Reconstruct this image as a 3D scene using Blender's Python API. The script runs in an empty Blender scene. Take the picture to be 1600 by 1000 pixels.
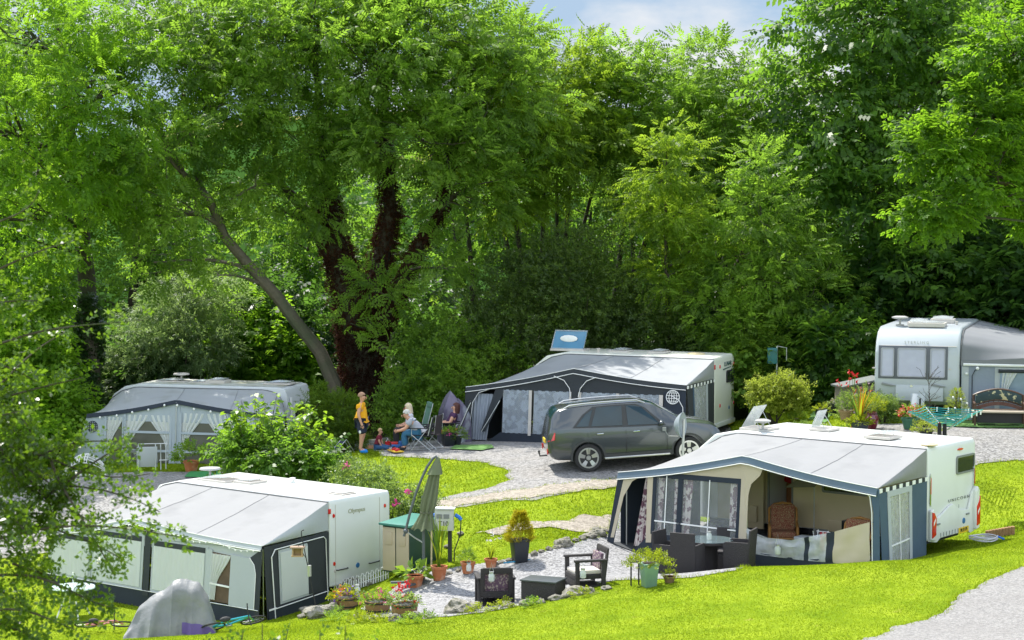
import bpy, bmesh, math, random
import numpy as np
from mathutils import Vector, Matrix, Euler, noise
from mathutils.geometry import delaunay_2d_cdt

SC = bpy.context.scene
COL = SC.collection
R = math.radians
# ------------------------------------------------------------------ camera
CAMZ, FPX, HY = 7.9, 3111.1, 334.0
PITCH = math.atan((500 - HY) / FPX)
cam_data = bpy.data.cameras.new("camera")
cam_data.lens = 70; cam_data.sensor_width = 36; cam_data.sensor_fit = 'HORIZONTAL'
cam_data.clip_start = 0.3; cam_data.clip_end = 6000
cam_data.dof.use_dof = True; cam_data.dof.focus_distance = 50; cam_data.dof.aperture_fstop = 9
cam = bpy.data.objects.new("camera", cam_data); COL.objects.link(cam)
cam.location = (0, 0, CAMZ); cam.rotation_euler = (R(90) - PITCH, 0, 0)
SC.camera = cam
# ------------------------------------------------------------------ light
SUN_EL, SUN_AZ = R(58), R(-33)        # azimuth from +Y towards +X
SUNV = Vector((math.sin(SUN_AZ)*math.cos(SUN_EL), math.cos(SUN_AZ)*math.cos(SUN_EL), math.sin(SUN_EL)))
sd = bpy.data.lights.new("sun", 'SUN'); sd.energy = 3.3; sd.angle = R(0.53); sd.color = (1, .955, .87)
sun = bpy.data.objects.new("sun", sd); COL.objects.link(sun)
sun.rotation_euler = SUNV.to_track_quat('Z', 'Y').to_euler(); sun.location = (-30, 60, 80)
W = bpy.data.worlds.new("World"); SC.world = W; W.use_nodes = True
nt = W.node_tree; nt.nodes.clear()
def _n(t, **k):
    n = nt.nodes.new(t)
    for a, b in k.items(): setattr(n, a, b)
    return n
sky = _n('ShaderNodeTexSky', sky_type='NISHITA', sun_disc=False, sun_elevation=SUN_EL, sun_rotation=SUN_AZ, altitude=100)
sky.air_density = 1.0; sky.dust_density = .6; sky.ozone_density = 1.2
tc = _n('ShaderNodeTexCoord'); mp = _n('ShaderNodeMapping'); mp.inputs['Scale'].default_value = (1, 1, 2.2)
nz = _n('ShaderNodeTexNoise'); nz.inputs['Scale'].default_value = 5.2; nz.inputs['Detail'].default_value = 8; nz.inputs['Roughness'].default_value = .56
cr = _n('ShaderNodeValToRGB'); cr.color_ramp.elements[0].position = .43; cr.color_ramp.elements[1].position = .56
mx = _n('ShaderNodeMix', data_type='RGBA'); mx.inputs[7].default_value = (3, 3, 3, 1)
bg = _n('ShaderNodeBackground'); bg.inputs['Strength'].default_value = .15
out = _n('ShaderNodeOutputWorld')
L = nt.links.new
# thin pale haze low in the sky towards the sun; sunlit cloud is brightest on the side away from it
sx = _n('ShaderNodeSeparateXYZ'); L(tc.outputs['Generated'], sx.inputs[0])
def mapr(o, a, b, c, d):
    n = _n('ShaderNodeMapRange', interpolation_type='SMOOTHSTEP'); L(o, n.inputs[0])
    for k, v in zip((1, 2, 3, 4), (a, b, c, d)): n.inputs[k].default_value = v
    return n.outputs[0]
hf = _n('ShaderNodeMath', operation='MULTIPLY'); L(mapr(sx.outputs[2], .1, .5, 1, 0), hf.inputs[0]); L(mapr(sx.outputs[1], -.1, .6, 0, 1), hf.inputs[1])
hm = _n('ShaderNodeMix', data_type='RGBA'); L(hf.outputs[0], hm.inputs[0]); L(sky.outputs[0], hm.inputs[6]); hm.inputs[7].default_value = (1.3, 1.75, 2.3, 1)
cb = _n('ShaderNodeVectorMath', operation='SCALE'); cb.inputs[0].default_value = (1, 1.02, 1.05); L(mapr(sx.outputs[1], -.3, .75, 6.0, 2.5), cb.inputs['Scale'])
L(tc.outputs['Generated'], mp.inputs[0]); L(mp.outputs[0], nz.inputs['Vector']); L(nz.outputs[0], cr.inputs[0])
L(cr.outputs[0], mx.inputs[0]); L(hm.outputs[2], mx.inputs[6]); L(cb.outputs[0], mx.inputs[7]); L(mx.outputs[2], bg.inputs[0]); L(bg.outputs[0], out.inputs[0])
SC.view_settings.view_transform = 'Standard'; SC.view_settings.look = 'None'
SC.view_settings.exposure = 1.25; SC.view_settings.gamma = 1
SC.render.engine = 'CYCLES'
try:
    SC.cycles.max_bounces = 12; SC.cycles.diffuse_bounces = 8; SC.cycles.transparent_max_bounces = 12; SC.cycles.transmission_bounces = 6
    SC.cycles.use_denoising = True
except Exception: pass

# ------------------------------------------------------------------ measuring helpers: pixel of the 1600x1000 photo -> point in the place
_cf = Vector((0, math.cos(PITCH), -math.sin(PITCH))); _cu = Vector((0, math.sin(PITCH), math.cos(PITCH)))
def ray(px, py): return _cf + Vector((1, 0, 0))*((px-800)/FPX) + _cu*((500-py)/FPX)
def at(px, py, d):
    r = ray(px, py); return Vector((0, 0, CAMZ)) + r*(d/r.y)
# ------------------------------------------------------------------ terrain height
CP = [(9.45,45,0),(7.7,42.9,.05),(2.5,46.5,0),(3.7,49,.1),(4.4,43.5,0),(11,47,.15),(7,47.5,0),(2.8,43.6,-.15),(-.37,42.6,-.53),(-1.73,45,-.36),
 (-4.29,46.5,-1.2),(-5.48,44.3,-1.2),(-10.6,48.3,-1.3),(-3,49,-.6),(-8,51,-.5),(-8,47,-1.25),(-4.34,57.7,.96),(1.96,53.3,1.1),(6.2,61,1.0),(-1.4,60,.98),
 (5.2,54.5,1.4),(-12.8,60,.25),(-6.6,60,.4),(-10,55,.2),(-6.4,54,.45),(-1,54,.85),(0,51,.72),(1.6,51,.92),(-.7,48.3,.5),(1.5,46.5,.26),(-.9,47,-.1),(-1.7,46,-.2),
 (12.2,49,.56),(13,51.5,1.15),(13,52.8,1.6),(12,54,1.9),(10.8,56,1.9),(14,57,1.97),(13.3,55.6,1.88),(17,57,2.15),(8.3,62,1.6),(8.5,58,1.75),
 (7.7,42.05,.53),(9.3,44,.36),(11.1,45.6,.33),(5.1,42.3,.36),(2.2,43,.07),(-1.3,41.5,-.42),(-3.2,42,-.68),(-4.4,43,-.92),(-6.7,41.5,-1.0),
 (10.3,40,.75),(8.7,34.5,.52),(6,35,.42),(0,37.5,-.1),(-7,40,-.66),(-7,37,-.35),(14,40,1.0),
 (0,0,6.2),(-15,0,6.2),(15,0,6.4),(0,15,4.0),(-12,15,4.0),(12,15,4.1),(0,25,1.75),(-10,25,1.6),(10,25,1.85),(0,31,.75),(-8,31,.5),(8,31,.9),
 (-24,48,-2.5),(-24,62,-1.2),(22,45,1.0),(22,58,2.6),(-22,35,-1.3),(22,35,1.3),(-24,20,2.5),(24,20,3),
 (-15,66,.2),(0,66,.9),(14,66,2.3),(24,70,2.6),(-24,75,-1),(0,78,.4),(14,78,1.5),(-10,78,-.2)]
_P = np.array([(a, b) for a, b, c in CP], float); _Zc = np.array([c for a, b, c in CP], float)
def _phi(r2): return .5*r2*np.log(np.maximum(r2, 1e-9))
_n_ = len(_P); _A = np.zeros((_n_+3, _n_+3))
_A[:_n_, :_n_] = _phi(((_P[:, None]-_P[None])**2).sum(-1)) + np.eye(_n_)*.6
_A[:_n_, _n_] = 1; _A[:_n_, _n_+1:] = _P; _A[_n_, :_n_] = 1; _A[_n_+1:, :_n_] = _P.T
_wt = np.linalg.solve(_A, np.concatenate([_Zc, [0, 0, 0]]))
def hz(x, y):
    x = np.asarray(x, float).ravel(); y = np.asarray(y, float).ravel()
    xc = np.clip(x, -26, 26); yc = np.clip(y, -2, 82)
    q = np.stack([xc, yc], 1); z = np.empty(len(q))
    for s in range(0, len(q), 20000):
        e = q[s:s+20000]
        z[s:s+20000] = _phi(((e[:, None]-_P[None])**2).sum(-1)) @ _wt[:_n_] + _wt[_n_] + e @ _wt[_n_+1:]
    dx = np.abs(x)-26; dx = np.maximum(dx, 0)
    z = z*np.exp(-dx/60)
    dy = np.maximum(y-82, 0)
    z = z - np.minimum(dy, 80)*.14
    far = np.clip((y-230)/650, 0, 1); far = far*far*(3-2*far)
    z = z + far*(52 + 9*np.sin(x/130+1.1) + 6*np.sin(x/57+y/90)) + np.maximum(-y-2, 0)*.05
    side = np.clip((np.abs(x)-200)/600, 0, 1); z = z + side*side*45
    return z
def gz(x, y): return float(hz([x], [y])[0])
_D = np.arange(20, 130, .05)
def gnd(px, py):
    r = ray(px, py); k = _D/r.y
    z = CAMZ + r.z*k; h = hz(r.x*k, _D)
    i = np.argmax(z < h) if (z < h).any() else len(_D)-1
    return Vector((r.x*k[i], _D[i], h[i]))
# ------------------------------------------------------------------ object helpers
def link(o, parent=None):
    COL.objects.link(o)
    if parent is not None: o.parent = parent
    return o
def tag(o, label=None, cat=None, group=None, kind=None):
    if label: o['label'] = label
    if cat: o['category'] = cat
    if group: o['group'] = group
    if kind: o['kind'] = kind
    return o
def thing(name, label, cat, loc=(0, 0, 0), rz=0, group=None):
    o = bpy.data.objects.new(name, None); o.empty_display_size = .3; COL.objects.link(o)
    o.location = loc; o.rotation_euler = (0, 0, rz)
    return tag(o, label, cat, group)
def copy_tree(o, parent=None):
    c = o.copy(); COL.objects.link(c)
    if parent is not None: c.parent = parent
    for ch in [k for k in o.children]: copy_tree(ch, c)
    return c
def np_mesh(name, V, Fq, mat, parent=None, smooth=False, mi=None):
    """V (n,3); Fq (m,k) faces of one size"""
    me = bpy.data.meshes.new(name); V = np.ascontiguousarray(V, np.float32); Fq = np.ascontiguousarray(Fq, np.int32)
    m, k = Fq.shape
    me.vertices.add(len(V)); me.vertices.foreach_set('co', V.ravel())
    me.loops.add(m*k); me.loops.foreach_set('vertex_index', Fq.ravel())
    me.polygons.add(m); me.polygons.foreach_set('loop_start', np.arange(0, m*k, k, dtype=np.int32))
    try: me.polygons.foreach_set('loop_total', np.full(m, k, np.int32))
    except Exception: pass
    mats = mat if isinstance(mat, (list, tuple)) else [mat]
    for q in mats: me.materials.append(q)
    if mi is not None: me.polygons.foreach_set('material_index', np.asarray(mi, np.int32))
    me.update(calc_edges=True); me.validate()
    if smooth: me.polygons.foreach_set('use_smooth', np.ones(len(me.polygons), bool))
    return link(bpy.data.objects.new(name, me), parent)

class MB:
    def __init__(s): s.v = []; s.f = []; s.m = []; s.cur = 0
    def add(s, vs, fs):
        b = len(s.v); s.v += [tuple(p) for p in vs]; s.f += [tuple(i+b for i in f) for f in fs]; s.m += [s.cur]*len(fs); return s
    def box(s, c, d, rz=0, ry=0, rx=0, tx=1, ty=1):
        M = Euler((rx, ry, rz)).to_matrix(); c = Vector(c); P = []
        for z in (-1, 1):
            kx, ky = (tx, ty) if z > 0 else (1, 1)
            for x, y in ((-1, -1), (1, -1), (1, 1), (-1, 1)): P.append(c + M @ Vector((x*d[0]/2*kx, y*d[1]/2*ky, z*d[2]/2)))
        return s.add(P, [(3, 2, 1, 0), (4, 5, 6, 7), (0, 1, 5, 4), (1, 2, 6, 5), (2, 3, 7, 6), (3, 0, 4, 7)])
    def bb(s, a, b):
        a = Vector(a); b = Vector(b); return s.box((a+b)/2, (abs(b.x-a.x), abs(b.y-a.y), abs(b.z-a.z)))
    def quad(s, *p): return s.add(p, [tuple(range(len(p)))])
    def slab(s, pts, t, n=None):
        """polygon with thickness t along its normal"""
        P = [Vector(p) for p in pts]
        if n is None: n = (P[1]-P[0]).cross(P[2]-P[0]).normalized()
        k = len(P); Q = [p + n*t for p in P]
        return s.add(P+Q, [tuple(range(k))[::-1], tuple(range(k, 2*k))] + [(i, (i+1) % k, k+(i+1) % k, k+i) for i in range(k)])
    def tube(s, pts, r, n=8, cap=True):
        P = [Vector(p) for p in pts]; k = len(P); rr = r if isinstance(r, (list, tuple)) else [r]*k
        vs = []; T0 = None; A = None
        for i, p in enumerate(P):
            t = (P[min(i+1, k-1)]-P[max(i-1, 0)])
            t = t.normalized() if t.length > 1e-9 else Vector((0, 0, 1))
            if A is None: A = t.orthogonal().normalized()
            else:
                A = A - t*A.dot(t); A = A.normalized() if A.length > 1e-6 else t.orthogonal().normalized()
            B = t.cross(A)
            for j in range(n):
                a = 2*math.pi*j/n; vs.append(p + (A*math.cos(a)+B*math.sin(a))*rr[i])
        fs = [(i*n+j, i*n+(j+1) % n, (i+1)*n+(j+1) % n, (i+1)*n+j) for i in range(k-1) for j in range(n)]
        if cap: fs += [tuple(range(n))[::-1], tuple(range((k-1)*n, k*n))]
        return s.add(vs, fs)
    def lathe(s, prof, c=(0, 0, 0), n=16, M=None):
        c = Vector(c); vs = []; k = len(prof)
        for r, z in prof:
            for j in range(n):
                a = 2*math.pi*j/n; p = Vector((r*math.cos(a), r*math.sin(a), z))
                vs.append(c + (M @ p if M else p))
        fs = [(i*n+j, i*n+(j+1) % n, (i+1)*n+(j+1) % n, (i+1)*n+j) for i in range(k-1) for j in range(n)]
        fs += [tuple(range(n))[::-1], tuple(range((k-1)*n, k*n))]
        return s.add(vs, fs)
    def ell(s, c, r, n=12, m=8, M=None):
        return s.lathe([(max(math.sin(math.pi*i/m), .01)*1, -math.cos(math.pi*i/m)) for i in range(m+1)], c, n, (M if M else Matrix.Identity(3)) @ Matrix.Diagonal(Vector(r)) )
    def grid(s, fn, nu, nv):
        vs = [fn(i/nu, j/nv) for j in range(nv+1) for i in range(nu+1)]
        return s.add(vs, [(j*(nu+1)+i, j*(nu+1)+i+1, (j+1)*(nu+1)+i+1, (j+1)*(nu+1)+i) for j in range(nv) for i in range(nu)])
    def obj(s, name, mat, parent=None, smooth=False, bevel=0, seg=2, solid=0, sub=0, angle=40):
        me = bpy.data.meshes.new(name); me.from_pydata(s.v, [], s.f)
        mats = mat if isinstance(mat, (list, tuple)) else [mat]
        for q in mats: me.materials.append(q)
        for p, i in zip(me.polygons, s.m): p.material_index = i
        if bevel or solid or True:
            bm = bmesh.new(); bm.from_mesh(me)
            if not solid: bmesh.ops.recalc_face_normals(bm, faces=bm.faces)
            if bevel: bmesh.ops.bevel(bm, geom=[e for e in bm.edges if len(e.link_faces) == 2 and e.calc_face_angle(0) > R(25)], offset=bevel, segments=seg, affect='EDGES', profile=.6)
            if solid:
                bmesh.ops.recalc_face_normals(bm, faces=bm.faces); bmesh.ops.solidify(bm, geom=bm.faces[:], thickness=solid)
            bm.to_mesh(me); bm.free()
        if smooth or bevel:
            me.polygons.foreach_set('use_smooth', [True]*len(me.polygons))
            try: me.set_sharp_from_angle(angle=R(angle))
            except Exception: pass
        o = link(bpy.data.objects.new(name, me), parent)
        return o
def text_obj(name, body, size, mat, parent, M, extrude=.004):
    cu = bpy.data.curves.new(name, 'FONT'); cu.body = body; cu.size = size; cu.extrude = extrude; cu.align_x = 'CENTER'; cu.align_y = 'CENTER'
    t = bpy.data.objects.new(name, cu); COL.objects.link(t)
    bpy.context.view_layer.update()
    me = bpy.data.meshes.new_from_object(t.evaluated_get(bpy.context.evaluated_depsgraph_get()))
    bpy.data.objects.remove(t); me.materials.clear(); me.materials.append(mat); me.transform(M)
    return link(bpy.data.objects.new(name, me), parent)
def boolean_cut(o, cutters):
    for c in cutters:
        m = o.modifiers.new('b', 'BOOLEAN'); m.object = c; m.operation = 'DIFFERENCE'; m.solver = 'EXACT'
    bpy.context.view_layer.update()
    me = bpy.data.meshes.new_from_object(o.evaluated_get(bpy.context.evaluated_depsgraph_get()))
    o.modifiers.clear(); o.data = me
    for c in cutters: bpy.data.objects.remove(c)
# ------------------------------------------------------------------ materials
MT = {}
def mat(name, col, rough=.6, metal=0, var=.12, vscale=6, bump=0, bscale=40, spec=.5, coat=0, transl=0, tcol=None, alpha=1, col2=None, c2scale=1.5, c2lo=.5, c2hi=.65, coords='Object', emit=0):
    if name in MT: return MT[name]
    m = bpy.data.materials.new(name); m.use_nodes = True; t = m.node_tree; N = t.nodes; LK = t.links.new
    p = N['Principled BSDF']; p.inputs['Roughness'].default_value = rough; p.inputs['Metallic'].default_value = metal
    p.inputs['Specular IOR Level'].default_value = spec; p.inputs['Coat Weight'].default_value = coat
    tcn = N.new('ShaderNodeTexCoord')
    def nzn(s, d=4):
        n = N.new('ShaderNodeTexNoise'); n.inputs['Scale'].default_value = s; n.inputs['Detail'].default_value = d; LK(tcn.outputs[coords], n.inputs['Vector']); return n
    a = nzn(vscale); mx = N.new('ShaderNodeMix'); mx.data_type = 'RGBA'
    lo = [max(0, c*(1-var)) for c in col]; hi = [min(1, c*(1+var)) for c in col]
    mx.inputs[6].default_value = (*lo, 1); mx.inputs[7].default_value = (*hi, 1); LK(a.outputs[0], mx.inputs[0]); co = mx.outputs[2]
    if col2:
        b = nzn(c2scale, 6); rp = N.new('ShaderNodeValToRGB'); rp.color_ramp.elements[0].position = c2lo; rp.color_ramp.elements[1].position = c2hi
        LK(b.outputs[0], rp.inputs[0]); m2 = N.new('ShaderNodeMix'); m2.data_type = 'RGBA'; LK(rp.outputs[0], m2.inputs[0]); LK(co, m2.inputs[6]); m2.inputs[7].default_value = (*col2, 1); co = m2.outputs[2]
    LK(co, p.inputs['Base Color'])
    if bump:
        b = nzn(bscale, 5); bp = N.new('ShaderNodeBump'); bp.inputs['Strength'].default_value = bump; bp.inputs['Distance'].default_value = .03; LK(b.outputs[0], bp.inputs['Height']); LK(bp.outputs[0], p.inputs['Normal'])
    sh = p.outputs[0]; o = N['Material Output']
    if transl:
        tr = N.new('ShaderNodeBsdfTranslucent'); tr.inputs[0].default_value = (*(tcol or col), 1); ms = N.new('ShaderNodeMixShader'); ms.inputs[0].default_value = transl
        LK(sh, ms.inputs[1]); LK(tr.outputs[0], ms.inputs[2]); sh = ms.outputs[0]
    if alpha < 1:
        tp = N.new('ShaderNodeBsdfTransparent'); ms = N.new('ShaderNodeMixShader'); ms.inputs[0].default_value = alpha
        LK(tp.outputs[0], ms.inputs[1]); LK(sh, ms.inputs[2]); sh = ms.outputs[0]
    LK(sh, o.inputs[0]); MT[name] = m
    return m
LEAFGAIN = 2.5
def leafmat(name, c1, c2, tr=.45, tcol=None, rough=.5, spec=.22):
    """leaf: colour drifts from leaf to leaf, part of the light passes through"""
    if name in MT: return MT[name]
    m = bpy.data.materials.new(name); m.use_nodes = True; t = m.node_tree; N = t.nodes; LK = t.links.new
    p = N['Principled BSDF']; p.inputs['Roughness'].default_value = rough; p.inputs['Specular IOR Level'].default_value = spec
    g = N.new('ShaderNodeNewGeometry'); tcn = N.new('ShaderNodeTexCoord'); n = N.new('ShaderNodeTexNoise'); n.inputs['Scale'].default_value = .5; LK(tcn.outputs['Object'], n.inputs['Vector'])
    ad = N.new('ShaderNodeMath'); ad.operation = 'MULTIPLY_ADD'; ad.inputs[1].default_value = .6; LK(g.outputs['Random Per Island'], ad.inputs[0])
    ml = N.new('ShaderNodeMath'); ml.operation = 'MULTIPLY_ADD'; ml.inputs[1].default_value = 2.6; ml.inputs[2].default_value = -1.1; LK(n.outputs[0], ml.inputs[0]); LK(ml.outputs[0], ad.inputs[2]); ad.use_clamp = True  # clump noise puts sunlit and shaded foliage into the leaf colour
    mx = N.new('ShaderNodeMix'); mx.data_type = 'RGBA'; mx.inputs[6].default_value = (*c1, 1); mx.inputs[7].default_value = (*c2, 1); LK(ad.outputs[0], mx.inputs[0]); LK(mx.outputs[2], p.inputs['Base Color'])
    tr_ = N.new('ShaderNodeBsdfTranslucent'); tcol = tcol or (c2[0]*2.2, c2[1]*2.0, c2[2]*.8)
    c1 = tuple(q*LEAFGAIN for q in c1); c2 = tuple(q*LEAFGAIN for q in c2); tcol = tuple(q*min(LEAFGAIN*1.1, .66/max(tcol)) for q in tcol)
    m3 = N.new('ShaderNodeMix'); m3.data_type = 'RGBA'; m3.inputs[6].default_value = (*[q*.75 for q in tcol], 1); m3.inputs[7].default_value = (*tcol, 1); LK(ad.outputs[0], m3.inputs[0]); LK(m3.outputs[2], tr_.inputs[0])
    ms = N.new('ShaderNodeMixShader'); ms.inputs[0].default_value = tr; LK(p.outputs[0], ms.inputs[1]); LK(tr_.outputs[0], ms.inputs[2]); LK(ms.outputs[0], N['Material Output'].inputs[0])
    MT[name] = m; return m
# ================================================================== ground
def groundmat():
    m = bpy.data.materials.new('lawn_soil'); m.use_nodes = True; t = m.node_tree; N = t.nodes; LK = t.links.new; p = N['Principled BSDF']; p.inputs['Roughness'].default_value = .9; p.inputs['Specular IOR Level'].default_value = .04
    tcn = N.new('ShaderNodeTexCoord')
    def nz_(s, d=5, r=.6): n = N.new('ShaderNodeTexNoise'); n.inputs['Scale'].default_value = s; n.inputs['Detail'].default_value = d; n.inputs['Roughness'].default_value = r; LK(tcn.outputs['Object'], n.inputs['Vector']); return n
    a = nz_(.9); b = nz_(16, 6, .7); c = nz_(2.3, 8, .65)
    r1 = N.new('ShaderNodeValToRGB'); r1.color_ramp.elements[0].color = (.142, .225, .011, 1); r1.color_ramp.elements[1].color = (.255, .335, .022, 1); r1.color_ramp.elements[0].position = .35; r1.color_ramp.elements[1].position = .65; LK(a.outputs[0], r1.inputs[0])
    m1 = N.new('ShaderNodeMix'); m1.data_type = 'RGBA'; m1.blend_type = 'MULTIPLY'; m1.inputs[0].default_value = .8; LK(r1.outputs[0], m1.inputs[6])
    r2 = N.new('ShaderNodeValToRGB'); r2.color_ramp.elements[0].color = (.72, .72, .7, 1); r2.color_ramp.elements[1].color = (1.12, 1.1, 1.05, 1); r2.color_ramp.elements[0].position = .3; r2.color_ramp.elements[1].position = .7; LK(b.outputs[0], r2.inputs[0]); LK(r2.outputs[0], m1.inputs[7])
    r3 = N.new('ShaderNodeValToRGB'); r3.color_ramp.elements[0].position = .64; r3.color_ramp.elements[1].position = .72; LK(c.outputs[0], r3.inputs[0])
    m2 = N.new('ShaderNodeMix'); m2.data_type = 'RGBA'; m2.inputs[7].default_value = (.25, .23, .06, 1); LK(r3.outputs[0], m2.inputs[0]); LK(m1.outputs[2], m2.inputs[6]); LK(m2.outputs[2], p.inputs['Base Color'])
    bp = N.new('ShaderNodeBump'); bp.inputs['Strength'].default_value = .3; bp.inputs['Distance'].default_value = .03; LK(b.outputs[0], bp.inputs['Height']); LK(bp.outputs[0], p.inputs['Normal'])
    return m
G_LAWN = groundmat()
G_FLOOR = mat('woodland_floor', (.028, .032, .012), .95, var=.5, vscale=2, bump=.6, bscale=8, col2=(.03, .05, .01), coords='Object', spec=.02)
G_FAR = mat('far_fields', (.025, .06, .012), .95, var=.5, vscale=.02, col2=(.16, .15, .05), c2scale=.008, c2lo=.6, c2hi=.62, spec=.0)
def axis(segs):
    out = []
    for a, b, s in segs: out += list(np.arange(a, b, s))
    return np.array(out + [segs[-1][1]])
gx = axis([(-1800, -200, 100), (-200, -40, 20), (-40, -20, 2), (-20, 20, .35), (20, 40, 2), (40, 200, 20), (200, 1800, 100)])
gy = axis([(-60, 28, 2), (28, 68, .35), (68, 100, 1), (100, 240, 10), (240, 2400, 40)])
GX, GY = np.meshgrid(gx, gy); GZ = hz(GX, GY)
V = np.stack([GX.ravel(), GY.ravel(), GZ], 1); nx, ny = len(gx), len(gy)
I = (np.arange(ny-1)[:, None]*nx + np.arange(nx-1)[None]).ravel(); Fq = np.stack([I, I+1, I+nx+1, I+nx], 1)
cy = V[Fq].mean(1); mi = np.zeros(len(Fq), int); mi[(cy[:, 1] > 63.5 + np.sin(cy[:, 0]*.7)*.6)] = 1; mi[cy[:, 1] > 110] = 2; mi[np.abs(cy[:, 0]) > 120] = 2
tag(np_mesh('ground', V, Fq, [G_LAWN, G_FLOOR, G_FAR], smooth=True, mi=mi), kind='structure')

def gravelmat(name, c1, c2, scale=26, dirt=None):
    m = bpy.data.materials.new(name); m.use_nodes = True; t = m.node_tree; N = t.nodes; LK = t.links.new; p = N['Principled BSDF']; p.inputs['Roughness'].default_value = .9; p.inputs['Specular IOR Level'].default_value = .25
    tcn = N.new('ShaderNodeTexCoord'); v = N.new('ShaderNodeTexVoronoi'); v.inputs['Scale'].default_value = scale; LK(tcn.outputs['Object'], v.inputs['Vector'])
    sp = N.new('ShaderNodeSeparateColor'); LK(v.outputs['Color'], sp.inputs[0])
    r = N.new('ShaderNodeValToRGB'); r.color_ramp.elements[0].color = (*c1, 1); r.color_ramp.elements[1].color = (*c2, 1); LK(sp.outputs[0], r.inputs[0])
    n = N.new('ShaderNodeTexNoise'); n.inputs['Scale'].default_value = 1.1; n.inputs['Detail'].default_value = 8; n.inputs['Roughness'].default_value = .7; LK(tcn.outputs['Object'], n.inputs['Vector'])
    r2 = N.new('ShaderNodeValToRGB'); r2.color_ramp.elements[0].position = .42; r2.color_ramp.elements[1].position = .62; LK(n.outputs[0], r2.inputs[0])
    mx = N.new('ShaderNodeMix'); mx.data_type = 'RGBA'; LK(r2.outputs[0], mx.inputs[0]); LK(r.outputs[0], mx.inputs[6]); d = dirt or [x*.75 for x in c2]
    mm = N.new('ShaderNodeMix'); mm.data_type = 'RGBA'; mm.inputs[0].default_value = .3; LK(r.outputs[0], mm.inputs[6]); mm.inputs[7].default_value = (*d, 1); LK(mm.outputs[2], mx.inputs[7]); LK(mx.outputs[2], p.inputs['Base Color'])
    bp = N.new('ShaderNodeBump'); bp.inputs['Strength'].default_value = .8; bp.inputs['Distance'].default_value = .02; LK(v.outputs['Distance'], bp.inputs['Height']); LK(bp.outputs[0], p.inputs['Normal'])
    return m
M_GRAV = gravelmat('grey_gravel', (.11, .11, .112), (.375, .373, .372), 24)
M_GRAV2 = gravelmat('drive_gravel', (.12, .118, .116), (.335, .328, .32), 20, (.27, .25, .22))
M_ROAD = gravelmat('road_grit', (.17, .166, .162), (.31, .303, .29), 30, (.19, .18, .17))
M_TRACK = gravelmat('worn_track', (.2, .18, .15), (.38, .34, .285), 16, (.24, .2, .15))
SHEETS = []
def in_poly(pts, q):
    q = np.asarray(q); r = np.zeros(len(q), bool); P = np.asarray(pts); n = len(P)
    for i in range(n):
        a, b = P[i], P[(i+1) % n]
        c = ((a[1] > q[:, 1]) != (b[1] > q[:, 1]))
        with np.errstate(divide='ignore', invalid='ignore'): xx = (b[0]-a[0])*(q[:, 1]-a[1])/(b[1]-a[1]) + a[0]
        r ^= c & (q[:, 0] < xx)
    return r
def sheet(name, pxs, m, lift=.012, jit=.10, step=.35, world=False, label=None, cat=None, kind='structure', nograss=True):
    """a layer of gravel or matting draped on the terrain"""
    P = [(p[0], p[1]) for p in pxs] if world else [tuple(gnd(*p)[:2]) for p in pxs]
    B = []; rnd = random.Random(hash(name) % 999 if False else len(name)*7)
    for i in range(len(P)):
        a = Vector(P[i]); b = Vector(P[(i+1) % len(P)]); k = max(1, int((b-a).length/.18))
        for j in range(k):
            q = a.lerp(b, j/k); nn = (b-a).normalized() if (b-a).length > 0 else Vector((1, 0)); nrm = Vector((-nn.y, nn.x))
            w = noise.noise((q.x*1.1, q.y*1.1, 3.3))*jit*1.6 + noise.noise((q.x*4.5, q.y*4.5, 9.1))*jit
            B.append(q + nrm*w)
    bx = np.array(B); x0, y0 = bx.min(0); x1, y1 = bx.max(0)
    gxs, gys = np.meshgrid(np.arange(x0, x1, step), np.arange(y0, y1, step)); q = np.stack([gxs.ravel(), gys.ravel()], 1); q = q[in_poly(bx, q)]
    vs, es, fs, *_ = delaunay_2d_cdt([Vector(b) for b in B] + [Vector(a) for a in q], [], [list(range(len(B)))], 1, 1e-4)
    xy = np.array([tuple(v) for v in vs]); z = hz(xy[:, 0], xy[:, 1]) + lift
    o = np_mesh(name, np.column_stack([xy, z]), np.array([f[:3] for f in fs]), m, smooth=True)
    if nograss: SHEETS.append(bx)
    return tag(o, label, cat, kind=kind)
sheet('gravel_drive', [(525,700),(600,713),(700,719),(760,724),(798,737),(796,750),(760,763),(690,778),(640,789),(650,800),(700,796),(830,783),(960,763),(1060,742),(1200,730),(1400,745),(1555,727),(1640,716),(1640,672),(1540,668),(1440,663),(1375,663),(1330,672),(1300,693),(1230,693),(1190,688),(1165,678),(1130,655),(700,668),(640,680),(560,690)], M_GRAV2, .016)
sheet('dirt_track', [(690,784),(760,774),(860,761),(965,748),(1000,742),(1000,752),(940,764),(830,779),(720,792),(660,798)], M_TRACK, .028, jit=.16)
sheet('gravel_patio', [(628,912),(655,898),(700,890),(750,882),(800,874),(850,862),(900,848),(945,838),(965,800),(1060,812),(1300,830),(1440,850),(1380,868),(1200,881),(1150,892),(1080,904),(962,908),(900,922),(838,940),(760,957),(700,964),(600,966),(562,952)], M_GRAV, .014, jit=.06)
sheet('worn_path', [(742,832),(800,820),(860,814),(955,806),(965,826),(900,832),(830,828),(770,838)], M_TRACK, .02, jit=.2)
sheet('gravel_yard', [(-60,765),(60,752),(140,742),(250,738),(345,738),(330,765),(280,830),(60,870),(-60,880)], M_GRAV2, .02)
sheet('road', [(1640,878),(1590,890),(1540,912),(1490,938),(1455,962),(1400,985),(1335,1006),(1250,1050),(1250,1140),(1800,1140),(1800,860)], M_ROAD, .015, jit=.12)

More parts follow.
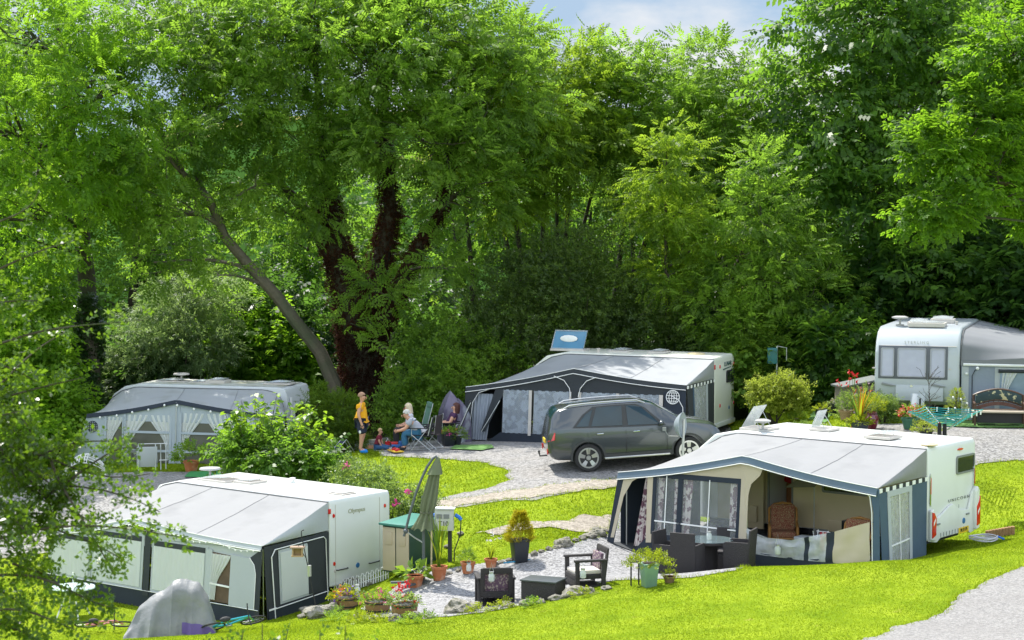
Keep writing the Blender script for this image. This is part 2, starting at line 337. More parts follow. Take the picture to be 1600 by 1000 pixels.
# ------------------------------------------------------------------ grass blades (stuff)
GR = np.random.default_rng(5)
def blades(name, n, xr, yr, h, w, m, poly=None, dense=None):
    x = GR.uniform(*xr, n); y = GR.uniform(*yr, n); q = np.stack([x, y], 1)
    keep = np.ones(n, bool)
    for s in SHEETS: keep &= ~in_poly(s, q)
    # only where the photo's lens sees it
    k = np.abs(x/y) < .28; keep &= k
    q = q[keep]
    nn = np.array([noise.noise((a*.8, b*.8, 0)) for a, b in q]); 
    z = hz(q[:, 0], q[:, 1]); N_ = len(q); a = GR.uniform(0, 6.283, N_); hh = h*(1+.2*nn)*GR.uniform(.5, 1.25, N_); ww = w*GR.uniform(.6, 1.3, N_)
    lean = GR.normal(0, .55, (N_, 2))*hh[:, None]
    B = np.column_stack([q, z-.005]); d = np.column_stack([np.cos(a)*ww, np.sin(a)*ww, np.zeros(N_)])
    tip = B + np.column_stack([lean, hh]); 
    V = np.stack([B-d, B+d, tip], 1).reshape(-1, 3)
    return tag(np_mesh(name, V, np.arange(N_*3).reshape(-1, 3), m), kind='stuff')
LEAFGAIN, _lg = 1.35, LEAFGAIN
M_BLADE = leafmat('grass_blade', (.082, .13, .007), (.163, .22, .012), .45, (.32, .42, .014), .6, .08)
LEAFGAIN = _lg
blades('grass', 640000, (-13, 13), (33, 47.5), .024, .011, M_BLADE)
blades('grass', 260000, (-14, 16), (46.5, 63), .05, .015, M_BLADE)

# longer tufts where the mower does not reach: along every edge between grass and gravel
Q_ = []
for s_ in SHEETS:
    for a_ in s_:
        if 33 < a_[1] < 64 and abs(a_[0]/a_[1]) < .28: Q_.append(a_)
Q_ = np.repeat(np.array(Q_), 16, 0); Q_ = Q_+GR.normal(0, .055, Q_.shape); N_ = len(Q_); z_ = hz(Q_[:, 0], Q_[:, 1]); a_ = GR.uniform(0, 6.283, N_); h_ = .075*GR.uniform(.3, 1.3, N_); w_ = .009*GR.uniform(.6, 1.3, N_)
B_ = np.column_stack([Q_, z_]); d_ = np.column_stack([np.cos(a_)*w_, np.sin(a_)*w_, np.zeros(N_)]); t_ = B_+np.column_stack([GR.normal(0, .5, (N_, 2))*h_[:, None], h_])
tag(np_mesh('grass', np.stack([B_-d_, B_+d_, t_], 1).reshape(-1, 3), np.arange(N_*3).reshape(-1, 3), M_BLADE), kind='stuff')
# ================================================================== vegetation
def rhomb(base, d, up, L_, W_):
    """a leaf of two faces bent along its midrib"""
    d = np.array(d, float); d /= np.linalg.norm(d); s = np.cross(up, d); s /= np.linalg.norm(s); b = np.array(base, float); u = np.cross(d, s)
    return [b, b+d*L_*.42+s*W_/2+u*W_*.12, b+d*L_-u*L_*.10, b+d*L_*.42-s*W_/2+u*W_*.12]
def tpl(kind):
    q = []
    if kind == 'ash':
        for i in range(4):
            x = .22+.2*i
            for s in (-1, 1): q.append(rhomb((x, 0, -.1*x*x), (.55, s, -.25), (0, 0, 1), .36, .17))
        q.append(rhomb((.95, 0, -.1), (1, 0, -.35), (0, 0, 1), .38, .17))
    elif kind == 'broad':
        for i in range(5):
            x = .1+.2*i; s = 1 if i % 2 else -1; q.append(rhomb((x, 0, 0), (.7, s*.9, -.3), (0, 0, 1), .5, .32))
    elif kind == 'maple':
        for i in range(4):
            x = .1+.25*i; s = 1 if i % 2 else -1
            for a in (-.7, 0, .7): q.append(rhomb((x+.1*s*0, s*.12, 0), (math.cos(a+s*.9), math.sin(a+s*.9), -.2), (0, 0, 1), .42, .25))
    elif kind == 'small':
        for i in range(7):
            a = i*2.4; x = .12*i; q.append(rhomb((x, 0, 0), (.6, math.cos(a), math.sin(a)), (.3, .2, 1), .34, .22))
    elif kind == 'needle':
        for i in range(8):
            a = i*2.4; x = .1*i; q.append(rhomb((x, 0, 0), (1.1, math.cos(a)*.8, math.sin(a)*.8), (.3, .2, 1), .42, .10))
    elif kind == 'single': q.append(rhomb((0, 0, 0), (1, 0, -.15), (0, 0, 1), 1, .62))
    elif kind == 'ivy':
        for i in range(3): q.append(rhomb((0, .3*(i-1), 0), (1, .6*(i-1), 0), (0, 0, 1), .8, .6))
    return np.array(q)            # (k,4,3)
def unit(v): return v/np.maximum(np.linalg.norm(v, axis=-1, keepdims=True), 1e-9)
def sprigs(P, D, size, kind, rng, tilt=.5, up=(0, 0, 1)):
    """P points, D outward direction; returns V, F of all the leaves"""
    T = tpl(kind); k = len(T); n = len(P)
    X = unit(D); U = unit(np.asarray(up, float)[None] + rng.normal(0, tilt, (n, 3))); Y = unit(np.cross(U, X)); Z = np.cross(X, Y)
    S = size*rng.uniform(.65, 1.3, n); Bm = np.stack([X, Y, Z], 1)*S[:, None, None]
    V = np.einsum('kpc,ncd->nkpd', T, Bm) + P[:, None, None]
    V = V.reshape(-1, 3); return V, np.arange(len(V)).reshape(-1, 4)
def clumps_on(blobs, n, rng, lo=.5, hi=1.05, low=-.75):
    """clump centres on and inside a set of lobes (centre, radii)"""
    w = np.array([(b[1][0]*b[1][2]) for b in blobs]); w = w/w.sum(); C = []; O = []; B = []
    for i, b in enumerate(blobs):
        k = max(2, int(round(n*w[i]))); d = unit(rng.normal(0, 1, (k*3, 3))); d = d[d[:, 2] > low][:k]
        r = rng.uniform(lo**3, hi**3, len(d))**(1/3.)
        r *= 1 + .22*np.sin(d[:, 0]*5+i*2)*np.cos(d[:, 2]*6+i)
        C.append(np.array(b[0]) + d*np.array(b[1])*r[:, None]); O.append(d); B.append(np.full(len(d), i))
    return np.concatenate(C), np.concatenate(O), np.concatenate(B)
def make_leaves(name, blobs, n, per, cr, size, kind, m, parent, seed, tilt=.5, droop=.25, lo=.5, hi=1.05, low=-.75, flat=.6, outw=.8):
    rng = np.random.default_rng(seed); C, O, B = clumps_on(blobs, n, rng, lo, hi, low)
    cs = rng.uniform(.55, 1.35, len(C))
    off = rng.normal(0, 1, (len(C), per, 3))*np.array([1, 1, flat])*cr*cs[:, None, None]
    P = (C[:, None]+off).reshape(-1, 3); D = (O[:, None]*outw + off/cr*.55 + rng.normal(0, .35, off.shape)).reshape(-1, 3); D[:, 2] -= droop
    V, Fq = sprigs(P, D, size, kind, rng, tilt)
    return np_mesh(name, V, Fq, m, parent), C, B
def bend(a, b, rng, k=5, amp=.12, lift=.0):
    a = np.array(a, float); b = np.array(b, float); Lh = np.linalg.norm(b-a); q = []
    r = rng.normal(0, amp*Lh, 3); r2 = rng.normal(0, amp*Lh*.4, 3)
    for i in range(k+1):
        t = i/k; q.append(a+(b-a)*t + r*math.sin(math.pi*t)*.6 + r2*math.sin(2*math.pi*t) + np.array([0, 0, lift*Lh])*math.sin(math.pi*t))
    return q
def taper(r0, r1, n, p=1): return [r0+(r1-r0)*(i/(n-1))**p for i in range(n)]
BARK = mat('bark', (.055, .045, .032), .9, var=.45, vscale=5, bump=.7, bscale=18, col2=(.05, .065, .03), c2scale=.9)
BARK2 = mat('grey_bark', (.10, .088, .062), .9, var=.4, vscale=6, bump=.7, bscale=18, col2=(.07, .08, .045), c2scale=.9)
IVYDEAD = leafmat('dead_ivy', (.018, .008, .005), (.065, .026, .015), .12, (.06, .022, .012), .8, .1)
LF = dict(
 ash=leafmat('ash_leaf', (.025, .06, .01), (.155, .25, .034), .5, (.27, .46, .04)),
 ashb=leafmat('bright_ash_leaf', (.04, .10, .01), (.14, .26, .018), .52, (.28, .5, .025)),
 ashy=leafmat('yellow_ash_leaf', (.04, .09, .01), (.16, .25, .022), .5, (.31, .46, .03)),
 elm=leafmat('elm_leaf', (.012, .04, .008), (.06, .12, .018), .42, (.16, .3, .025), .45, .3),
 maple=leafmat('maple_leaf', (.035, .09, .01), (.08, .155, .014), .5, (.24, .44, .02)),
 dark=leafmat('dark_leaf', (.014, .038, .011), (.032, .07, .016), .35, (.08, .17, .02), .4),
 haw=leafmat('hawthorn_leaf', (.026, .05, .015), (.055, .085, .022), .38, (.13, .2, .03), .4),
 willow=leafmat('willow_leaf', (.07, .12, .055), (.13, .19, .085), .4, (.25, .36, .1), .45),
 hedge=leafmat('hedge_leaf', (.03, .075, .006), (.075, .13, .012), .3, (.16, .25, .015), .6),
 phil=leafmat('large_shrub_leaf', (.06, .14, .012), (.13, .24, .018), .5, (.34, .55, .03), .38, .5),
 gold=leafmat('golden_leaf', (.12, .17, .014), (.3, .33, .05), .45, (.46, .56, .07), .5),
 goldc=leafmat('golden_conifer', (.2, .185, .004), (.36, .32, .006), .45, (.64, .56, .02), .6),
 lime=leafmat('lime_leaf', (.12, .16, .006), (.2, .24, .008), .4, (.5, .6, .03), .5),
 fresh=leafmat('fresh_leaf', (.07, .15, .02), (.14, .24, .03), .42, (.3, .45, .04), .45),
 rose=leafmat('rose_leaf', (.06, .11, .03), (.12, .18, .06), .4, (.24, .34, .06), .4),
 fore=leafmat('hawthorn_near_leaf', (.007, .016, .003), (.046, .08, .008), .42, (.10, .175, .01), .34, .5),
 ivy=leafmat('ivy_leaf', (.012, .034, .01), (.03, .065, .014), .25, (.06, .13, .02), .3, .6))
def B(px, py, d, rx, rz=None, ry=None): return (tuple(at(px, py, d)), (rx, ry or rx, rz or rx*.85))
THIN = .56
def tree(name, label, cat, base, trunks, blobs, n, per, cr, size, kind, lf, seed, bark=BARK, group='trees along the edge of the wood', twigs=.3, thin=None, **kw):
    kw.setdefault('tilt', .75)
    """trunks: list of (points, radii). Every lobe of the crown gets a limb from the nearest trunk point below it"""
    b = Vector(base); t = thing(name, label, cat, b, 0, group); rng = np.random.default_rng(seed+77)
    mb = MB(); TP = []
    for pts, rad in trunks:
        mb.tube(pts, rad, 9); 
        for i in range(len(pts)-1):
            for k in range(4): TP.append((np.array(pts[i])*(1-k/4)+np.array(pts[i+1])*k/4, rad[i]*(1-k/4)+rad[i+1]*k/4))
        TP.append((np.array(pts[-1]), rad[-1]))
    blobs = [(c, tuple(q*.93 for q in r)) for c, r in blobs]
    cr_o, C, Bi = make_leaves('crown', blobs, int(n*(thin or THIN)*1.15), int(per*1.1), cr*.92, size*.88, kind, LF[lf], None, seed, **kw)
    for i, bl in enumerate(blobs):
        c = np.array(bl[0]); best = min(TP, key=lambda q: np.linalg.norm((q[0]-c)*np.array([1, 1, .8])) + (6 if q[0][2] > c[2] - .25*bl[1][2] else 0) )
        r0 = min(best[1]*.75, .035*bl[1][0]+.03); pth = bend(best[0], c, rng, 6, .07, .05); mb.tube(pth, taper(r0, r0*.4, len(pth)), 6)
        idx = np.where(Bi == i)[0]; idx = rng.permutation(idx)[:max(2, int(len(idx)*twigs))]
        for j in idx:
            s = pth[int(rng.integers(2, len(pth)))]; q = bend(s, C[j], rng, 3, .09, .03); mb.tube(q, taper(r0*.34, .008, len(q)), 4, cap=False)
    tr = mb.obj('trunk', bark, None, smooth=True)
    for o in (tr, cr_o):
        o.data.transform(Matrix.Translation(-b)); o.parent = t
    return t
def gp(px, py): return gnd(px, py)
def base(px, d): 
    x = (px-800)/FPX*d; return Vector((x, d, gz(x, d)-.1))

# --- left bright ash, trunk wrapped in ivy
b = base(135, 68.0)
T1 = tree('ash_tree', 'bright yellow-green ash at the left edge on an ivy-wrapped dark trunk', 'tree', b,
 [([b, at(140,560,68.00), at(135,430,68.00), at(120,300,68.00), at(105,180,68.00), at(90,40,68.00)], [.42,.36,.3,.26,.2,.1])],
 [B(50,70,65.00,3.3,2.4),B(150,150,64.00,2.99),B(20,210,64.00,3.45),B(185,50,66.00,2.3,1.8),B(95,280,63.50,2.42),B(175,290,65.00,1.73),B(10,340,65.00,2.30),B(60,380,66.00,1.73)],
 760, 14, .34, .48, 'ash', 'ashb', 1, droop=.2, tilt=.85, thin=.42)
rng = np.random.default_rng(3); k = 5200; zz = rng.uniform(0, 5.2, k); aa = rng.uniform(0, 6.283, k); rr = .52+.14*np.sin(zz*2.1+aa*2)+rng.normal(0, .07, k) - .045*zz
P_ = np.stack([np.cos(aa)*rr, np.sin(aa)*rr, zz], 1); D_ = np.stack([np.cos(aa), np.sin(aa), rng.normal(-.8, .4, k)], 1)
v_, f_ = sprigs(P_, D_, .13, 'ivy', rng, .5); np_mesh('ivy', v_, f_, LF['ivy'], T1)
# --- great ash in the middle, stems wrapped in dead brown ivy
b = base(572, 68.5)
t2 = [([b, at(565,560,68.50), at(548,470,68.50), at(525,380,68.50), at(508,290,68.50), at(500,180,68.50), at(490,60,68.50)], [.7,.56,.46,.36,.26,.15,.07]),
      ([at(560,520,68.50), at(590,430,68.80), at(610,330,69.00), at(600,220,69.50), at(598,120,69.50)], [.4,.32,.24,.15,.08]),
      ([at(580,540,68.50), at(625,450,68.10), at(655,380,67.90), at(690,330,67.50), at(710,230,67.50)], [.3,.23,.18,.12,.07]),
      ([at(540,440,68.50), at(470,320,69.00), at(440,290,69.00), at(420,200,69.50)], [.3,.22,.16,.08])]
T2 = tree('ash_tree', 'huge ash in the centre with thick stems wrapped in red-brown dead ivy', 'tree', b, t2,
 [B(480,70,67.50,3.51),B(590,110,67.00,3.10),B(680,60,67.50,2.7),B(565,205,68.00,1.7),B(660,220,66.30,2.68),B(760,160,67.00,2.68),B(785,75,68.50,1.6),B(735,300,66.50,1.96),B(600,460,65.30,1.08),B(548,505,65.4,.6),B(612,545,65.2,.7),B(690,420,65.50,1.03),B(470,230,67.00,2.07),B(430,330,67.50,1.65),B(560,20,69.00,2.68),B(390,40,69.00,2.68),B(650,10,69.50,2.48),B(505,335,66.30,.8)],
 1150, 14, .38, .52, 'ash', 'ash', 2, droop=.2, twigs=.34, tilt=.9)
v_ = []; rng = np.random.default_rng(8); Pq = []; Dq = []
for pts, rad in t2[:3]:
    for i in range(0, min(4, len(pts)-1)):
        a = np.array(pts[i]); c = np.array(pts[i+1]); m_ = int(1400*np.linalg.norm(c-a)*max(rad[i], .2)); tt = rng.uniform(0, 1, m_); rr = (rad[i]*(1-tt)+rad[i+1]*tt)*1.12+rng.exponential(.06, m_)
        aa = rng.uniform(0, 6.283, m_); Pq.append(a+(c-a)*tt[:, None]+np.stack([np.cos(aa)*rr, np.sin(aa)*rr, 0*aa], 1)); Dq.append(np.stack([np.cos(aa), np.sin(aa), rng.normal(-1.2, .5, m_)], 1))
v_, f_ = sprigs(np.concatenate(Pq)-np.array(T2.location), np.concatenate(Dq), .17, 'small', rng, .6); np_mesh('dead_ivy', v_, f_, IVYDEAD, T2)
# --- leaning ash
b = base(533, 66.8)
tree('ash_tree', 'ash whose long bare grey trunk leans far to the left', 'tree', b,
 [([b, at(522,600,66.80), at(500,550,66.70), at(460,500,66.50), at(430,460,66.30), at(385,410,66.10), at(352,372,65.90), at(335,330,65.90), at(312,290,65.90), at(300,220,66.10), at(285,140,66.50)], [.29,.26,.23,.21,.2,.18,.16,.14,.11,.08,.05]),
  ([at(345,350,65.90), at(325,310,65.70), at(285,270,65.30), at(250,200,65.30)], [.16,.13,.1,.05])],
 [B(330,170,65.50,2.49),B(260,240,64.50,2.08),B(290,330,65.00,1.87),B(400,180,66.50,2.18),B(270,90,65.50,2.70),B(360,60,66.50,2.70),B(215,330,65.50,1.66),B(400,290,66.00,1.46),B(240,410,65.50,1.35),B(340,430,65.00,0.93),B(300,20,67.50,2.08)],
 640, 14, .36, .5, 'ash', 'ash', 4, bark=BARK2, droop=.2, twigs=.36, tilt=.9, thin=.42)
# --- slender stems right of the middle
def stems(bpx, d, tops, r=.13, split=.25):
    b = base(bpx, d); out_ = []; rg = np.random.default_rng(int(bpx))
    for (px, py) in tops:
        q = bend(b, at(px, py, d+rg.uniform(-1, 1)), rg, 6, .05); rr = r*rg.uniform(.75, 1.2); out_.append(([Vector(v) for v in q], taper(rr, .03, len(q))))
    return b, out_
b, t = stems(785, 70, [(742,180),(790,150),(715,250)], .17)
tree('ash_tree', 'slender ash on dark forked stems right of the great ash', 'tree', b, t, [B(740,144,69,2.2),B(800,190,69,2.3),B(770,89,70,1.6),B(830,250,69,1.7),B(720,220,69,1.5),B(785,320,68.5,1.2)], 330, 14, .36, .5, 'ash', 'ashy', 5, group='slender ashes right of the middle')
b, t = stems(868, 72, [(845,140),(880,110),(920,160),(950,200)], .15)
tree('ash_tree', 'pale green ash on a fan of thin stems above the open awning window', 'tree', b, t, [B(875,144,71,1.9),B(930,174,71,2.1),B(840,190,71,1.8),B(905,104,72,1.25),B(960,240,70.5,1.6),B(880,230,70,1.6),B(850,300,70,1.0)], 330, 14, .36, .48, 'ash', 'ashy', 6, group='slender ashes right of the middle')
b, t = stems(985, 73, [(985,90),(1010,70),(1050,140)], .16)
tree('ash_tree', 'tallest pale ash of the middle row with a narrow pointed top', 'tree', b, t, [B(1000,109,72,1.3),B(1010,174,71.5,2.2),B(955,114,72,1.5),B(1060,159,72,1.6),B(1020,250,71,1.9),B(1075,220,71,1.7),B(960,300,71,1.2),B(1015,330,70.5,1.3)], 340, 14, .36, .48, 'ash', 'ash', 7, group='slender ashes right of the middle')
b, t = stems(1110, 74, [(1110,100),(1160,120),(1200,140)], .16)
tree('ash_tree', 'rounded ash left of the tall dark elm with fresh green top', 'tree', b, t, [B(1110,124,73,2.0),B(1170,154,73,1.8),B(1220,144,74,1.7),B(1160,210,72,2.1),B(1210,250,72,1.8),B(1120,270,71.5,1.7),B(1100,109,74,.9),B(1180,330,71,1.6),B(1090,370,71,1.3)], 380, 14, .36, .48, 'ash', 'ash', 9, group='slender ashes right of the middle')
# --- dark elm on the right
b = base(1370, 70)
tree('elm_tree', 'tall dense dark green elm behind the white caravan', 'tree', b, [([b, at(1365,480,70), at(1372,350,70), at(1365,200,70), at(1360,60,70)], [.5,.4,.3,.2,.08])],
 [B(1350,50,68.5,3.0),B(1295,130,68,2.0),B(1440,70,69,2.6),B(1310,210,67,2.4),B(1410,210,67.5,2.6),B(1500,120,70,2.2),B(1260,280,67,2.0),B(1350,340,66.5,2.2),B(1470,310,67.5,2.6),B(1420,440,66,2.0),B(1540,420,67,2.4),B(1330,470,66,1.7),B(1590,300,69,2.6),B(1510,500,65.5,1.5),B(1390,540,66,1.2),B(1610,520,66,1.6),B(1400,-40,70,2.6),B(1330,0,70,1.7)],
 980, 15, .42, .5, 'broad', 'elm', 10, tilt=.6, droop=.45, flat=.35, low=-.6)
# --- maple at the right edge
b = base(1690, 53)
tree('maple_tree', 'light yellow-green maple reaching in from the right edge', 'tree', b, [([b, at(1690,450,53), at(1680,300,53), at(1670,150,53), at(1660,0,53)], [.3,.26,.2,.15,.06])],
 [B(1570,80,52,1.3),B(1530,190,51.5,1.25),B(1470,235,51,1.05),B(1560,285,51.5,1.4),B(1470,325,51,.8),B(1610,170,53,1.6),B(1640,320,53,1.4),B(1440,345,51,.4),B(1650,40,54,1.6)],
 420, 16, .22, .36, 'maple', 'maple', 11, tilt=.4, droop=.35, flat=.35)
# --- bright saplings and shrubs in front of the wood
b = base(1045, 66)
tree('ash_sapling', 'slim bright ash sapling rising above the hawthorn bush', 'tree', b, [([b, at(1042,450,66), at(1040,330,66), at(1042,220,66)], [.09,.07,.05,.02])],
 [B(1040,270,65.5,1.0,1.3),B(1050,340,65.5,1.25,1.2),B(1010,330,65.5,.8),B(1085,390,65.5,.9),B(1045,430,65.5,1.1),B(1042,215,65.8,.4,.7)], 190, 13, .26, .42, 'ash', 'ashy', 12, group='young growth in front of the wood')
b = base(1210, 65.5)
tree('ash_sapling', 'broad pale ash sapling thicket left of the white caravan', 'tree', b, [([b, at(1205,480,65.5), at(1195,380,65.5), at(1185,300,65.5)], [.12,.09,.06,.02])],
 [B(1185,340,65,1.4,1.6),B(1145,400,65,1.3),B(1240,400,65,1.5),B(1190,450,64.5,1.6),B(1270,460,64.5,1.3),B(1110,480,64.5,1.2),B(1185,270,65.3,.6,1.0),B(1240,520,64,1.3),B(1160,520,64,1.3)], 360, 13, .28, .42, 'ash', 'ash', 13, group='young growth in front of the wood')
def bush(name, label, px, d, blobs, n, per, cr, size, kind, lf, seed, group=None, cat='bush', stems_=7, **kw):
    b = base(px, d); t = thing(name, label, cat, b, 0, group); o, C, Bi = make_leaves('foliage', blobs, n, per, cr, size, kind, LF[lf], None, seed, **kw)
    mb = MB(); rg = np.random.default_rng(seed+5)
    for j in rg.permutation(len(C))[:stems_]:
        q = bend(b, C[j], rg, 4, .08); mb.tube(q, taper(.035, .008, len(q)), 5)
    s = mb.obj('stem', BARK, None, smooth=True)
    for q in (o, s): q.data.transform(Matrix.Translation(-b)); q.parent = t
    return t
UG = 'bushes in front of the wood'
bush('hawthorn_bush', 'wide dark hawthorn bush behind the middle caravan', 880, 66, [B(870,440,66,1.7),B(790,470,66,1.5),B(940,460,66,1.6),B(1000,500,65.5,1.4),B(860,520,65.5,1.6),B(930,530,65.5,1.5),B(770,530,65.5,1.3),B(1010,560,65,1.2),B(900,400,66.5,1.1),B(830,410,66.5,.9)], 520, 14, .3, .3, 'small', 'haw', 20, UG, stems_=20)
bush('bush', 'mid-green bush right behind the seated people', 660, 63.5, [B(650,620,63,1.1),B(700,590,63.5,1.2),B(625,660,62.5,.75),B(720,640,63,.9),B(750,570,64.5,1.2),B(690,540,65,1.1)], 300, 14, .24, .3, 'small', 'fresh' if False else 'ash', 21, UG)
bush('willow_bush', 'silvery pale willow bush left of the leaning trunk', 290, 71, [B(270,500,70.5,1.5),B(320,470,71,1.3),B(235,545,70,1.3),B(310,545,70,1.2),B(210,590,70,1.1)], 300, 14, .25, .36, 'needle', 'willow', 22, UG)
bush('bush', 'yellow-green bush with sunlit gaps beside the dark leaning trunk', 410, 73, [B(390,520,73,1.4),B(440,560,72.5,1.2),B(350,580,72.5,1.2),B(480,590,72.5,1.0),B(400,590,72,1.1)], 280, 13, .25, .4, 'broad', 'ashb', 23, UG)
bush('bush', 'fresh green bush at the far left behind the small branches', 60, 64, [B(30,560,63.5,1.4),B(75,580,63.5,.8),B(-20,640,62,1.4),B(70,640,62,1.2),B(30,490,65,1.3),B(10,700,60,1.0),B(70,690,60.5,.6)], 380, 13, .26, .36, 'broad', 'ashb', 24, UG)
bush('bush', 'low fresh bush with pale leaves between shrub and white caravan', 1180, 63.5, [B(1180,560,63.5,.9),B(1140,560,64.5,.8),B(1215,590,63,.6),B(1175,600,63,.7)], 150, 13, .22, .32, 'broad', 'fresh', 25, UG)
bush('laurel_bush', 'dark glossy bush filling the corner left of the white caravan', 1300, 63.5, [B(1290,540,63.5,1.2),B(1330,590,63,1.0),B(1260,600,63.5,.9),B(1350,540,64.5,1.1),B(1300,620,63,.7)], 260, 13, .24, .4, 'broad', 'elm', 26, UG, droop=.4)
bush('bush', 'dark bush under the great ash beside its trunk', 470, 74, [B(480,520,74,1.4),B(620,540,74,1.5),B(640,480,75,1.3),B(420,480,74,1.3)], 260, 12, .28, .4, 'broad', 'dark', 27, UG)
bush('variegated_shrub', 'rounded yellow-variegated shrub beside the middle caravan', 1216, 60, [B(1216,606,60,.46,.4),B(1200,627,59.7,.35,.32),B(1236,624,59.7,.35,.32),B(1190,610,60,.3),B(1246,608,60,.25)], 170, 12, .13, .2, 'small', 'gold', 28, 'garden shrubs')
o = bush('conifer_hedge', 'clipped yellow-green conifer hedge left of the man in yellow', 525, 60.3, [B(535,655,60.3,.42,.85),B(500,650,60.6,.45,.8),B(515,690,60,.5,.6),B(548,690,60,.3,.6)], 300, 12, .12, .2, 'needle', 'hedge', 29, 'garden shrubs', lo=.75, up=None) if False else bush('conifer_hedge', 'clipped yellow-green conifer hedge left of the man in yellow', 525, 60.3, [B(535,655,60.3,.42,.85),B(500,650,60.6,.45,.8),B(515,690,60,.5,.6),B(548,690,60,.3,.6)], 300, 12, .12, .2, 'needle', 'hedge', 29, 'garden shrubs', lo=.75)
# big-leaved shrub between the two left pitches
b = base(420, 54.5); rg = np.random.default_rng(31); t = thing('large_leaved_shrub', 'bright shrub of upright arching shoots with large leaves between the left caravans', 'shrub', b, 0, 'garden shrubs'); mb = MB(); Pq = []; Dq = []
for i in range(84):
    tx = rg.uniform(345, 525); top = 640+abs(tx-430)*.22+rg.uniform(-28, 45); 
    if i < 9: tx = [400,412,372,455,470,500,515,440,352][i]; top = [612,622,640,640,622,626,650,655,668][i]
    dd = rg.uniform(53.2, 55.8); e = np.array(at(tx, top, dd)); s = np.array(b)+np.array([(tx-425)*.0085, (dd-54.5)*.5, .1]); q = bend(s, e, rg, 8, .05, .02); mb.tube(q, taper(.02, .005, len(q)), 4)
    for j in range(34):
        u = rg.uniform(.12, 1)*8; k = min(int(u), 7); p = q[k]*(1-u+k)+q[k+1]*(u-k); Pq.append(p+rg.normal(0, .03, 3)); a = rg.uniform(0, 6.283); Dq.append((math.cos(a), math.sin(a), rg.uniform(-.5, .25)))
for o_ in (mb.obj('stem', BARK, None, smooth=True),): o_.data.transform(Matrix.Translation(-b)); o_.parent = t
v_, f_ = sprigs(np.array(Pq)-np.array(b), np.array(Dq), .2, 'single', rg, .45); np_mesh('foliage', v_, f_, LF['phil'], t)
PX = [B(378,705,54,.6,.45),B(430,715,53.6,.95,.6),B(490,725,53.4,.6,.45)]
bush('low_shrub', 'dark green low shrub at the foot of the bright arching shoots', 400, 53.6, PX, 170, 12, .18, .24, 'broad', 'elm', 32, 'garden shrubs', lo=.4)
bush('rose_bush', 'grey-green rose bush with pink blooms behind the green storage box', 615, 49.5, [B(600,770,49.8,.6,.42),B(640,800,49.2,.6,.5),B(570,745,50.3,.55,.35),B(660,790,49,.4,.5),B(620,835,48.8,.6,.4),B(545,740,51,.4,.3)], 240, 13, .13, .17, 'small', 'rose', 33, 'garden shrubs', lo=.4)
# --- deeper wood behind: copies of four full trees, each at its own place
protos = []
for s, lf in ((50, 'dark'), (51, 'ash'), (52, 'elm'), (53, 'dark')):
    x0 = Vector((0, 88, gz(0, 88)-.2)); rg = np.random.default_rng(s)
    bl = [((rg.uniform(-2.6, 2.6), 88+rg.uniform(-2, 2), 2.2+i*1.35), (rg.uniform(1.9, 2.9), 2.2, 1.9)) for i in range(10)]
    protos.append(tree('woodland_tree', 'x', 'tree', x0, [([x0, x0+Vector((.2, 0, 5)), x0+Vector((-.2, .2, 10)), x0+Vector((0, 0, 14))], [.3, .24, .16, .06])], bl, 330, 12, .5, .62, 'broad', lf, s, group='trees deep in the wood', twigs=.1))
spots = [(-27,72,1.05),(-22,80,1.1),(-16,84,.8),(15.5,80,.85),(19,78,1.1),(23,72,1.1),(27,68,1.15),(-26,90,1.3),(20,90,1.2),(-8,92,.6),(11,94,.62)]
wl = ['at the far left edge behind the bright ash','second from the left behind the bright ash','behind the ivy-wrapped trunk','behind the dark elm','right of the dark elm','behind the maple','at the far right edge behind the maple','far back at the left corner','far back at the right corner','far back behind the leaning trunk','far back left of the elm']
for i, (x, y, s) in enumerate(spots):
    o = protos[i] if i < 4 else copy_tree(protos[i % 4]); o.location = (x, y, gz(x, y)-.2); o.rotation_euler = (0, 0, i*1.7); o.scale = (s*1.05, s*1.05, s)
    o['label'] = 'shaded woodland tree ' + wl[i]
fill = [(-13,88,.52),(-8.5,84,.5),(-5.5,90,.62),(-2.5,84,.5),(.6,89,.6),(3.4,85,.52),(6.6,90,.62),(9.5,86,.55),(12.5,90,.6)]
fl_ = ['behind the willow bush','just right of the leaning trunk','between the leaning trunk and the brown stems','behind the brown ivy stems','right of the brown ivy stems','behind the forked stems','behind the fan of thin stems','behind the pale saplings','left of the dark elm']
f0 = None; rg = np.random.default_rng(58); x0 = Vector((0, 88, gz(0, 88)-.2))
bl = [((rg.uniform(-2.8, 2.8), 88+rg.uniform(-2, 2), 2.0+i*1.3), (rg.uniform(2.0, 2.9), 2.2, 1.9)) for i in range(10)]
for i, (x, y, s) in enumerate(fill):
    o = f0 = tree('woodland_tree', 'x', 'tree', x0, [([x0, x0+Vector((.2, 0, 5)), x0+Vector((-.2, .2, 10)), x0+Vector((0, 0, 13))], [.3, .24, .16, .06])], bl, 330, 12, .5, .62, 'broad', 'elm', 58, group='low trees beyond the wood, leaves coloured dark for shade', twigs=.1) if i == 0 else copy_tree(f0)  # dark elm leaf colour stands in for shade in the gaps
    o.location = (x, y, gz(x, y)-.2); o.rotation_euler = (0, 0, i*1.3); o.scale = (s*1.45, s*1.3, s*1.25); o['label'] = 'low tree with leaves coloured dark as shade in the gaps ' + fl_[i]
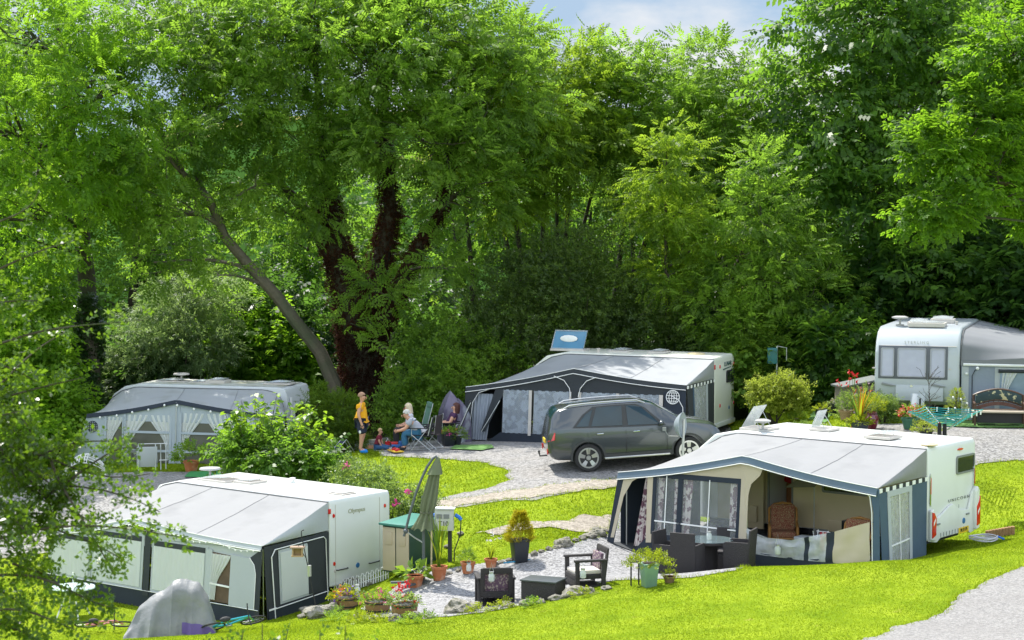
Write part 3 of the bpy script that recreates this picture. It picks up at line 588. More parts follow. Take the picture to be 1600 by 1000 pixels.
# --- understorey in the shade at the wood's edge
usp = [(-22,66,1.5),(-13.2,72,1.3),(-8.5,75,1.4),(-1.8,73,1.4),(2.2,71,1.1),(7,70,1.3),(12.5,66.5,1.5),(16.5,66,1.7),(-17.5,70,1.5),(20,64,1.6)]
ul = ['at the far left edge of the wood','behind the left-hand grey awning','beside the leaning trunk','behind the brown ivy stems','behind the hawthorn bush','behind the pale sapling','under the dark elm','right of the dark elm','behind the ivy-wrapped trunk','at the far right edge of the wood']
u0 = None
for i, (x, y, s) in enumerate(usp):
    if u0 is None: 
        bb_ = Vector((x, y, gz(x, y))); u0 = o = bush('undergrowth_bush', 'x', 800+x/y*FPX, y, [((bb_.x+a, bb_.y+c, bb_.z+h), (1.1, 1, .9)) for a, c, h in ((0, 0, 1), (1, .2, .8), (-1, .1, .9), (.4, .3, 1.9), (-.6, 0, 1.8))], 300, 12, .3, .36, 'broad', 'dark', 61, 'undergrowth at the foot of the wood')
        d_ = bb_ - u0.location
        for ch in u0.children: ch.data.transform(Matrix.Translation(-d_))
    else: o = copy_tree(u0)
    o.location = (x, y, gz(x, y)-.1); o.rotation_euler = (0, 0, i*2.1); o.scale = (s, s, s); o['label'] = 'dark undergrowth bush ' + ul[i]

# --- near hawthorn at the left, out of focus
FOREB = (-2.55, 9.2, gz(-2.55, 9.2)-.1)
t = thing('hawthorn_shrub', 'blurred small-leaved hawthorn branches close to the lens at the left', 'shrub', FOREB, 0, 'hawthorns near the viewer'); rg = np.random.default_rng(70); mb = MB(); Pq = []; Dq = []
def fore_branch(a, e, nl, amp=.05, spread=.035):
    q = bend(a, e, rg, 9, amp, .06); mb.tube(q, taper(.008, .002, len(q)), 5)
    for j in range(int(nl*.55)):
        u = (rg.uniform(0, 1)**.8)*9; k = min(int(u), 8); p = q[k]*(1-u+k)+q[k+1]*(u-k)+rg.normal(0, spread, 3); Pq.append(p); Dq.append(rg.normal(0, 1, 3)+np.array([0, 0, .1]))
root = np.array(FOREB)
for (px, py, d_, px2, py2, nl) in [(-60,560,9.2,225,500,70),(-40,440,9.3,120,375,60),(-80,420,9.1,60,300,26),(-60,640,9,130,590,80),(-60,700,9,235,740,110),(-40,640,9.3,100,520,60),(-30,780,9,250,800,120),(-20,760,9,190,690,110),(-60,860,8.8,285,840,110),(0,820,8.9,200,880,130),(-20,900,8.8,180,950,130),(30,760,9,150,820,110),(-40,960,8.8,120,985,110),(-60,640,8.9,30,760,150),(-60,760,8.9,70,860,170),(-50,840,8.8,90,800,150),(-60,900,8.8,60,960,170),(-60,580,9,30,680,130),(-50,700,8.9,110,780,130),(0,700,9,90,830,110),(-20,600,9.2,60,700,90),(-60,540,9.2,60,600,70),(20,880,8.9,100,930,100),(-40,800,8.9,60,900,120),(60,780,9,215,700,70),(-60,700,9.1,40,640,80),(-40,480,9.3,60,470,60),(80,720,9,180,900,90),(-30,960,8.8,70,1010,120)]:
    a = np.array(at(px, py, d_)); fore_branch(a, np.array(at(px2, py2, d_+rg.uniform(-.35, .35))), nl)
for px, py in ((-60,560),(-40,440),(-60,700),(-30,780),(-20,900)):
    e = at(px, py, 9.1); q = bend(root, np.array(e), rg, 6, .06); mb.tube(q, taper(.03, .008, len(q)), 6)
o_ = mb.obj('stem', BARK, None, smooth=True); o_.data.transform(Matrix.Translation(-Vector(FOREB))); o_.parent = t
v_, f_ = sprigs(np.array(Pq)-root, np.array(Dq), .075, 'small', rg, .8); np_mesh('foliage', v_, f_, LF['fore'], t)
b = Vector((-.93, 8.4, gz(-.93, 8.4)-.1)); t = thing('hawthorn_shrub', 'blurred hawthorn tips poking up at the bottom edge', 'shrub', b, 0, 'hawthorns near the viewer'); mb = MB(); Pq = []; Dq = []
for px, py in ((380,985),(410,975),(450,985),(500,985),(540,978),(355,995),(330,1005),(575,1000),(610,1005)): fore_branch(np.array(b), np.array(at(px, py, 8.4)), 60, .04, .02)
o_ = mb.obj('stem', BARK, None, smooth=True); o_.data.transform(Matrix.Translation(-b)); o_.parent = t
v_, f_ = sprigs(np.array(Pq)-np.array(b), np.array(Dq), .075, 'small', rg, .8); np_mesh('foliage', v_, f_, LF['fore'], t)
# ================================================================== caravans and awnings
M_WHITE = mat('caravan_white', (.68, .70, .675), .35, var=.03, vscale=1.2, coat=.15, col2=(.58, .60, .555), c2scale=1.1, c2lo=.5, c2hi=.9)
M_ROOFW = mat('roof_white', (.36, .36, .355), .5, var=.06, vscale=2, col2=(.55, .56, .52), c2scale=1.6, c2lo=.5, c2hi=.85)
M_ROOFD = mat('mossy_roof', (.5, .51, .46), .7, var=.15, vscale=3, col2=(.24, .23, .13), c2scale=2.2, c2lo=.45, c2hi=.7)
M_SILVER = mat('silver_body', (.42, .46, .49), .3, var=.04, vscale=1, coat=.3)
M_CREAM = mat('caravan_cream', (.6, .5, .31), .4, var=.03, coat=.1)
M_BEIGE = mat('beige_canvas', (.55, .48, .36), .85, var=.06, vscale=3, bump=.15, bscale=60, transl=.15)
M_ROOFC = mat('pale_grey_canvas', (.27, .275, .28), .8, var=.05, vscale=1.3, bump=.5, bscale=3, transl=.12, col2=(.215, .22, .225), c2scale=1.2, c2lo=.5, c2hi=.8)
M_ROOFC2 = mat('weathered_canvas', (.4, .42, .44), .8, var=.08, vscale=1.8, bump=.2, bscale=5, transl=.1, col2=(.3, .31, .3), c2scale=1.3, c2lo=.52, c2hi=.8)
M_NAVY = mat('navy_canvas', (.014, .022, .036), .8, var=.2, vscale=3, bump=.25, bscale=9)
M_BLUE = mat('slate_blue_canvas', (.05, .09, .14), .7, var=.15, vscale=3, bump=.2, bscale=9)
M_CHAR = mat('charcoal_canvas', (.028, .034, .04), .85, var=.2, vscale=3, bump=.25, bscale=9)
M_PGREY = mat('pale_panel_canvas', (.5, .54, .56), .85, var=.05, vscale=2, bump=.15, bscale=12, transl=.2)
M_SEAM = mat('roof_seam', (.17, .175, .18), .8)
M_SEAM2 = mat('grey_beading', (.13, .135, .14), .7)
M_WPIPE = mat('white_piping', (.78, .79, .78), .6)
M_CURT = mat('white_curtain', (.74, .77, .76), .9, var=.04, transl=.35)
M_GCURT = mat('blue_grey_curtain', (.25, .3, .36), .9, var=.15, vscale=4, col2=(.15, .185, .23), c2scale=5, c2lo=.5, c2hi=.55)
M_CLEAR = mat('clear_vinyl', (.5, .54, .57), .12, var=.3, vscale=4, alpha=.13, spec=.7, bump=.5, bscale=5)
M_CLEAR2 = mat('hazy_vinyl', (.6, .63, .64), .2, var=.35, vscale=6, alpha=.42, spec=.7, bump=.8, bscale=7)
M_DGLASS = mat('dark_window', (.02, .026, .026), .08, spec=.7, var=.3)
M_FRAME = mat('grey_window_frame', (.2, .215, .21), .5)
M_BLACK = mat('black_rubber', (.022, .022, .024), .7, var=.3)
M_DARK = mat('dark_interior_shade', (.04, .033, .026), .9, var=.4, vscale=2)
M_WOOD = mat('cupboard_wood', (.28, .11, .04), .5, var=.25, vscale=4)
M_RED = mat('red_lamp', (.62, .012, .01), .25, coat=.6, var=.15)
M_REDC = mat('red_cloth', (.35, .015, .025), .9)
M_YEL = mat('yellow_plate', (.72, .5, .015), .5, var=.08)
M_INK = mat('black_lettering', (.02, .022, .022), .5)
M_GREYINK = mat('grey_lettering', (.42, .44, .43), .5)
M_GOLDINK = mat('faded_gold_lettering', (.34, .34, .2), .6)
M_TEALINK = mat('dark_teal_lettering', (.01, .07, .07), .5)
M_BADGE = mat('blue_badge', (.02, .14, .36), .3, coat=.5)
M_CHROME = mat('chrome', (.7, .72, .72), .2, metal=1)
M_ALU = mat('aluminium', (.5, .52, .52), .4, metal=.8)
M_LID = mat('rooflight_plastic', (.52, .56, .58), .2, var=.15, vscale=5, alpha=.55, spec=.6)
M_LIDB = mat('blue_rooflight', (.08, .26, .42), .15, var=.2, vscale=3, alpha=.75, spec=.7)
M_LIDBASE = mat('rooflight_base', (.5, .47, .43), .7, var=.1)
M_RUB = mat('tyre_rubber', (.025, .025, .026), .85, var=.3)
class LP:
    """where a sight line of the photo meets a plane of a thing's own frame"""
    def __init__(s, M, ax, val): s.I = M.inverted(); s.ax = ax; s.val = val
    def __call__(s, px, py):
        o = s.I @ Vector((0, 0, CAMZ)); d = s.I.to_3x3() @ ray(px, py); k = (s.val - o[s.ax])/d[s.ax]; p = o + d*k
        return [(p.y, p.z), (p.x, p.z), (p.x, p.y)][s.ax]
def caravan(name, label, loc, rz, Lc, W_, prof, body, group='touring caravans on the pitches', axles=(.5,), roofm=None, bev=.06, holes=None):
    t = thing(name, label, 'caravan', loc, rz, group)
    mb = MB(); k = len(prof); mb.add([(x, 0, z) for x, z in prof]+[(x, W_, z) for x, z in prof], [tuple(range(k)), tuple(range(k, 2*k))[::-1]]+[(i, k+i, k+(i+1) % k, (i+1) % k) for i in range(k)])
    o = mb.obj('body', body, t, bevel=bev, seg=3, angle=50)
    if holes:
        cs = []
        for a, b in holes:
            c = MB().bb(a, b).obj('cut', M_DARK); c.parent = t; cs.append(c)
        bpy.context.view_layer.update(); boolean_cut(o, cs)
    for ax in axles:
        for y in (.14, W_-.14):
            w = MB(); w.lathe([(.31, -.1), (.33, -.07), (.33, .07), (.31, .1)], (-Lc*ax, y, .33), 20, Matrix.Rotation(R(90), 3, 'X')); wo = w.obj('wheel', M_RUB, t, smooth=True)
            MB().lathe([(.2, -.105), (.2, .105)], (-Lc*ax, y, .33), 14, Matrix.Rotation(R(90), 3, 'X')).obj('rim', M_ALU, wo)
    u = MB(); u.bb((-Lc+.6, .25, .26), (-.3, W_-.25, .42)); u.obj('chassis', M_BLACK, t)
    return t
def rooflight(t, x, y, z, sx=.5, sy=.5, openang=0, lid=None, base=.06, hinge=1):
    b = MB(); b.box((x, y, z+base/2), (sx+.1, sy+.1, base)); bo = b.obj('rooflight', M_LIDBASE, t, bevel=.015)
    l = MB(); ca, sa = math.cos(openang), math.sin(openang)
    def P(u, v):      # hinged on the front edge, dome shaped
        h = .05*math.sin(math.pi*u)*math.sin(math.pi*v)+.02; uu = u*sx
        return Vector((x-hinge*sx/2+hinge*(uu*ca-h*sa), y-sy/2+v*sy, z+base+uu*sa+h*ca))
    l.grid(P, 6, 6); l.obj('rooflight_lid', lid or M_LID, bo, smooth=True, solid=.012)
    if openang:
        s = MB(); 
        for v in (.1, .9): s.tube([Vector((x+hinge*sx*.25, y-sy/2+v*sy, z+base)), P(.75, v)], .008, 5)
        s.obj('stay', M_ALU, bo)
def dome_aerial(t, x, y, z, r=.2):
    m = MB(); m.lathe([(.12, 0), (.12, .06), (.03, .07), (.03, .2), (r, .25), (r*1.02, .28), (r*.6, .31), (.02, .315)], (x, y, z), 20); m.obj('aerial', M_ROOFW, t, smooth=True, angle=30)
def rwin(t, name, plane, a, b, depth, fm, pm, fw=.05, rad=.06, frame_name='window'):
    """framed window on a wall; plane(u,v,off) -> local point"""
    (u0, v0), (u1, v1) = a, b; u0, u1 = sorted((u0, u1)); v0, v1 = sorted((v0, v1))
    def rr(u0, v0, u1, v1, r, n=4):
        q = []
        for cx, cy, a0 in ((u1-r, v1-r, 0), (u0+r, v1-r, 90), (u0+r, v0+r, 180), (u1-r, v0+r, 270)):
            for i in range(n+1): an = R(a0+90*i/n); q.append((cx+r*math.cos(an), cy+r*math.sin(an)))
        return q
    o_, i_ = rr(u0, v0, u1, v1, rad), rr(u0+fw, v0+fw, u1-fw, v1-fw, max(.01, rad-fw*.6)); k = len(o_)
    m = MB(); A = [plane(u, v, depth) for u, v in o_]; Bq = [plane(u, v, depth) for u, v in i_]; C = [plane(u, v, 0) for u, v in o_]; D = [plane(u, v, .002) for u, v in i_]
    m.add(A+Bq+C+D, [(i, (i+1) % k, k+(i+1) % k, k+i) for i in range(k)]+[(i, 2*k+i, 2*k+(i+1) % k, (i+1) % k) for i in range(k)]+[(k+i, k+(i+1) % k, 3*k+(i+1) % k, 3*k+i) for i in range(k)])
    f = m.obj(frame_name, fm, t, smooth=True); p = MB(); p.quad(*[plane(u, v, depth*.45) for u, v in i_]); p.obj('pane', pm, f); return f
def lamp(t, pl, u, v, su, sv, m=None, name='marker_lamp', d=.025, rad=None):
    q = MB(); n = 12
    ring = [(math.cos(2*math.pi*i/n), math.sin(2*math.pi*i/n)) for i in range(n)]
    q.add([pl(u+a*su/2, v+b*sv/2, 0) for a, b in ring]+[pl(u+a*su/2*.85, v+b*sv/2*.85, d) for a, b in ring], [tuple(range(n, 2*n))]+[(i, (i+1) % n, n+(i+1) % n, n+i) for i in range(n)])
    return q.obj(name, m or M_RED, t, smooth=True, angle=30)
def rect(t, name, pl, a, b, m, d0=.004, d1=.012, bevel=0):
    q = MB(); (u0, v0), (u1, v1) = a, b
    q.add([pl(u, v, d0) for u, v in ((u0, v0), (u1, v0), (u1, v1), (u0, v1))]+[pl(u, v, d1) for u, v in ((u0, v0), (u1, v0), (u1, v1), (u0, v1))], [(4, 5, 6, 7), (0, 1, 5, 4), (1, 2, 6, 5), (2, 3, 7, 6), (3, 0, 4, 7), (3, 2, 1, 0)])
    return q.obj(name, m, t, bevel=bevel)
def rtext(t, name, body, pl_m, size, m, ex=.003, sx=1):
    return text_obj(name, body, size, m, t, pl_m @ Matrix.Diagonal((sx, 1, 1, 1)), ex)
def rear_M(y, z, x=.01): return Matrix.Translation((x, y, z)) @ Matrix(((0, 0, 1, 0), (1, 0, 0, 0), (0, 1, 0, 0), (0, 0, 0, 1)))
rearp = lambda u, v, o: Vector((o, u, v))
PROF = lambda L_: [(0, .42), (0, 2.46), (-.05, 2.58), (-L_+1.5, 2.62), (-L_+.9, 2.5), (-L_+.35, 2.05), (-L_+.06, 1.35), (-L_, .95), (-L_+.1, .5), (-L_+.35, .42)]

# ------------------------------------------------------------------ awnings
class Awning:
    def __init__(s, name, label, loc, rz, D, rail, eave, roofm, group='caravan awnings'):
        s.t = thing(name, label, 'awning', loc, rz, group); s.D = D; s.M = Matrix.Translation(loc) @ Matrix.Rotation(rz, 4, 'Z'); s.eave = eave; s.rail = rail
        s.LP = LP(s.M, 1, -D)
        R_ = [Vector((x, -.03, z)) for x, z in rail]; ls = [0]
        for i in range(1, len(R_)): ls.append(ls[-1]+(R_[i]-R_[i-1]).length)
        def railp(u):
            l = u*ls[-1]
            for i in range(1, len(ls)):
                if l <= ls[i]+1e-9: return R_[i-1].lerp(R_[i], (l-ls[i-1])/(ls[i]-ls[i-1]))
            return R_[-1]
        (xa, za), (xm, zm), (xb, zb) = eave
        def eavep(u):
            # the apex sits at its own place along the roof
            x = xa+(xb-xa)*u; k = (xm-xa)/(xb-xa)
            z = za+(zm-za)*(u/k) if u < k else zm+(zb-zm)*((u-k)/(1-k))
            z -= .05*math.sin(math.pi*(u/k if u < k else (u-k)/(1-k)))
            return Vector((x, -D-.04, z))
        s.railp, s.eavep = railp, eavep
        def P(u, v):
            p = railp(u).lerp(eavep(u), v); q = .06*math.sin(math.pi*v)*(1 if .03 < u < .97 else .4); p.z += -q*.5
            p.z += .012*noise.noise((p.x*1.3+p.y*2.5, p.y*.7, 1))+ .012*math.sin(p.x*5+p.y*1.1)*v*(1-v)*2
            e = min(u, 1-u)
            return p
        g = MB(); g.grid(P, 60, 14); g.obj('roof', roofm, s.t, smooth=True, solid=.012, angle=60)
        s.P = P; km = (xm-xa)/(xb-xa)
        for uu in (km, km+(1-km)*.5):
            q = MB(); q.tube([P(uu, i/14)+Vector((0, 0, .006)) for i in range(15)], .0045, 4); q.obj('seam', M_SEAM, s.t)
        q = MB(); q.tube([railp(i/40)+Vector((0, 0, .012)) for i in range(41)], .016, 5); q.obj('rail_beading', M_SEAM2, s.t, smooth=True)
        # fascia under the front edge
    def fascia(s, m, h=.14, out=.05, pipe=True, m2=None):
        g = MB(); g.grid(lambda u, v: s.eavep(u)+Vector((0, -out*v-.012, .015-h*v)), 40, 2); o = g.obj('fascia', m, s.t, smooth=True, solid=.01)
        if pipe:
            q = MB(); q.tube([s.eavep(i/30)+Vector((0, -out-.02, -h-.005)) for i in range(31)], .012, 5); q.tube([s.eavep(i/30)+Vector((0, -.025, .012)) for i in range(31)], .01, 5); q.obj('piping', M_WPIPE, o, smooth=True)
    def f(s, x, z, off=0):      # point of the front wall, which leans out towards the ground
        return Vector((x, -s.D-.03-.16*max(0, 1-z/1.9)+off, z))
    def px(s, *pp): return [s.LP(*p) for p in pp]
    def panel(s, name, pts, m, off=0, t=.012, parent=None):
        q = MB(); k = len(pts); A = [s.f(x, z, off) for x, z in pts]; Bq = [s.f(x, z, off-t) for x, z in pts]
        q.add(A+Bq, [tuple(range(k)), tuple(range(k, 2*k))[::-1]]+[(i, (i+1) % k, k+(i+1) % k, k+i) for i in range(k)]); return q.obj(name, m, parent or s.t)
    def strip(s, name, pts, w, m, off=-.02, parent=None):
        q = MB(); q.tube([s.f(x, z, off) for x, z in pts], w, 5); return q.obj(name, m, parent or s.t, smooth=True)
    def drape(s, name, top, bot, m, folds=6, amp=.03, off=.06, parent=None, pinch=None):
        """hanging cloth: top (x0,x1,z) bottom (x0,x1,z), gathered into folds"""
        q = MB()
        def P(u, v):
            x0 = top[0]+(bot[0]-top[0])*v; x1 = top[1]+(bot[1]-top[1])*v
            if pinch: 
                k = math.sin(min(1, v/pinch[0])*math.pi/2)**1.5 if v < pinch[0] else 1
                x0 = top[0]+(pinch[1]-top[0])*k if v < pinch[0] else pinch[1]+(bot[0]-pinch[1])*((v-pinch[0])/(1-pinch[0])); x1 = top[1]+(pinch[2]-top[1])*k if v < pinch[0] else pinch[2]+(bot[1]-pinch[2])*((v-pinch[0])/(1-pinch[0]))
            z = top[2]+(bot[2]-top[2])*v; p = s.f(x0+(x1-x0)*u, z, off); p.y += amp*math.sin(u*folds*2*math.pi); return p
        q.grid(P, folds*6, 10); return q.obj(name, m, parent or s.t, smooth=True)
    def end(s, name, y0, y1, zt0, zt1, m, x=None, off=0, zb0=0, zb1=0, t=.012, tilt=.12):
        """panel of the end wall between depths y0 and y1 (heights at the two sides)"""
        x = s.eave[2][0] if x is None else x
        X = lambda y: x*(-y/s.D)+s.xw*(1+y/s.D) + off
        q = MB(); P = [(y0, zb0), (y1, zb1), (y1, zt1), (y0, zt0)]
        A = [Vector((X(y)+tilt*max(0, 1-z/2)*(-y/s.D)*s.sgn, y, z)) for y, z in P]; Bq = [a+Vector((t*s.sgn, 0, 0)) for a in A]
        q.add(A+Bq, [(0, 1, 2, 3), (7, 6, 5, 4), (0, 1, 5, 4), (1, 2, 6, 5), (2, 3, 7, 6), (3, 0, 4, 7)]); return q.obj(name, m, s.t)
    def gable(s, m, u, zc, side):
        """cloth between the roof's end and the end wall"""
        q = MB(); e = s.P(u, 1)
        def P(a, b):
            r = s.P(u, a); lo = Vector((e.x*a+s.xw*(1-a), r.y, e.z*a+zc*(1-a))); return r.lerp(lo, b)+Vector((.05*math.sin(math.pi*b)*math.sin(math.pi*a)*side, 0, 0))
        q.grid(P, 14, 5); return q.obj('gable', m, s.t, smooth=True, solid=.01)
    def poles(s, xs, zt, r=.016):
        for x, z in zip(xs, zt):
            q = MB(); q.tube([Vector((x, -s.D+.08, 0)), Vector((x, -s.D+.08, z))], r, 6); q.obj('pole', M_ALU, s.t, smooth=True)
def checker(aw, zc, side, m1, m2, n=12, h=.09):
    q = MB(); e = aw.P(1 if side > 0 else 0, 1); f = lambda a, d, o: Vector((e.x*a+aw.xw*(1-a)+.02*side+o, e.y*a, e.z*a+zc*(1-a)-.02-d))
    vs = []
    for i in range(n+1):
        for o in (0, .012*side): vs += [f(i/n, 0, o), f(i/n, h, o)]
    for i in range(n):
        a = 4*i; b = a+4; q.cur = i % 2; q.m += [0]*0
        q.f += [(a, a+1, b+1, b), (a+2, b+2, b+3, a+3), (a, b, b+2, a+2), (a+1, a+3, b+3, b+1)]; q.m += [i % 2]*4
    q.v = [tuple(p) for p in vs]; q.f += [(0, 2, 3, 1), (4*n, 4*n+1, 4*n+3, 4*n+2)]; q.m += [0, 0]
    q.obj('checked_trim', [m1, m2], aw.t)
def arch(a, x0, x1, z0, z1, r, left=True, n=6):
    """corner points of a rounded inner corner"""
    q = []
    for i in range(n+1):
        an = math.pi/2*i/n; q.append((x0+r*(1-math.sin(an)) if left else x1-r*(1-math.sin(an)), z1-r*(1-math.cos(an))))
    return q

# ================= A: near right pitch
YA = R(-38); LA = Vector((9.45, 45, .02)); MA = Matrix.Translation(LA) @ Matrix.Rotation(YA, 4, 'Z')
sideA = LP(MA, 1, 0); rA = LP(MA, 0, 0)
d0 = sideA(1203, 742); d1 = sideA(1237, 832)
A_ = caravan('touring_caravan', 'white caravan with red tail lamps and the word UNICORN beside the open blue awning', LA, YA, 6.6, 2.5, PROF(6.6), M_WHITE, axles=(.42, .56), holes=[((d0[0], -.2, .5), (d1[0], 1.3, d0[1]+.05))])
# beige skin seen inside the awning, around the doorway
for nm, (xa, xb, za, zb) in {'side_panel': (-5.6, d0[0]-.05, .45, 2.4), }.items(): rect(A_, nm, lambda u, v, o: Vector((u, -o, v)), (xa, za), (xb, zb), M_CREAM, .002, .01)
rect(A_, 'side_panel', lambda u, v, o: Vector((u, -o, v)), (d1[0]+.04, .45), (-.15, 2.4), M_CREAM, .002, .01)
sA = lambda u, v, o: Vector((u, -o, v))
q = MB(); q.bb((d0[0]-.05, -.03, .45), (d0[0], 0, d0[1]+.06)); q.bb((d1[0], -.03, .45), (d1[0]+.04, 0, d0[1]+.06)); q.obj('door_frame', M_FRAME, A_)
a = sideA(1169, 735); b = sideA(1197, 826); dr = rect(A_, 'door', lambda u, v, o: Vector((u, -.08-o, v)), (a[0], b[1]), (b[0], a[1]+.1), M_CREAM, 0, .05, .01); c = sideA(1172, 788); e = sideA(1189, 815); rect(dr, 'bin', lambda u, v, o: Vector((u, -.13-o, v)), (c[0], e[1]), (e[0], c[1]), M_CREAM, 0, .08, .02)
rwin(A_, 'w', sA, sideA(1285, 752), sideA(1357, 776), .035, M_FRAME, M_DGLASS); a = sideA(1295, 812); b = sideA(1312, 832); rect(A_, 'locker_hatch', sA, (a[0], b[1]), (b[0]+.15, a[1]), M_CREAM, .012, .02, .004)
w_ = d1[0]-d0[0]
q = MB(); q.bb((d0[0]+.02, .75, .5), (d1[0]-.02, 1.25, 1.35)); q.obj('cupboard', M_WOOD, A_); q = MB(); q.box((d0[0]+.2, .7, 1.5), (.35, .12, .3), ry=.2); q.obj('cushion', M_REDC, A_, bevel=.04); q = MB(); q.bb((d0[0]+.03, 1.2, 1.5), (d1[0]-.03, 1.28, 1.75)); q.obj('curtain', M_CURT, A_)
# rear
Wm = rA(1537, 760)[0]
rwin(A_, 'w', rearp, rA(1493.5, 742), rA(1522, 707), .03, M_FRAME, M_DGLASS, .045, .07)
a = rA(1500, 701); lamp(A_, rearp, a[0], a[1]-.01, .3, .06, name='brake_lamp')
a = rA(1498, 779); rtext(A_, 'lettering', 'U N I C O R N', rear_M(a[0], a[1]), .1, M_FRAME, sx=1.8); a = rA(1498, 790.5); lamp(A_, rearp, a[0], a[1], .055, .1, M_GREYINK, 'emblem', .006)
# moulded lower panel with raised corners
pts = [(.02, .42), (.04, 1.12), (.12, 1.16), (.2, .98), (.42, .92), (.95, 1.14), (1.12, 1.15), (1.4, .98), (1.86, .93), (2.02, 1.3), (2.14, 1.42), (2.24, 1.38), (2.27, .42), (1.95, .36), (1.8, .44), (.5, .44), (.35, .36)]
pts = [(y*1.096, z) for y, z in pts]
q = MB(); q.slab([(0.003, y, z) for y, z in pts], .06, Vector((1, 0, 0))); q.obj('bumper', M_WHITE, A_, bevel=.02, seg=2)
q = MB(); q.slab([(.02, y, z) for y, z in ((2.23, .95), (2.27, 1.36), (2.38, 1.46), (2.48, 1.36), (2.49, .45), (2.3, .42))], .12, Vector((1, 0, 0))); q.slab([(.02, y, z) for y, z in ((.01, .45), (.01, 1.12), (.1, 1.18), (.2, .98), (.22, .42))], .1, Vector((1, 0, 0))); q.obj('bumper_corner', M_WHITE, A_, bevel=.04, seg=3)
for y0, y1, sd_, xx in ((.02, .2, 1, .121), (2.31, 2.482, -1, .141)):
    ys = [(y0, .5), (y1, .56), (y1+.01, .95), ((y0+y1)/2, 1.08), (y0, 1.1)] if sd_ > 0 else [(y0, .52), (y1, .55), (y1, 1.22), (y1-.06, 1.1), (y0, .98)]
    q = MB(); q.slab([(xx-.02, y, z) for y, z in ys], .035, Vector((1, 0, 0))); q.obj('tail_lamp', M_RED, A_, bevel=.012); q = MB(); ym = (y0+y1)/2; q.slab([(xx+.0155, ym-.05, .78), (xx+.0155, ym+.04, .9), (xx+.0155, ym+.045, .96), (xx+.0155, ym-.055, .86)], .003, Vector((1, 0, 0))); q.obj('reversing_lamp', M_WPIPE, A_)
for y in (.1, 2.4):
    q = MB(); q.slab([(.004, y-.035, 1.28), (.004, y+.02, 1.2), (.004, y+.035, 1.8), (.004, y, 1.98), (.004, y-.03, 1.9)], .03, Vector((1, 0, 0))); q.obj('grab_handle', M_CHROME, A_, bevel=.01); q = MB(); q.slab([(.035, y-.012, 1.5), (.035, y+.015, 1.5), (.035, y+.012, 1.86), (.035, y-.01, 1.88)], .006, Vector((1, 0, 0))); q.obj('marker_lamp', M_RED, A_)
a = rA(1502, 811); lamp(A_, lambda u, v, o: Vector((.062+o, u, v)), a[0], a[1]-.03, .16, .15, M_BADGE, 'badge', .012)
a = rA(1501.5, 827); pl = rect(A_, 'number_plate', lambda u, v, o: Vector((.062+o, u, v)), (a[0]-.26, a[1]-.07), (a[0]+.26, a[1]+.065), M_YEL, .001, .012); rtext(pl, 'lettering', 'ML59 FPE', rear_M(a[0], a[1], .077), .115, M_INK, sx=.82)
for yy, zz in ((.42, .78), (1.95, .84)): rect(A_, 'manoeuvring_handle', lambda u, v, o: Vector((.06+o, u, v)), (yy-.08, zz-.02), (yy+.08, zz+.02), M_FRAME, .003, .03, .008)
q = MB()
for i in range(9): q.bb((.06, .55+i*.15, .46), (.075, .56+i*.15, .56))
q.obj('air_vent', M_FRAME, A_)
top = LP(MA, 2, 2.62)
for px, py, an, s_ in ((1187, 671, 1.0, .62), (1288, 672, 1.15, .46), (1380, 684, .18, .58)):
    u = top(px, py); rooflight(A_, u[0], min(max(u[1], .55), 1.7), 2.615, s_, s_, an, hinge=1)
u = top(1163, 679); dome_aerial(A_, u[0], max(u[1], .25), 2.61, .19); u = top(1452, 694); q = MB(); q.lathe([(.2, 0), (.2, .02), (.12, .05), (.02, .055)], (u[0], u[1], 2.6), 18); q.obj('roof_vent', M_CREAM, A_, smooth=True)
# awning
aw = Awning('caravan_awning', 'awning with blue trim and a fallen clear front panel on the patio pitch', LA, YA, 2.75, [(-6.25, 1.75), (-5.9, 2.2), (-5.45, 2.46), (-5.0, 2.56), (-.02, 2.53)], [LP(MA, 1, -2.75)(968, 738), LP(MA, 1, -2.75)(1165, 712), LP(MA, 1, -2.75)(1373, 763)], M_ROOFC); aw.xw = -.02; aw.sgn = 1
aw.fascia(mat('blue_grey_fascia', (.085, .13, .175), .6, var=.15, vscale=3), .15, .06)
P_ = aw.px; x0 = aw.eave[0][0]; x1 = aw.eave[2][0]; xm = aw.eave[1][0]; ez = lambda x: aw.eavep((x-x0)/(x1-x0)).z-.1
aw.gable(M_ROOFC, 1, 1.93, 1); checker(aw, 1.93, 1, M_WPIPE, M_CHAR, 15)
zt = lambda y: aw.P(1, 1).z*(-y/aw.D)+1.93*(1+y/aw.D)-.1
Y_ = [-2.77, -2.35, -2.28, -1.05, -.95, -.02]
aw.end('end_panel', Y_[0], Y_[1], zt(Y_[0]), zt(Y_[1]), M_BLUE); aw.end('end_panel', Y_[4], Y_[5], zt(Y_[4]), zt(Y_[5]), M_BLUE)
wf = aw.end('end_window', Y_[1], Y_[4], zt(Y_[1]), zt(Y_[4]), M_CLEAR2)
for a, b in ((Y_[1], Y_[1]+.16), (Y_[4]-.16, Y_[4])): aw.end('window_frame', a, b, zt(a)-.01, zt(b)-.01, M_PGREY, off=.014).parent = wf
aw.end('window_frame', Y_[1], Y_[4], zt(Y_[1])-.012, zt(Y_[4])-.012, M_PGREY, off=.017, zb0=zt(Y_[1])-.14, zb1=zt(Y_[4])-.14).parent = wf
for z in (.62,): aw.end('window_bar', Y_[1]+.15, Y_[4]-.15, z+.03, z+.05, M_WPIPE, off=.014, zb0=z, zb1=z+.02).parent = wf
aw.end('window_bar', -1.68, -1.65, zt(-1.7)-.13, zt(-1.65)-.13, M_WPIPE, off=.0145, zb0=.05, zb1=.05).parent = wf
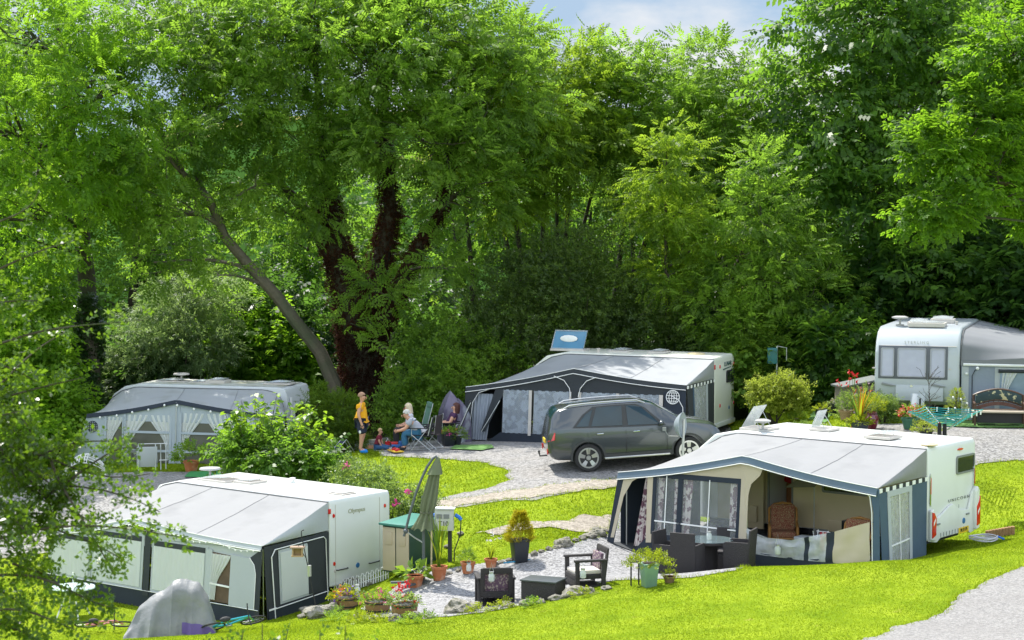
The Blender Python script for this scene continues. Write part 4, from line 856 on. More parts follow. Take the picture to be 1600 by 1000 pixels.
aw.end('window_drape', Y_[1]+.02, -1.85, zt(Y_[1])-.1, zt(-1.85)-.1, M_CLEAR2, off=-.06).parent = wf
# far end wall, seen from inside
q = MB(); pts = [Vector((x0*(-y/aw.D)-6.1*(1+y/aw.D), y, 0)) for y in (-aw.D, 0)]; zz = aw.eave[0][1]-.08; q.slab([pts[0]+Vector((.02, .02, 0)), pts[1]+Vector((.02, -.05, 0)), pts[1]+Vector((.02, -.05, 1.6)), pts[0]+Vector((.02, .02, zz))], .012); q.obj('end_panel', M_NAVY, aw.t)
# front, left bay
p = P_((968, 743), (953, 866), (963, 866), (981, 745)); aw.panel('corner_panel', p, M_NAVY)
p = P_((978, 742), (961, 838), (966, 838), (978, 775), (990, 752), (1008, 741), (1024, 739), (1024, 735)); aw.panel('arched_trim', p, M_BEIGE, -.004)
p = P_((1010, 743), (996, 835), (1004, 852), (1022, 850), (1022, 743)); aw.drape('tied_curtain', (p[0][0], p[4][0]-.02, p[0][1]-.02), (p[1][0], p[3][0]-.05, p[2][1]), mat('checked_curtain', (.55, .5, .48), .9, var=.3, vscale=9, col2=(.16, .08, .11), c2scale=8, c2lo=.5, c2hi=.53), 5, .03, .03)
p = P_((1014, 744), (1016, 846), (1024, 846), (1024, 742)); aw.panel('side_trim', p, M_BEIGE, -.006)
fr = P_((1023, 737), (1023, 846), (1161, 855), (1161, 748)); xa, xb = fr[0][0], fr[2][0]; ztl, ztr, zb = fr[0][1], fr[3][1], .42
mulx = P_((1062, 790), (1068, 790))
wf = aw.panel('window_frame', [(xa, ztl), (xb, ztr), (xb, ztr-.12), (xa, ztl-.12)], M_NAVY, -.004)
for a, b in ((xa, xa+.09), (mulx[0][0], mulx[1][0]+.02), (xb-.11, xb)): aw.panel('window_frame', [(a, zb), (b, zb), (b, ztl+(ztr-ztl)*(b-xa)/(xb-xa)-.11), (a, ztl+(ztr-ztl)*(a-xa)/(xb-xa)-.11)], M_NAVY, -.008)
aw.panel('clear_window', [(xa+.05, zb), (xb-.05, zb), (xb-.05, ztr-.06), (xa+.05, ztl-.06)], M_CLEAR, .004, .004)
for z in (.72,): aw.panel('window_bar', [(xa+.09, z), (xb-.1, z-.02), (xb-.1, z+.01), (xa+.09, z+.03)], M_WPIPE, -.008)
for px in (1044, 1111): x = P_((px, 790))[0][0]; aw.panel('window_bar', [(x-.012, zb), (x+.012, zb), (x+.012, ztr-.1), (x-.012, ztr-.1)], M_WPIPE, -.008)
CK = MT['checked_curtain']
for a, b in ((1029, 1036), (1054, 1062), (1068, 1080), (1141, 1153)): x_, y_ = P_((a, 800))[0][0], P_((b, 800))[0][0]; aw.drape('checked_curtain', (x_-.02, y_+.03, ztr-.08), (x_, y_-.02, .45), CK, 2, .02, .09)
aw.panel('skirt', [(xa-.5, -.05), (xb+.06, -.05), (xb+.06, .44), (xa, .44)], M_NAVY, .012)
aw.panel('upper_panel', [(xa-.35, ztl+.0), (xa-.02, ztl-.005), (xb, ztr-.005), (xb, ez(xb)+.02), (xm-.5, ez(xm-.5)+.02), (xa, ez(xa)+.03), (xa-.35, ez(xa-.35)+.03)], M_BEIGE, .0)
p0, p1 = P_((1160, 800), (1172, 800)); aw.panel('post_panel', [(p0[0], 0.2), (p1[0], .2), (p1[0], 1.55), (p1[0]+.06, 1.8), (p1[0]+.28, 2.0), (p1[0]+.4, ez(p1[0]+.4)+.02), (xm, ez(xm)), (p0[0], ez(p0[0])), (p0[0], 1.8)], M_BEIGE, -.012)
# right bay: panel let down
tp = P_((1172, 824), (1200, 838), (1240, 843), (1265, 838), (1310, 829), (1362, 815)); bt = P_((1172, 862), (1200, 866), (1240, 871), (1265, 874), (1310, 878), (1366, 882))
def lerp_list(Ls, u): 
    k = u*(len(Ls)-1); i = min(int(k), len(Ls)-2); return tuple(Ls[i][j]*(1-k+i)+Ls[i+1][j]*(k-i) for j in (0, 1))
def low(u, v, off=-.02):
    a = lerp_list(tp, u); b = lerp_list(bt, u); return aw.f(a[0]*(1-v)+b[0]*v, a[1]*(1-v)+b[1]*v, off+.05*noise.noise((u*11, v*4, 2))+.02*math.sin(u*40+v*5)*(1-v))
for nm, u0, u1, m_ in (('fallen_window', 0, .58, M_CLEAR2), ('fallen_trim', .58, .62, M_NAVY), ('fallen_window', .62, .74, M_CLEAR2), ('fallen_trim', .74, .79, M_NAVY), ('fallen_panel', .79, 1.0, M_BEIGE)):
    q = MB(); q.grid(lambda u, v: low(u0+(u1-u0)*u, v), 14, 8); q.obj(nm, m_, aw.t, smooth=True, solid=.006)
aw.panel('skirt', [(bt[0][0], -.1), (x1-.05, -.1), (x1-.05, .5), (bt[3][0], bt[3][1]+.02), (bt[0][0], bt[0][1]+.03)], M_NAVY, .0)
p = P_((1356, 762), (1363, 775), (1368, 800), (1370, 882), (1381, 882), (1376, 764)); aw.panel('corner_panel', p, M_BLUE, -.02); q = MB(); q.tube([aw.f(a, b, -.04) for a, b in P_((1354, 764), (1362, 776), (1366, 800), (1370, 882))], .012, 5); q.obj('piping', M_WPIPE, aw.t, smooth=True)
aw.poles([x0+.15, xm, x1-.12], [aw.eave[0][1]-.1, aw.eave[1][1]-.1, aw.eave[2][1]-.1])
q = MB(); gp_ = [Vector((x0-.1, -2.95, .0)), Vector((x1+.1, -2.9, .0)), Vector((0, -.05, .0)), Vector((-6.2, -.05, .0))]
def GS(u, v):
    p = gp_[0].lerp(gp_[1], u).lerp(gp_[3].lerp(gp_[2], u), v); w = MA @ p; p.z = gz(w.x, w.y)-LA.z+.04; return p
q.grid(GS, 16, 8); q.obj('groundsheet', mat('groundsheet', (.05, .055, .06), .9, var=.2), aw.t)
AW_A = aw
# dropped shade cloth on a stand inside
t = thing('shade_stand', 'grey cloth flap hanging on a thin pole inside the open awning', 'stand', MA @ Vector((LP(MA, 1, -.9)(1272, 800)[0], -.9, .05)), YA); q = MB(); q.tube([(0, 0, 0), (0, 0, 1.95)], .014, 6); q.tube([(-.3, -.2, .02), (0, 0, .3), (.3, .2, .02)], .012, 5); q.obj('pole', M_ALU, t); q = MB(); q.slab([(-.75, -.05, 1.45), (.02, -.02, 1.52), (.3, 0, 1.85), (0, .02, 1.95)], .015); q.obj('cloth', mat('taupe_cloth', (.16, .15, .12), .9), t)

# ================= B: near left pitch
YB = R(-38); LB = Vector((-4.29, 46.5, -1.25)); MB_ = Matrix.Translation(LB) @ Matrix.Rotation(YB, 4, 'Z'); rB = LP(MB_, 0, 0)
PB = [(0, .35), (0, 2.3), (-.04, 2.43), (-5.2, 2.46), (-5.9, 2.3), (-6.3, 1.9), (-6.5, 1.2), (-6.5, .8), (-6.3, .35)]
B_ = caravan('touring_caravan', 'plain white caravan with a flat square back and small red round lamps', LB, YB, 6.5, 2.15, PB, M_WHITE, axles=(.5,))
for px, py in ((521, 806), (601, 790), (522, 881), (602, 865), (602, 889)): a = rB(px, py); lamp(B_, rearp, a[0], a[1], .07, .1)
a = rB(602, 877); lamp(B_, rearp, a[0], a[1], .06, .09, M_LIDBASE, 'reflector'); a = rB(523, 892); lamp(B_, rearp, a[0], a[1], .06, .09, M_LIDBASE, 'reflector')
q = MB(); q.bb((-.05, -.03, 2.1), (.02, .03, 2.22)); q.obj('marker_lamp', M_RED, B_, bevel=.01)
for a, b in (((525, 891), (543, 887)), ((576, 880), (592, 876))): a, b = rB(*a), rB(*b); q = MB(); q.tube([(.005, a[0], a[1]), (.05, a[0]+.03, a[1]), (.05, b[0]-.03, b[1]), (.005, b[0], b[1])], .014, 6); q.obj('grab_handle', M_BLACK, B_)
a = rB(559, 883); lamp(B_, rearp, a[0], a[1], .14, .13, M_BADGE, 'badge', .01); a = rB(557, 797); rtext(B_, 'lettering', 'Olympus', rear_M(a[0], a[1]), .15, M_GOLDINK, .002, 1.1)
for px in (524, 593): a = rB(px, 830)[0]; rect(B_, 'panel_seam', rearp, (a-.006, .4), (a+.006, 2.3), M_LIDBASE, .001, .008)
a = rB(562, 913); pl = rect(B_, 'number_plate', rearp, (a[0]-.26, a[1]-.06), (a[0]+.26, a[1]+.06), mat('old_plate', (.4, .27, .03), .6), .03, .045); rtext(pl, 'lettering', 'L447', rear_M(a[0], a[1], .05), .11, M_INK, sx=1.2)
top = LP(MB_, 2, 2.45)
for px, py, sx_, sy_, an in ((345, 751, .9, .6, .08), (391, 754, .5, .5, .06)):
    u = top(px, py); rooflight(B_, u[0], min(max(u[1], .5), 1.7), 2.445, sx_, sy_, an)
u = top(335, 742); q = MB(); q.lathe([(.03, 0), (.03, .12), (.28, .16), (.26, .2), (.05, .22)], (u[0], u[1]-.15, 2.45), 18); q.obj('aerial', M_ROOFW, B_, smooth=True, angle=30)
u = top(457, 754); q = MB(); q.lathe([(.06, 0), (.06, .06), (.08, .08), (.08, .13), (.02, .14)], (u[0], u[1], 2.44), 12); q.obj('flue', M_WHITE, B_, smooth=True, angle=30); u = top(535, 770); rooflight(B_, u[0], u[1], 2.44, .42, .42, 0, M_ROOFW, .02)
fB = LP(MB_, 1, -2.6)
aw = Awning('caravan_awning', 'big white-roofed awning with net curtains and charcoal corners at the lower left', LB, YB, 2.6, [(-6.35, 1.6), (-6.1, 2.05), (-5.7, 2.3), (-5.2, 2.41), (-.02, 2.37)], [fB(78, 828), fB(210, 810), fB(412, 853)], M_ROOFC); aw.xw = -.02; aw.sgn = 1
aw.fascia(M_PGREY, .1, .05); P_ = aw.px; x0 = aw.eave[0][0]; x1 = aw.eave[2][0]; xm = aw.eave[1][0]; ez = lambda x: aw.eavep((x-x0)/(x1-x0)).z-.06
aw.gable(M_PGREY, 1, 1.72, 1)
zt = lambda y: aw.P(1, 1).z*(-y/aw.D)+1.72*(1+y/aw.D)-.03
aw.end('end_panel', -2.62, -.02, zt(-2.6), zt(-.02), M_CHAR)
ew = aw.end('end_window', -2.1, -.75, zt(-2.1)-.14, zt(-.75)-.14, M_PGREY, off=.02, zb0=.34, zb1=.34)
aw.end('net_curtain', -2.04, -.95, zt(-2.04)-.2, zt(-.95)-.2, M_CURT, off=.036, zb0=.4, zb1=.4).parent = ew
aw.end('window_flap', -.93, -.3, zt(-.93)-.12, zt(-.3)-.12, M_CHAR, off=.034, zb0=.36, zb1=.34)
q = MB(); ed = lambda y, z: Vector((x1*(-y/2.6)-.02*(1+y/2.6)+.12*max(0, 1-z/2)*(-y/2.6)+.05, y, z))
q.tube([ed(-2.58, .3), ed(-2.3, .3)], .012, 5); q.tube([ed(-2.35, .02), ed(-2.4, zt(-2.4)-.25), ed(-2.25, zt(-2.25)-.1), ed(-.3, zt(-.3)-.08), ed(-.2, zt(-.2)-.15), ed(-.12, .05)], .013, 5); q.tube([ed(-2.58, .28), ed(-.1, .3)], .012, 5); q.obj('piping', M_WPIPE, aw.t, smooth=True)
aw.end('skirt', -2.6, -.05, .27, .27, M_NAVY, off=.03, zb0=-.15, zb1=-.1)
# front: skirt, window bays
aw.panel('skirt', [(x0-.02, -.2), (x1+.02, -.2), (x1+.02, .32), (x0-.02, .32)], M_NAVY, -.01)
aw.panel('upper_panel', [(x0, 1.38), (x1, 1.3), (x1, ez(x1)), (xm, 1.75), (x0, ez(x0))], M_PGREY, .01)
aw.panel('upper_shade_sheet', [(xm-.6, 1.62), (xm+1.7, 1.5), (xm+1.6, 1.62), (xm, ez(xm)-.08)], M_DARK, .03)  # opaque sheet coloured like the shade inside; the canvas has no hole here
pp = P_((232, 860), (241, 860)); px0, px1 = pp[0][0], pp[1][0]
aw.panel('post_panel', [(px0, .2), (px1, .2), (px1, 1.7), (px1+.2, 1.9), (xm+.2, ez(xm)), (xm-.4, ez(xm)-.05), (px0-.2, 1.8), (px0, 1.6)], M_CHAR, -.03)
def bay(a, b, zt_, zb_, name='net_curtain', m=M_CURT, fold=9, fm=M_PGREY, band=M_CHAR):
    f_ = aw.panel('bay_frame', [(a, zb_), (b, zb_), (b, zt_), (a, zt_)], fm, .0); 
    if band: aw.panel('blind', [(a+.08, zt_-.16), (b-.08, zt_-.16), (b-.08, zt_-.04), (a+.08, zt_-.04)], band, -.014, parent=f_)
    aw.drape(name, (a+.08, b-.08, zt_-.16), (a+.08, b-.08, zb_+.06), m, fold, .012, -.03, parent=f_)
bx = [P_((p, 880))[0][0] for p in (82, 150, 230, 242, 329, 336, 366, 406)]
bay(bx[1], bx[2]-.01, 1.6, .32); bay(bx[3]+.01, bx[4], 1.55, .32); bay(x0+.1, bx[1]-.02, 1.4, .32)
aw.panel('mullion', [(bx[4]-.02, .3), (bx[5]+.02, .3), (bx[5]+.02, 1.5), (bx[4]-.02, 1.5)], M_PGREY, -.02)
o = aw.panel('dim_window_sheet', [(bx[5], .34), (bx[6]+.03, .34), (bx[6]+.03, 1.42), (bx[5], 1.45)], mat('brown_interior_shade', (.1, .065, .04), .8, var=.5, vscale=6), .0)  # flat brown sheet carries the darkness of the interior in its colour
aw.drape('tied_curtain', (bx[5], bx[6], 1.42), (bx[5], bx[5]+.18, .38), M_CURT, 5, .015, -.04, pinch=(.75, bx[5], bx[5]+.2)); aw.panel('window_bar', [(bx[5], .72), (bx[6], .7), (bx[6], .74), (bx[5], .76)], M_WPIPE, -.035)
aw.panel('front_panel', [(bx[6], .32), (bx[7], .3), (bx[7], 1.1), (bx[7]-.06, 1.3), (bx[7]-.2, 1.42), (bx[6], 1.46)], M_PGREY, -.022)
aw.panel('corner_panel', [(bx[7], -.1), (x1+.03, -.1), (x1+.02, ez(x1)), (bx[7]-.2, 1.45), (bx[7]-.02, 1.2)], M_CHAR, -.016)
aw.strip('piping', [(bx[7], .3), (bx[7], 1.1), (bx[7]-.06, 1.3), (bx[7]-.22, 1.44)], .01, M_WPIPE, -.04); aw.strip('piping', [(x0, .33), (x1, .3)], .01, M_WPIPE, -.035)
pts = [(208+i*9.3, 812+i*1.85+ (5*math.sin(i/22*math.pi*3)**2)) for i in range(22)]
q = MB()
for p in pts: a, b = fB(*p); q.ell(aw.f(a, b-.12, -.1), (.018, .018, .022), 6, 4)
q.tube([aw.f(*(lambda c: (c[0], c[1]-.1))(fB(*p)), -.1) for p in pts], .005, 4); q.obj('festoon_lights', M_WPIPE, aw.t)
aw.poles([x0+.1, xm, x1-.1], [aw.eave[0][1]-.1, aw.eave[1][1]-.1, aw.eave[2][1]-.1])
q = MB(); q.slab([Vector((x0-.02, -2.6, 0)), Vector((-6.45, -.02, 0)), Vector((-6.45, -.02, 1.6)), Vector((x0-.02, -2.6, aw.eave[0][1]-.05))], .012); q.obj('end_panel', M_CHAR, aw.t)
AW_B = aw

# ================= C: middle pitch
YC = R(-22); LC = at(1117, 558, 60.5); zc_ = LC.z-2.6; LC.z = zc_; MC = Matrix.Translation(LC) @ Matrix.Rotation(YC, 4, 'Z'); rC = LP(MC, 0, 0); fC = LP(MC, 1, -2.6)
C_ = caravan('touring_caravan', 'cream-white caravan with a blue roof window raised, behind the parked car', LC, YC, 6.4, 2.2, PROF(6.4), mat('warm_white', (.68, .69, .61), .4, var=.04, coat=.1), axles=(.5,))
for px, py in ((1124.5, 573), (1124.5, 634), (1157, 625), (1158, 565)): a = rC(px, py); lamp(C_, rearp, min(max(a[0], .1), 2.1), a[1], .07, .12)
q = MB(); q.bb((-.05, -.03, 2.22), (.02, .03, 2.36)); q.obj('marker_lamp', M_RED, C_, bevel=.01)
a = rC(1137, 568); rtext(C_, 'lettering', 'LUNAR', rear_M(a[0], a[1]), .2, M_TEALINK, sx=1.25); q = MB(); q.slab([(.012, a[0]-.55, a[1]-.17), (.012, a[0]+.35, a[1]-.12), (.012, a[0]+.35, a[1]-.1), (.012, a[0]-.55, a[1]-.13)], .004, Vector((1, 0, 0))); q.obj('stripe', M_TEALINK, C_)
rwin(C_, 'w', rearp, rC(1134.5, 598), rC(1146, 576), .03, M_BLACK, M_DGLASS, .05, .06)
a = rC(1139, 636.5); lamp(C_, rearp, a[0], a[1], .13, .12, M_BADGE, 'badge', .01); a = rC(1141, 659); rect(C_, 'number_plate', rearp, (a[0]-.26, a[1]-.06), (a[0]+.26, a[1]+.06), M_YEL, .01, .03)
rect(C_, 'bumper', rearp, (.03, .42), (2.17, .56), M_WHITE, .002, .05, .02)
top = LP(MC, 2, 2.62); u = top(880, 549); MBx = MB(); MBx.box((u[0], 1.0, 2.64), (1.15, .6, .07)); bo = MBx.obj('roof_window', M_LIDBASE, C_, bevel=.02)
q = MB(); q.grid(lambda a, b: Vector((u[0]-.54+1.08*a+.06*b, .76+.22*b, 2.68+.56*b+.03*math.sin(math.pi*a)*math.sin(math.pi*b))), 6, 4); q.obj('roof_window_lid', M_LIDB, bo, smooth=True, solid=.02)
q = MB(); q.tube([Vector((u[0]-.54, .755, 2.68)), Vector((u[0]+.54, .755, 2.68)), Vector((u[0]+.6, .975, 3.24)), Vector((u[0]-.48, .975, 3.24)), Vector((u[0]-.54, .755, 2.68))], .025, 6); q.tube([Vector((u[0]-.2, 1.2, 2.65)), Vector((u[0]-.15, .93, 3.1))], .012, 5); q.tube([Vector((u[0]+.3, 1.2, 2.65)), Vector((u[0]+.35, .93, 3.1))], .012, 5); q.obj('roof_window_frame', M_LID, bo, smooth=True)
q = MB(); q.ell((u[0]+.02, .835, 3.0), (.3, .02, .11), 14, 6); q.obj('label_panel', M_WPIPE, bo, smooth=True)
for px, sx_ in ((970, .55), (1037, .5)): u = top(px, 549); rooflight(C_, u[0], 1.1, 2.6, sx_, .5, .05)
q = MB(); u = top(925, 552); q.lathe([(.05, 0), (.05, .1), (.07, .11), (.07, .14)], (u[0], .5, 2.6), 10); q.obj('flue', M_LIDBASE, C_); u = top(1093, 551); q = MB(); q.lathe([(.28, 0), (.26, .04), (.1, .06)], (u[0], 1.1, 2.59), 16); q.obj('roof_vent', M_CREAM, C_, smooth=True)
aw = Awning('caravan_awning', 'grey awning with charcoal front and a round globe vent behind the parked car', LC, YC, 2.6, [(-6.1, 1.7), (-5.75, 2.2), (-5.3, 2.45), (-4.8, 2.56), (-.02, 2.52)], [fC(729, 605), fC(898, 576), fC(1073, 602)], mat('silver_grey_canvas', (.33, .345, .36), .75, var=.05, vscale=1.3, bump=.2, bscale=5, transl=.12, col2=(.26, .275, .29), c2scale=1.2, c2lo=.5, c2hi=.8)); aw.xw = -.02; aw.sgn = 1
aw.fascia(M_CHAR, .13, .05); P_ = aw.px; x0 = aw.eave[0][0]; x1 = aw.eave[2][0]; xm = aw.eave[1][0]; ez = lambda x: aw.eavep((x-x0)/(x1-x0)).z-.08
aw.gable(MT['silver_grey_canvas'], 1, 1.95, 1); checker(aw, 1.95, 1, M_WPIPE, M_CHAR, 17)
zt = lambda y: aw.P(1, 1).z*(-y/aw.D)+1.95*(1+y/aw.D)-.1
aw.end('end_panel', -2.6, -2.1, zt(-2.6), zt(-2.1), M_CHAR); aw.end('end_panel', -.65, -.02, zt(-.65), zt(-.02), M_CHAR); aw.end('end_window', -2.1, -.65, zt(-2.1), zt(-.65), M_CLEAR2)
aw.end('window_frame', -.85, -.7, zt(-.85), zt(-.7), M_PGREY, off=.015); aw.end('window_frame', -2.12, -2.02, zt(-2.1), zt(-2.02), M_BLUE, off=.015); aw.end('net_curtain', -2.0, -1.2, zt(-2.0)-.1, zt(-1.2)-.1, M_GCURT, off=-.08)
zsk = .34
aw.panel('skirt', [(P_((770, 690))[0][0]-.3, -.1), (x1, -.1), (x1, zsk), (P_((785, 680))[0][0], zsk)], M_NAVY, -.0)
aw.panel('upper_panel', [(P_((770, 607))[0][0], 1.62), (x1-.5, 1.62), (x1-.1, ez(x1-.1)), (xm, ez(xm)), (P_((770, 607))[0][0]-.1, ez(P_((770, 607))[0][0]))], M_CHAR, .0)
aw.panel('corner_panel', P_((729, 606), (727, 692), (735, 692), (741, 628), (750, 612), (775, 604), (775, 600)), M_CHAR, -.006); aw.strip('piping', P_((735, 692), (741, 628), (750, 613), (777, 604)), .011, M_WPIPE, -.03)
a = P_((738, 612), (769, 690)); aw.drape('hanging_curtain', (a[0][0], a[1][0]+.03, a[0][1]-.05), (a[0][0], a[1][0]-.15, a[1][1]+.05), mat('pale_blue_grey_cloth', (.32, .36, .42), .9, var=.1, vscale=6), 6, .03, .1)
a = P_((771, 640), (788, 640)); aw.panel('tied_flap', [(a[0][0]-.35, .34), (a[0][0]-.2, .34), (a[1][0], 1.5), (a[1][0]+.02, 1.64), (a[0][0]+.1, 1.64)], M_CHAR, -.01); aw.strip('piping', [(a[0][0]-.32, .34), (a[0][0]-.1, .7), (a[1][0]-.1, 1.3)], .012, M_CURT, -.03)
bs = [P_((p, 645))[0][0] for p in (788, 829, 836, 892, 906, 965, 971, 1032, 1038)]
for i in (0, 2, 4, 6): 
    a, b = bs[i], bs[i+1]; o = aw.drape('window_curtain', (a, b, 1.64), (a, b, zsk-.01), M_GCURT, 5, .008, -.012); aw.panel('clear_window', [(a, zsk), (b, zsk), (b, 1.63), (a, 1.63)], M_CLEAR, -.045, .004)
for i, w in ((1, .06), (3, .05), (4, .0), (5, .06), (7, .08)): aw.panel('window_strip', [(bs[i]-.005, zsk-.06), (bs[i]+max(w, .05)+.03, zsk-.06), (bs[i]+max(w, .05)+.03, 1.64), (bs[i]-.005, 1.64)], M_LIDBASE, -.05)
aw.panel('post_panel', [(bs[3]+.06, .1), (bs[4]-.02, .1), (bs[4]-.02, 1.65), (bs[4]+.15, 1.95), (bs[4]+.5, ez(xm)-.12), (xm, ez(xm)), (bs[3]-.4, ez(xm)-.1), (bs[3]-.05, 1.9), (bs[3]+.06, 1.65)], M_CHAR, -.055)
aw.strip('piping', [(bs[4]-.0, 1.5), (bs[4]+.06, 1.75), (bs[4]+.25, 1.98), (bs[4]+.55, 2.1)], .012, M_WPIPE, -.09); aw.strip('piping', [(bs[3]+.05, 1.5), (bs[3]-.0, 1.75), (bs[3]-.18, 1.98), (bs[3]-.5, 2.1)], .012, M_WPIPE, -.09)
aw.panel('front_panel', [(bs[8], 0), (x1, 0), (x1, ez(x1)), (bs[8], 1.72)], M_NAVY, -.01); aw.strip('piping', [(x1-.42, 1.62), (x1-.2, 1.5), (x1-.08, 1.3), (x1-.02, .3)], .012, M_WPIPE, -.04)
c = P_((1053, 620))[0]; q = MB(); r_ = .2
q.tube([aw.f(c[0]+r_*math.cos(i*math.pi/12), c[1]+r_*math.sin(i*math.pi/12), -.05) for i in range(25)], .012, 5)
for k in (-.6, -.2, .2, .6):
    w_ = r_*math.sqrt(1-k*k); q.tube([aw.f(c[0]-w_, c[1]+k*r_, -.05), aw.f(c[0]+w_, c[1]+k*r_, -.05)], .01, 4); q.tube([aw.f(c[0]+k*r_*1.0*math.cos(j*.314), c[1]+r_*math.sin(j*.314), -.052) for j in range(-5, 6)], .01, 4)
q.obj('globe_vent', M_WPIPE, aw.t)
aw.poles([x0+.1, xm, x1-.1], [aw.eave[0][1]-.1, aw.eave[1][1]-.1, aw.eave[2][1]-.1]); q = MB(); q.slab([Vector((x0+.02, -2.5, 0)), Vector((-6.1, -.02, 0)), Vector((-6.1, -.02, 1.6)), Vector((x0+.02, -2.5, 1.6))], .012); q.obj('end_panel', M_CHAR, aw.t)

# ================= D: back left pitch
YD = R(-14); LD = at(449, 607, 62); LD.z -= 2.4; MD = Matrix.Translation(LD) @ Matrix.Rotation(YD, 4, 'Z'); fD = LP(MD, 1, -2.5); rD = LP(MD, 0, 0)
M_DGREY = mat('blue_grey_frame', (.34, .39, .44), .8, var=.08, vscale=3)
PD = [(0, .4), (.02, 1.3), (-.02, 2.2), (-.1, 2.38), (-.3, 2.42), (-4.9, 2.45), (-5.5, 2.36), (-5.9, 2.1), (-6.15, 1.6), (-6.2, .9), (-6.0, .4)]
D_ = caravan('touring_caravan', 'old caravan with a mossy roof half hidden behind the bright shrub', LD, YD, 6.2, 2.1, PD, mat('grey_white', (.52, .55, .56), .5, var=.06), bev=.05)
q = MB(); q.slab([(-5.0, .15, 2.452), (-.25, .15, 2.43), (-.25, 1.95, 2.43), (-5.0, 1.95, 2.452)], .006, Vector((0, 0, 1))); q.obj('roof_skin', M_ROOFD, D_)
rwin(D_, 'w', rearp, (.55, 1.2), (1.7, 1.85), .03, M_WHITE, M_DGLASS, .06, .08); 
for y in (.25, 1.85): rect(D_, 'corner_post', rearp, (y-.06, .5), (y+.06, 2.1), M_WPIPE, .022, .05, .01)
top = LP(MD, 2, 2.45)
for px, sx_, z_ in ((222, .9, .05), (272, .5, .03), (302, .55, .1), (410, .8, .05)): u = top(px, 606); rooflight(D_, u[0], 1.0, 2.44, sx_, .5, .04, base=z_)
u = top(246, 604); q = MB(); q.lathe([(.03, 0), (.03, .2), (.26, .24), (.25, .28), (.05, .3)], (u[0], 1.0, 2.44), 16); q.obj('aerial', M_LIDBASE, D_, smooth=True, angle=30)
aw = Awning('caravan_awning', 'pale grey awning with tied-back white curtains at the back left', LD, YD, 2.5, [(-6.1, 1.55), (-5.95, 1.95), (-5.6, 2.2), (-5.1, 2.33), (-.75, 2.33), (-.4, 2.26), (-.2, 2.08), (-.12, 1.8)], [fD(137, 647), fD(277, 625), fD(446, 651)], M_ROOFC2); aw.xw = -.12; aw.sgn = 1
aw.fascia(M_NAVY, .12, .06, False); P_ = aw.px; x0 = aw.eave[0][0]; x1 = aw.eave[2][0]; xm = aw.eave[1][0]; ez = lambda x: aw.eavep((x-x0)/(x1-x0)).z-.06
q = MB()
for px, py in ((160, 650), (186, 647), (210, 642), (235, 638), (260, 631), (280, 631), (306, 637), (332, 641)): a, b = fD(px, py); q.ell(aw.f(a, b-.03, -.12), (.035, .035, .04), 8, 5)
q.obj('lantern_bulb', M_WPIPE, aw.t, smooth=True)
aw.end('end_panel', -2.5, -.1, ez(x1), 1.7, M_NAVY)
aw.panel('skirt', [(x0-.1, -.15), (x1, -.15), (x1, .3), (x0-.1, .3)], M_NAVY, -.0)
pl_ = P_((118, 700), (166, 700), (166, 645), (140, 650)); aw.panel('front_panel', [(pl_[0][0], .28), (pl_[1][0], .28), (pl_[1][0], ez(pl_[1][0])), (x0, ez(x0))], M_DGREY, -.004)
c = P_((147, 666))[0]; q = MB(); r_ = .17; q.tube([aw.f(c[0]+r_*math.cos(i*math.pi/10), c[1]+r_*math.sin(i*math.pi/10), -.03) for i in range(21)], .01, 5)
for k in (-.6, -.2, .2, .6): w_ = r_*math.sqrt(1-k*k); q.tube([aw.f(c[0]-w_, c[1]+k*r_, -.03), aw.f(c[0]+w_, c[1]+k*r_, -.03)], .014, 4); q.tube([aw.f(c[0]+k*r_, c[1]-w_, -.032), aw.f(c[0]+k*r_, c[1]+w_, -.032)], .014, 4)
q.obj('globe_vent', M_CHAR, aw.t)
aw.panel('upper_panel', [(pl_[1][0], 1.55), (x1, 1.5), (x1, ez(x1)), (xm, ez(xm)), (pl_[1][0], ez(pl_[1][0]))], M_DGREY, .0)
bb_ = [P_((p, 680))[0][0] for p in (168, 194, 198, 268, 285, 356, 362, 425)]
M_DK2 = mat('green_interior_shade', (.06, .062, .045), .4, var=.5, vscale=3, spec=.6)  # unlit interior painted as the colour of opaque panes
for i in (0, 2, 4, 6):
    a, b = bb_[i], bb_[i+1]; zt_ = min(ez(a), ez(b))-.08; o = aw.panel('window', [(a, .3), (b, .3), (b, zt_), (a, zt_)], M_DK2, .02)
    aw.drape('tied_curtain', (a, (a+b)/2 if i else b, zt_), (a, a+.12, .4), M_CURT, 4, .02, -.015, pinch=(.78, a, a+.14))
    if i: aw.drape('tied_curtain', ((a+b)/2, b, zt_), (b-.12, b, .4), M_CURT, 4, .02, -.015, pinch=(.78, b-.14, b))
    for z in (.62, 1.18): 
        if i: aw.panel('window_bar', [(a, z), (b, z), (b, z+.07), (a, z+.07)], M_DGREY, -.03)
    for x in (a-.05, b-.01): aw.panel('window_bar', [(x, .28), (x+.07, .28), (x+.07, zt_+.02), (x, zt_+.02)], M_DGREY, -.034)
aw.panel('post_panel', [(bb_[3]+.04, .1), (bb_[4]-.04, .1), (bb_[4]-.04, ez(xm)), (bb_[3]+.04, ez(xm))], M_DGREY, -.01); aw.strip('pole', [(xm, .05), (xm, ez(xm))], .02, M_ALU, -.04)
q = MB(); q.slab([Vector((x0-.02, -2.5, 0)), Vector((-6.15, -.02, 0)), Vector((-6.15, -.02, 1.5)), Vector((x0-.02, -2.5, 1.6))], .012); q.obj('end_panel', M_NAVY, aw.t)

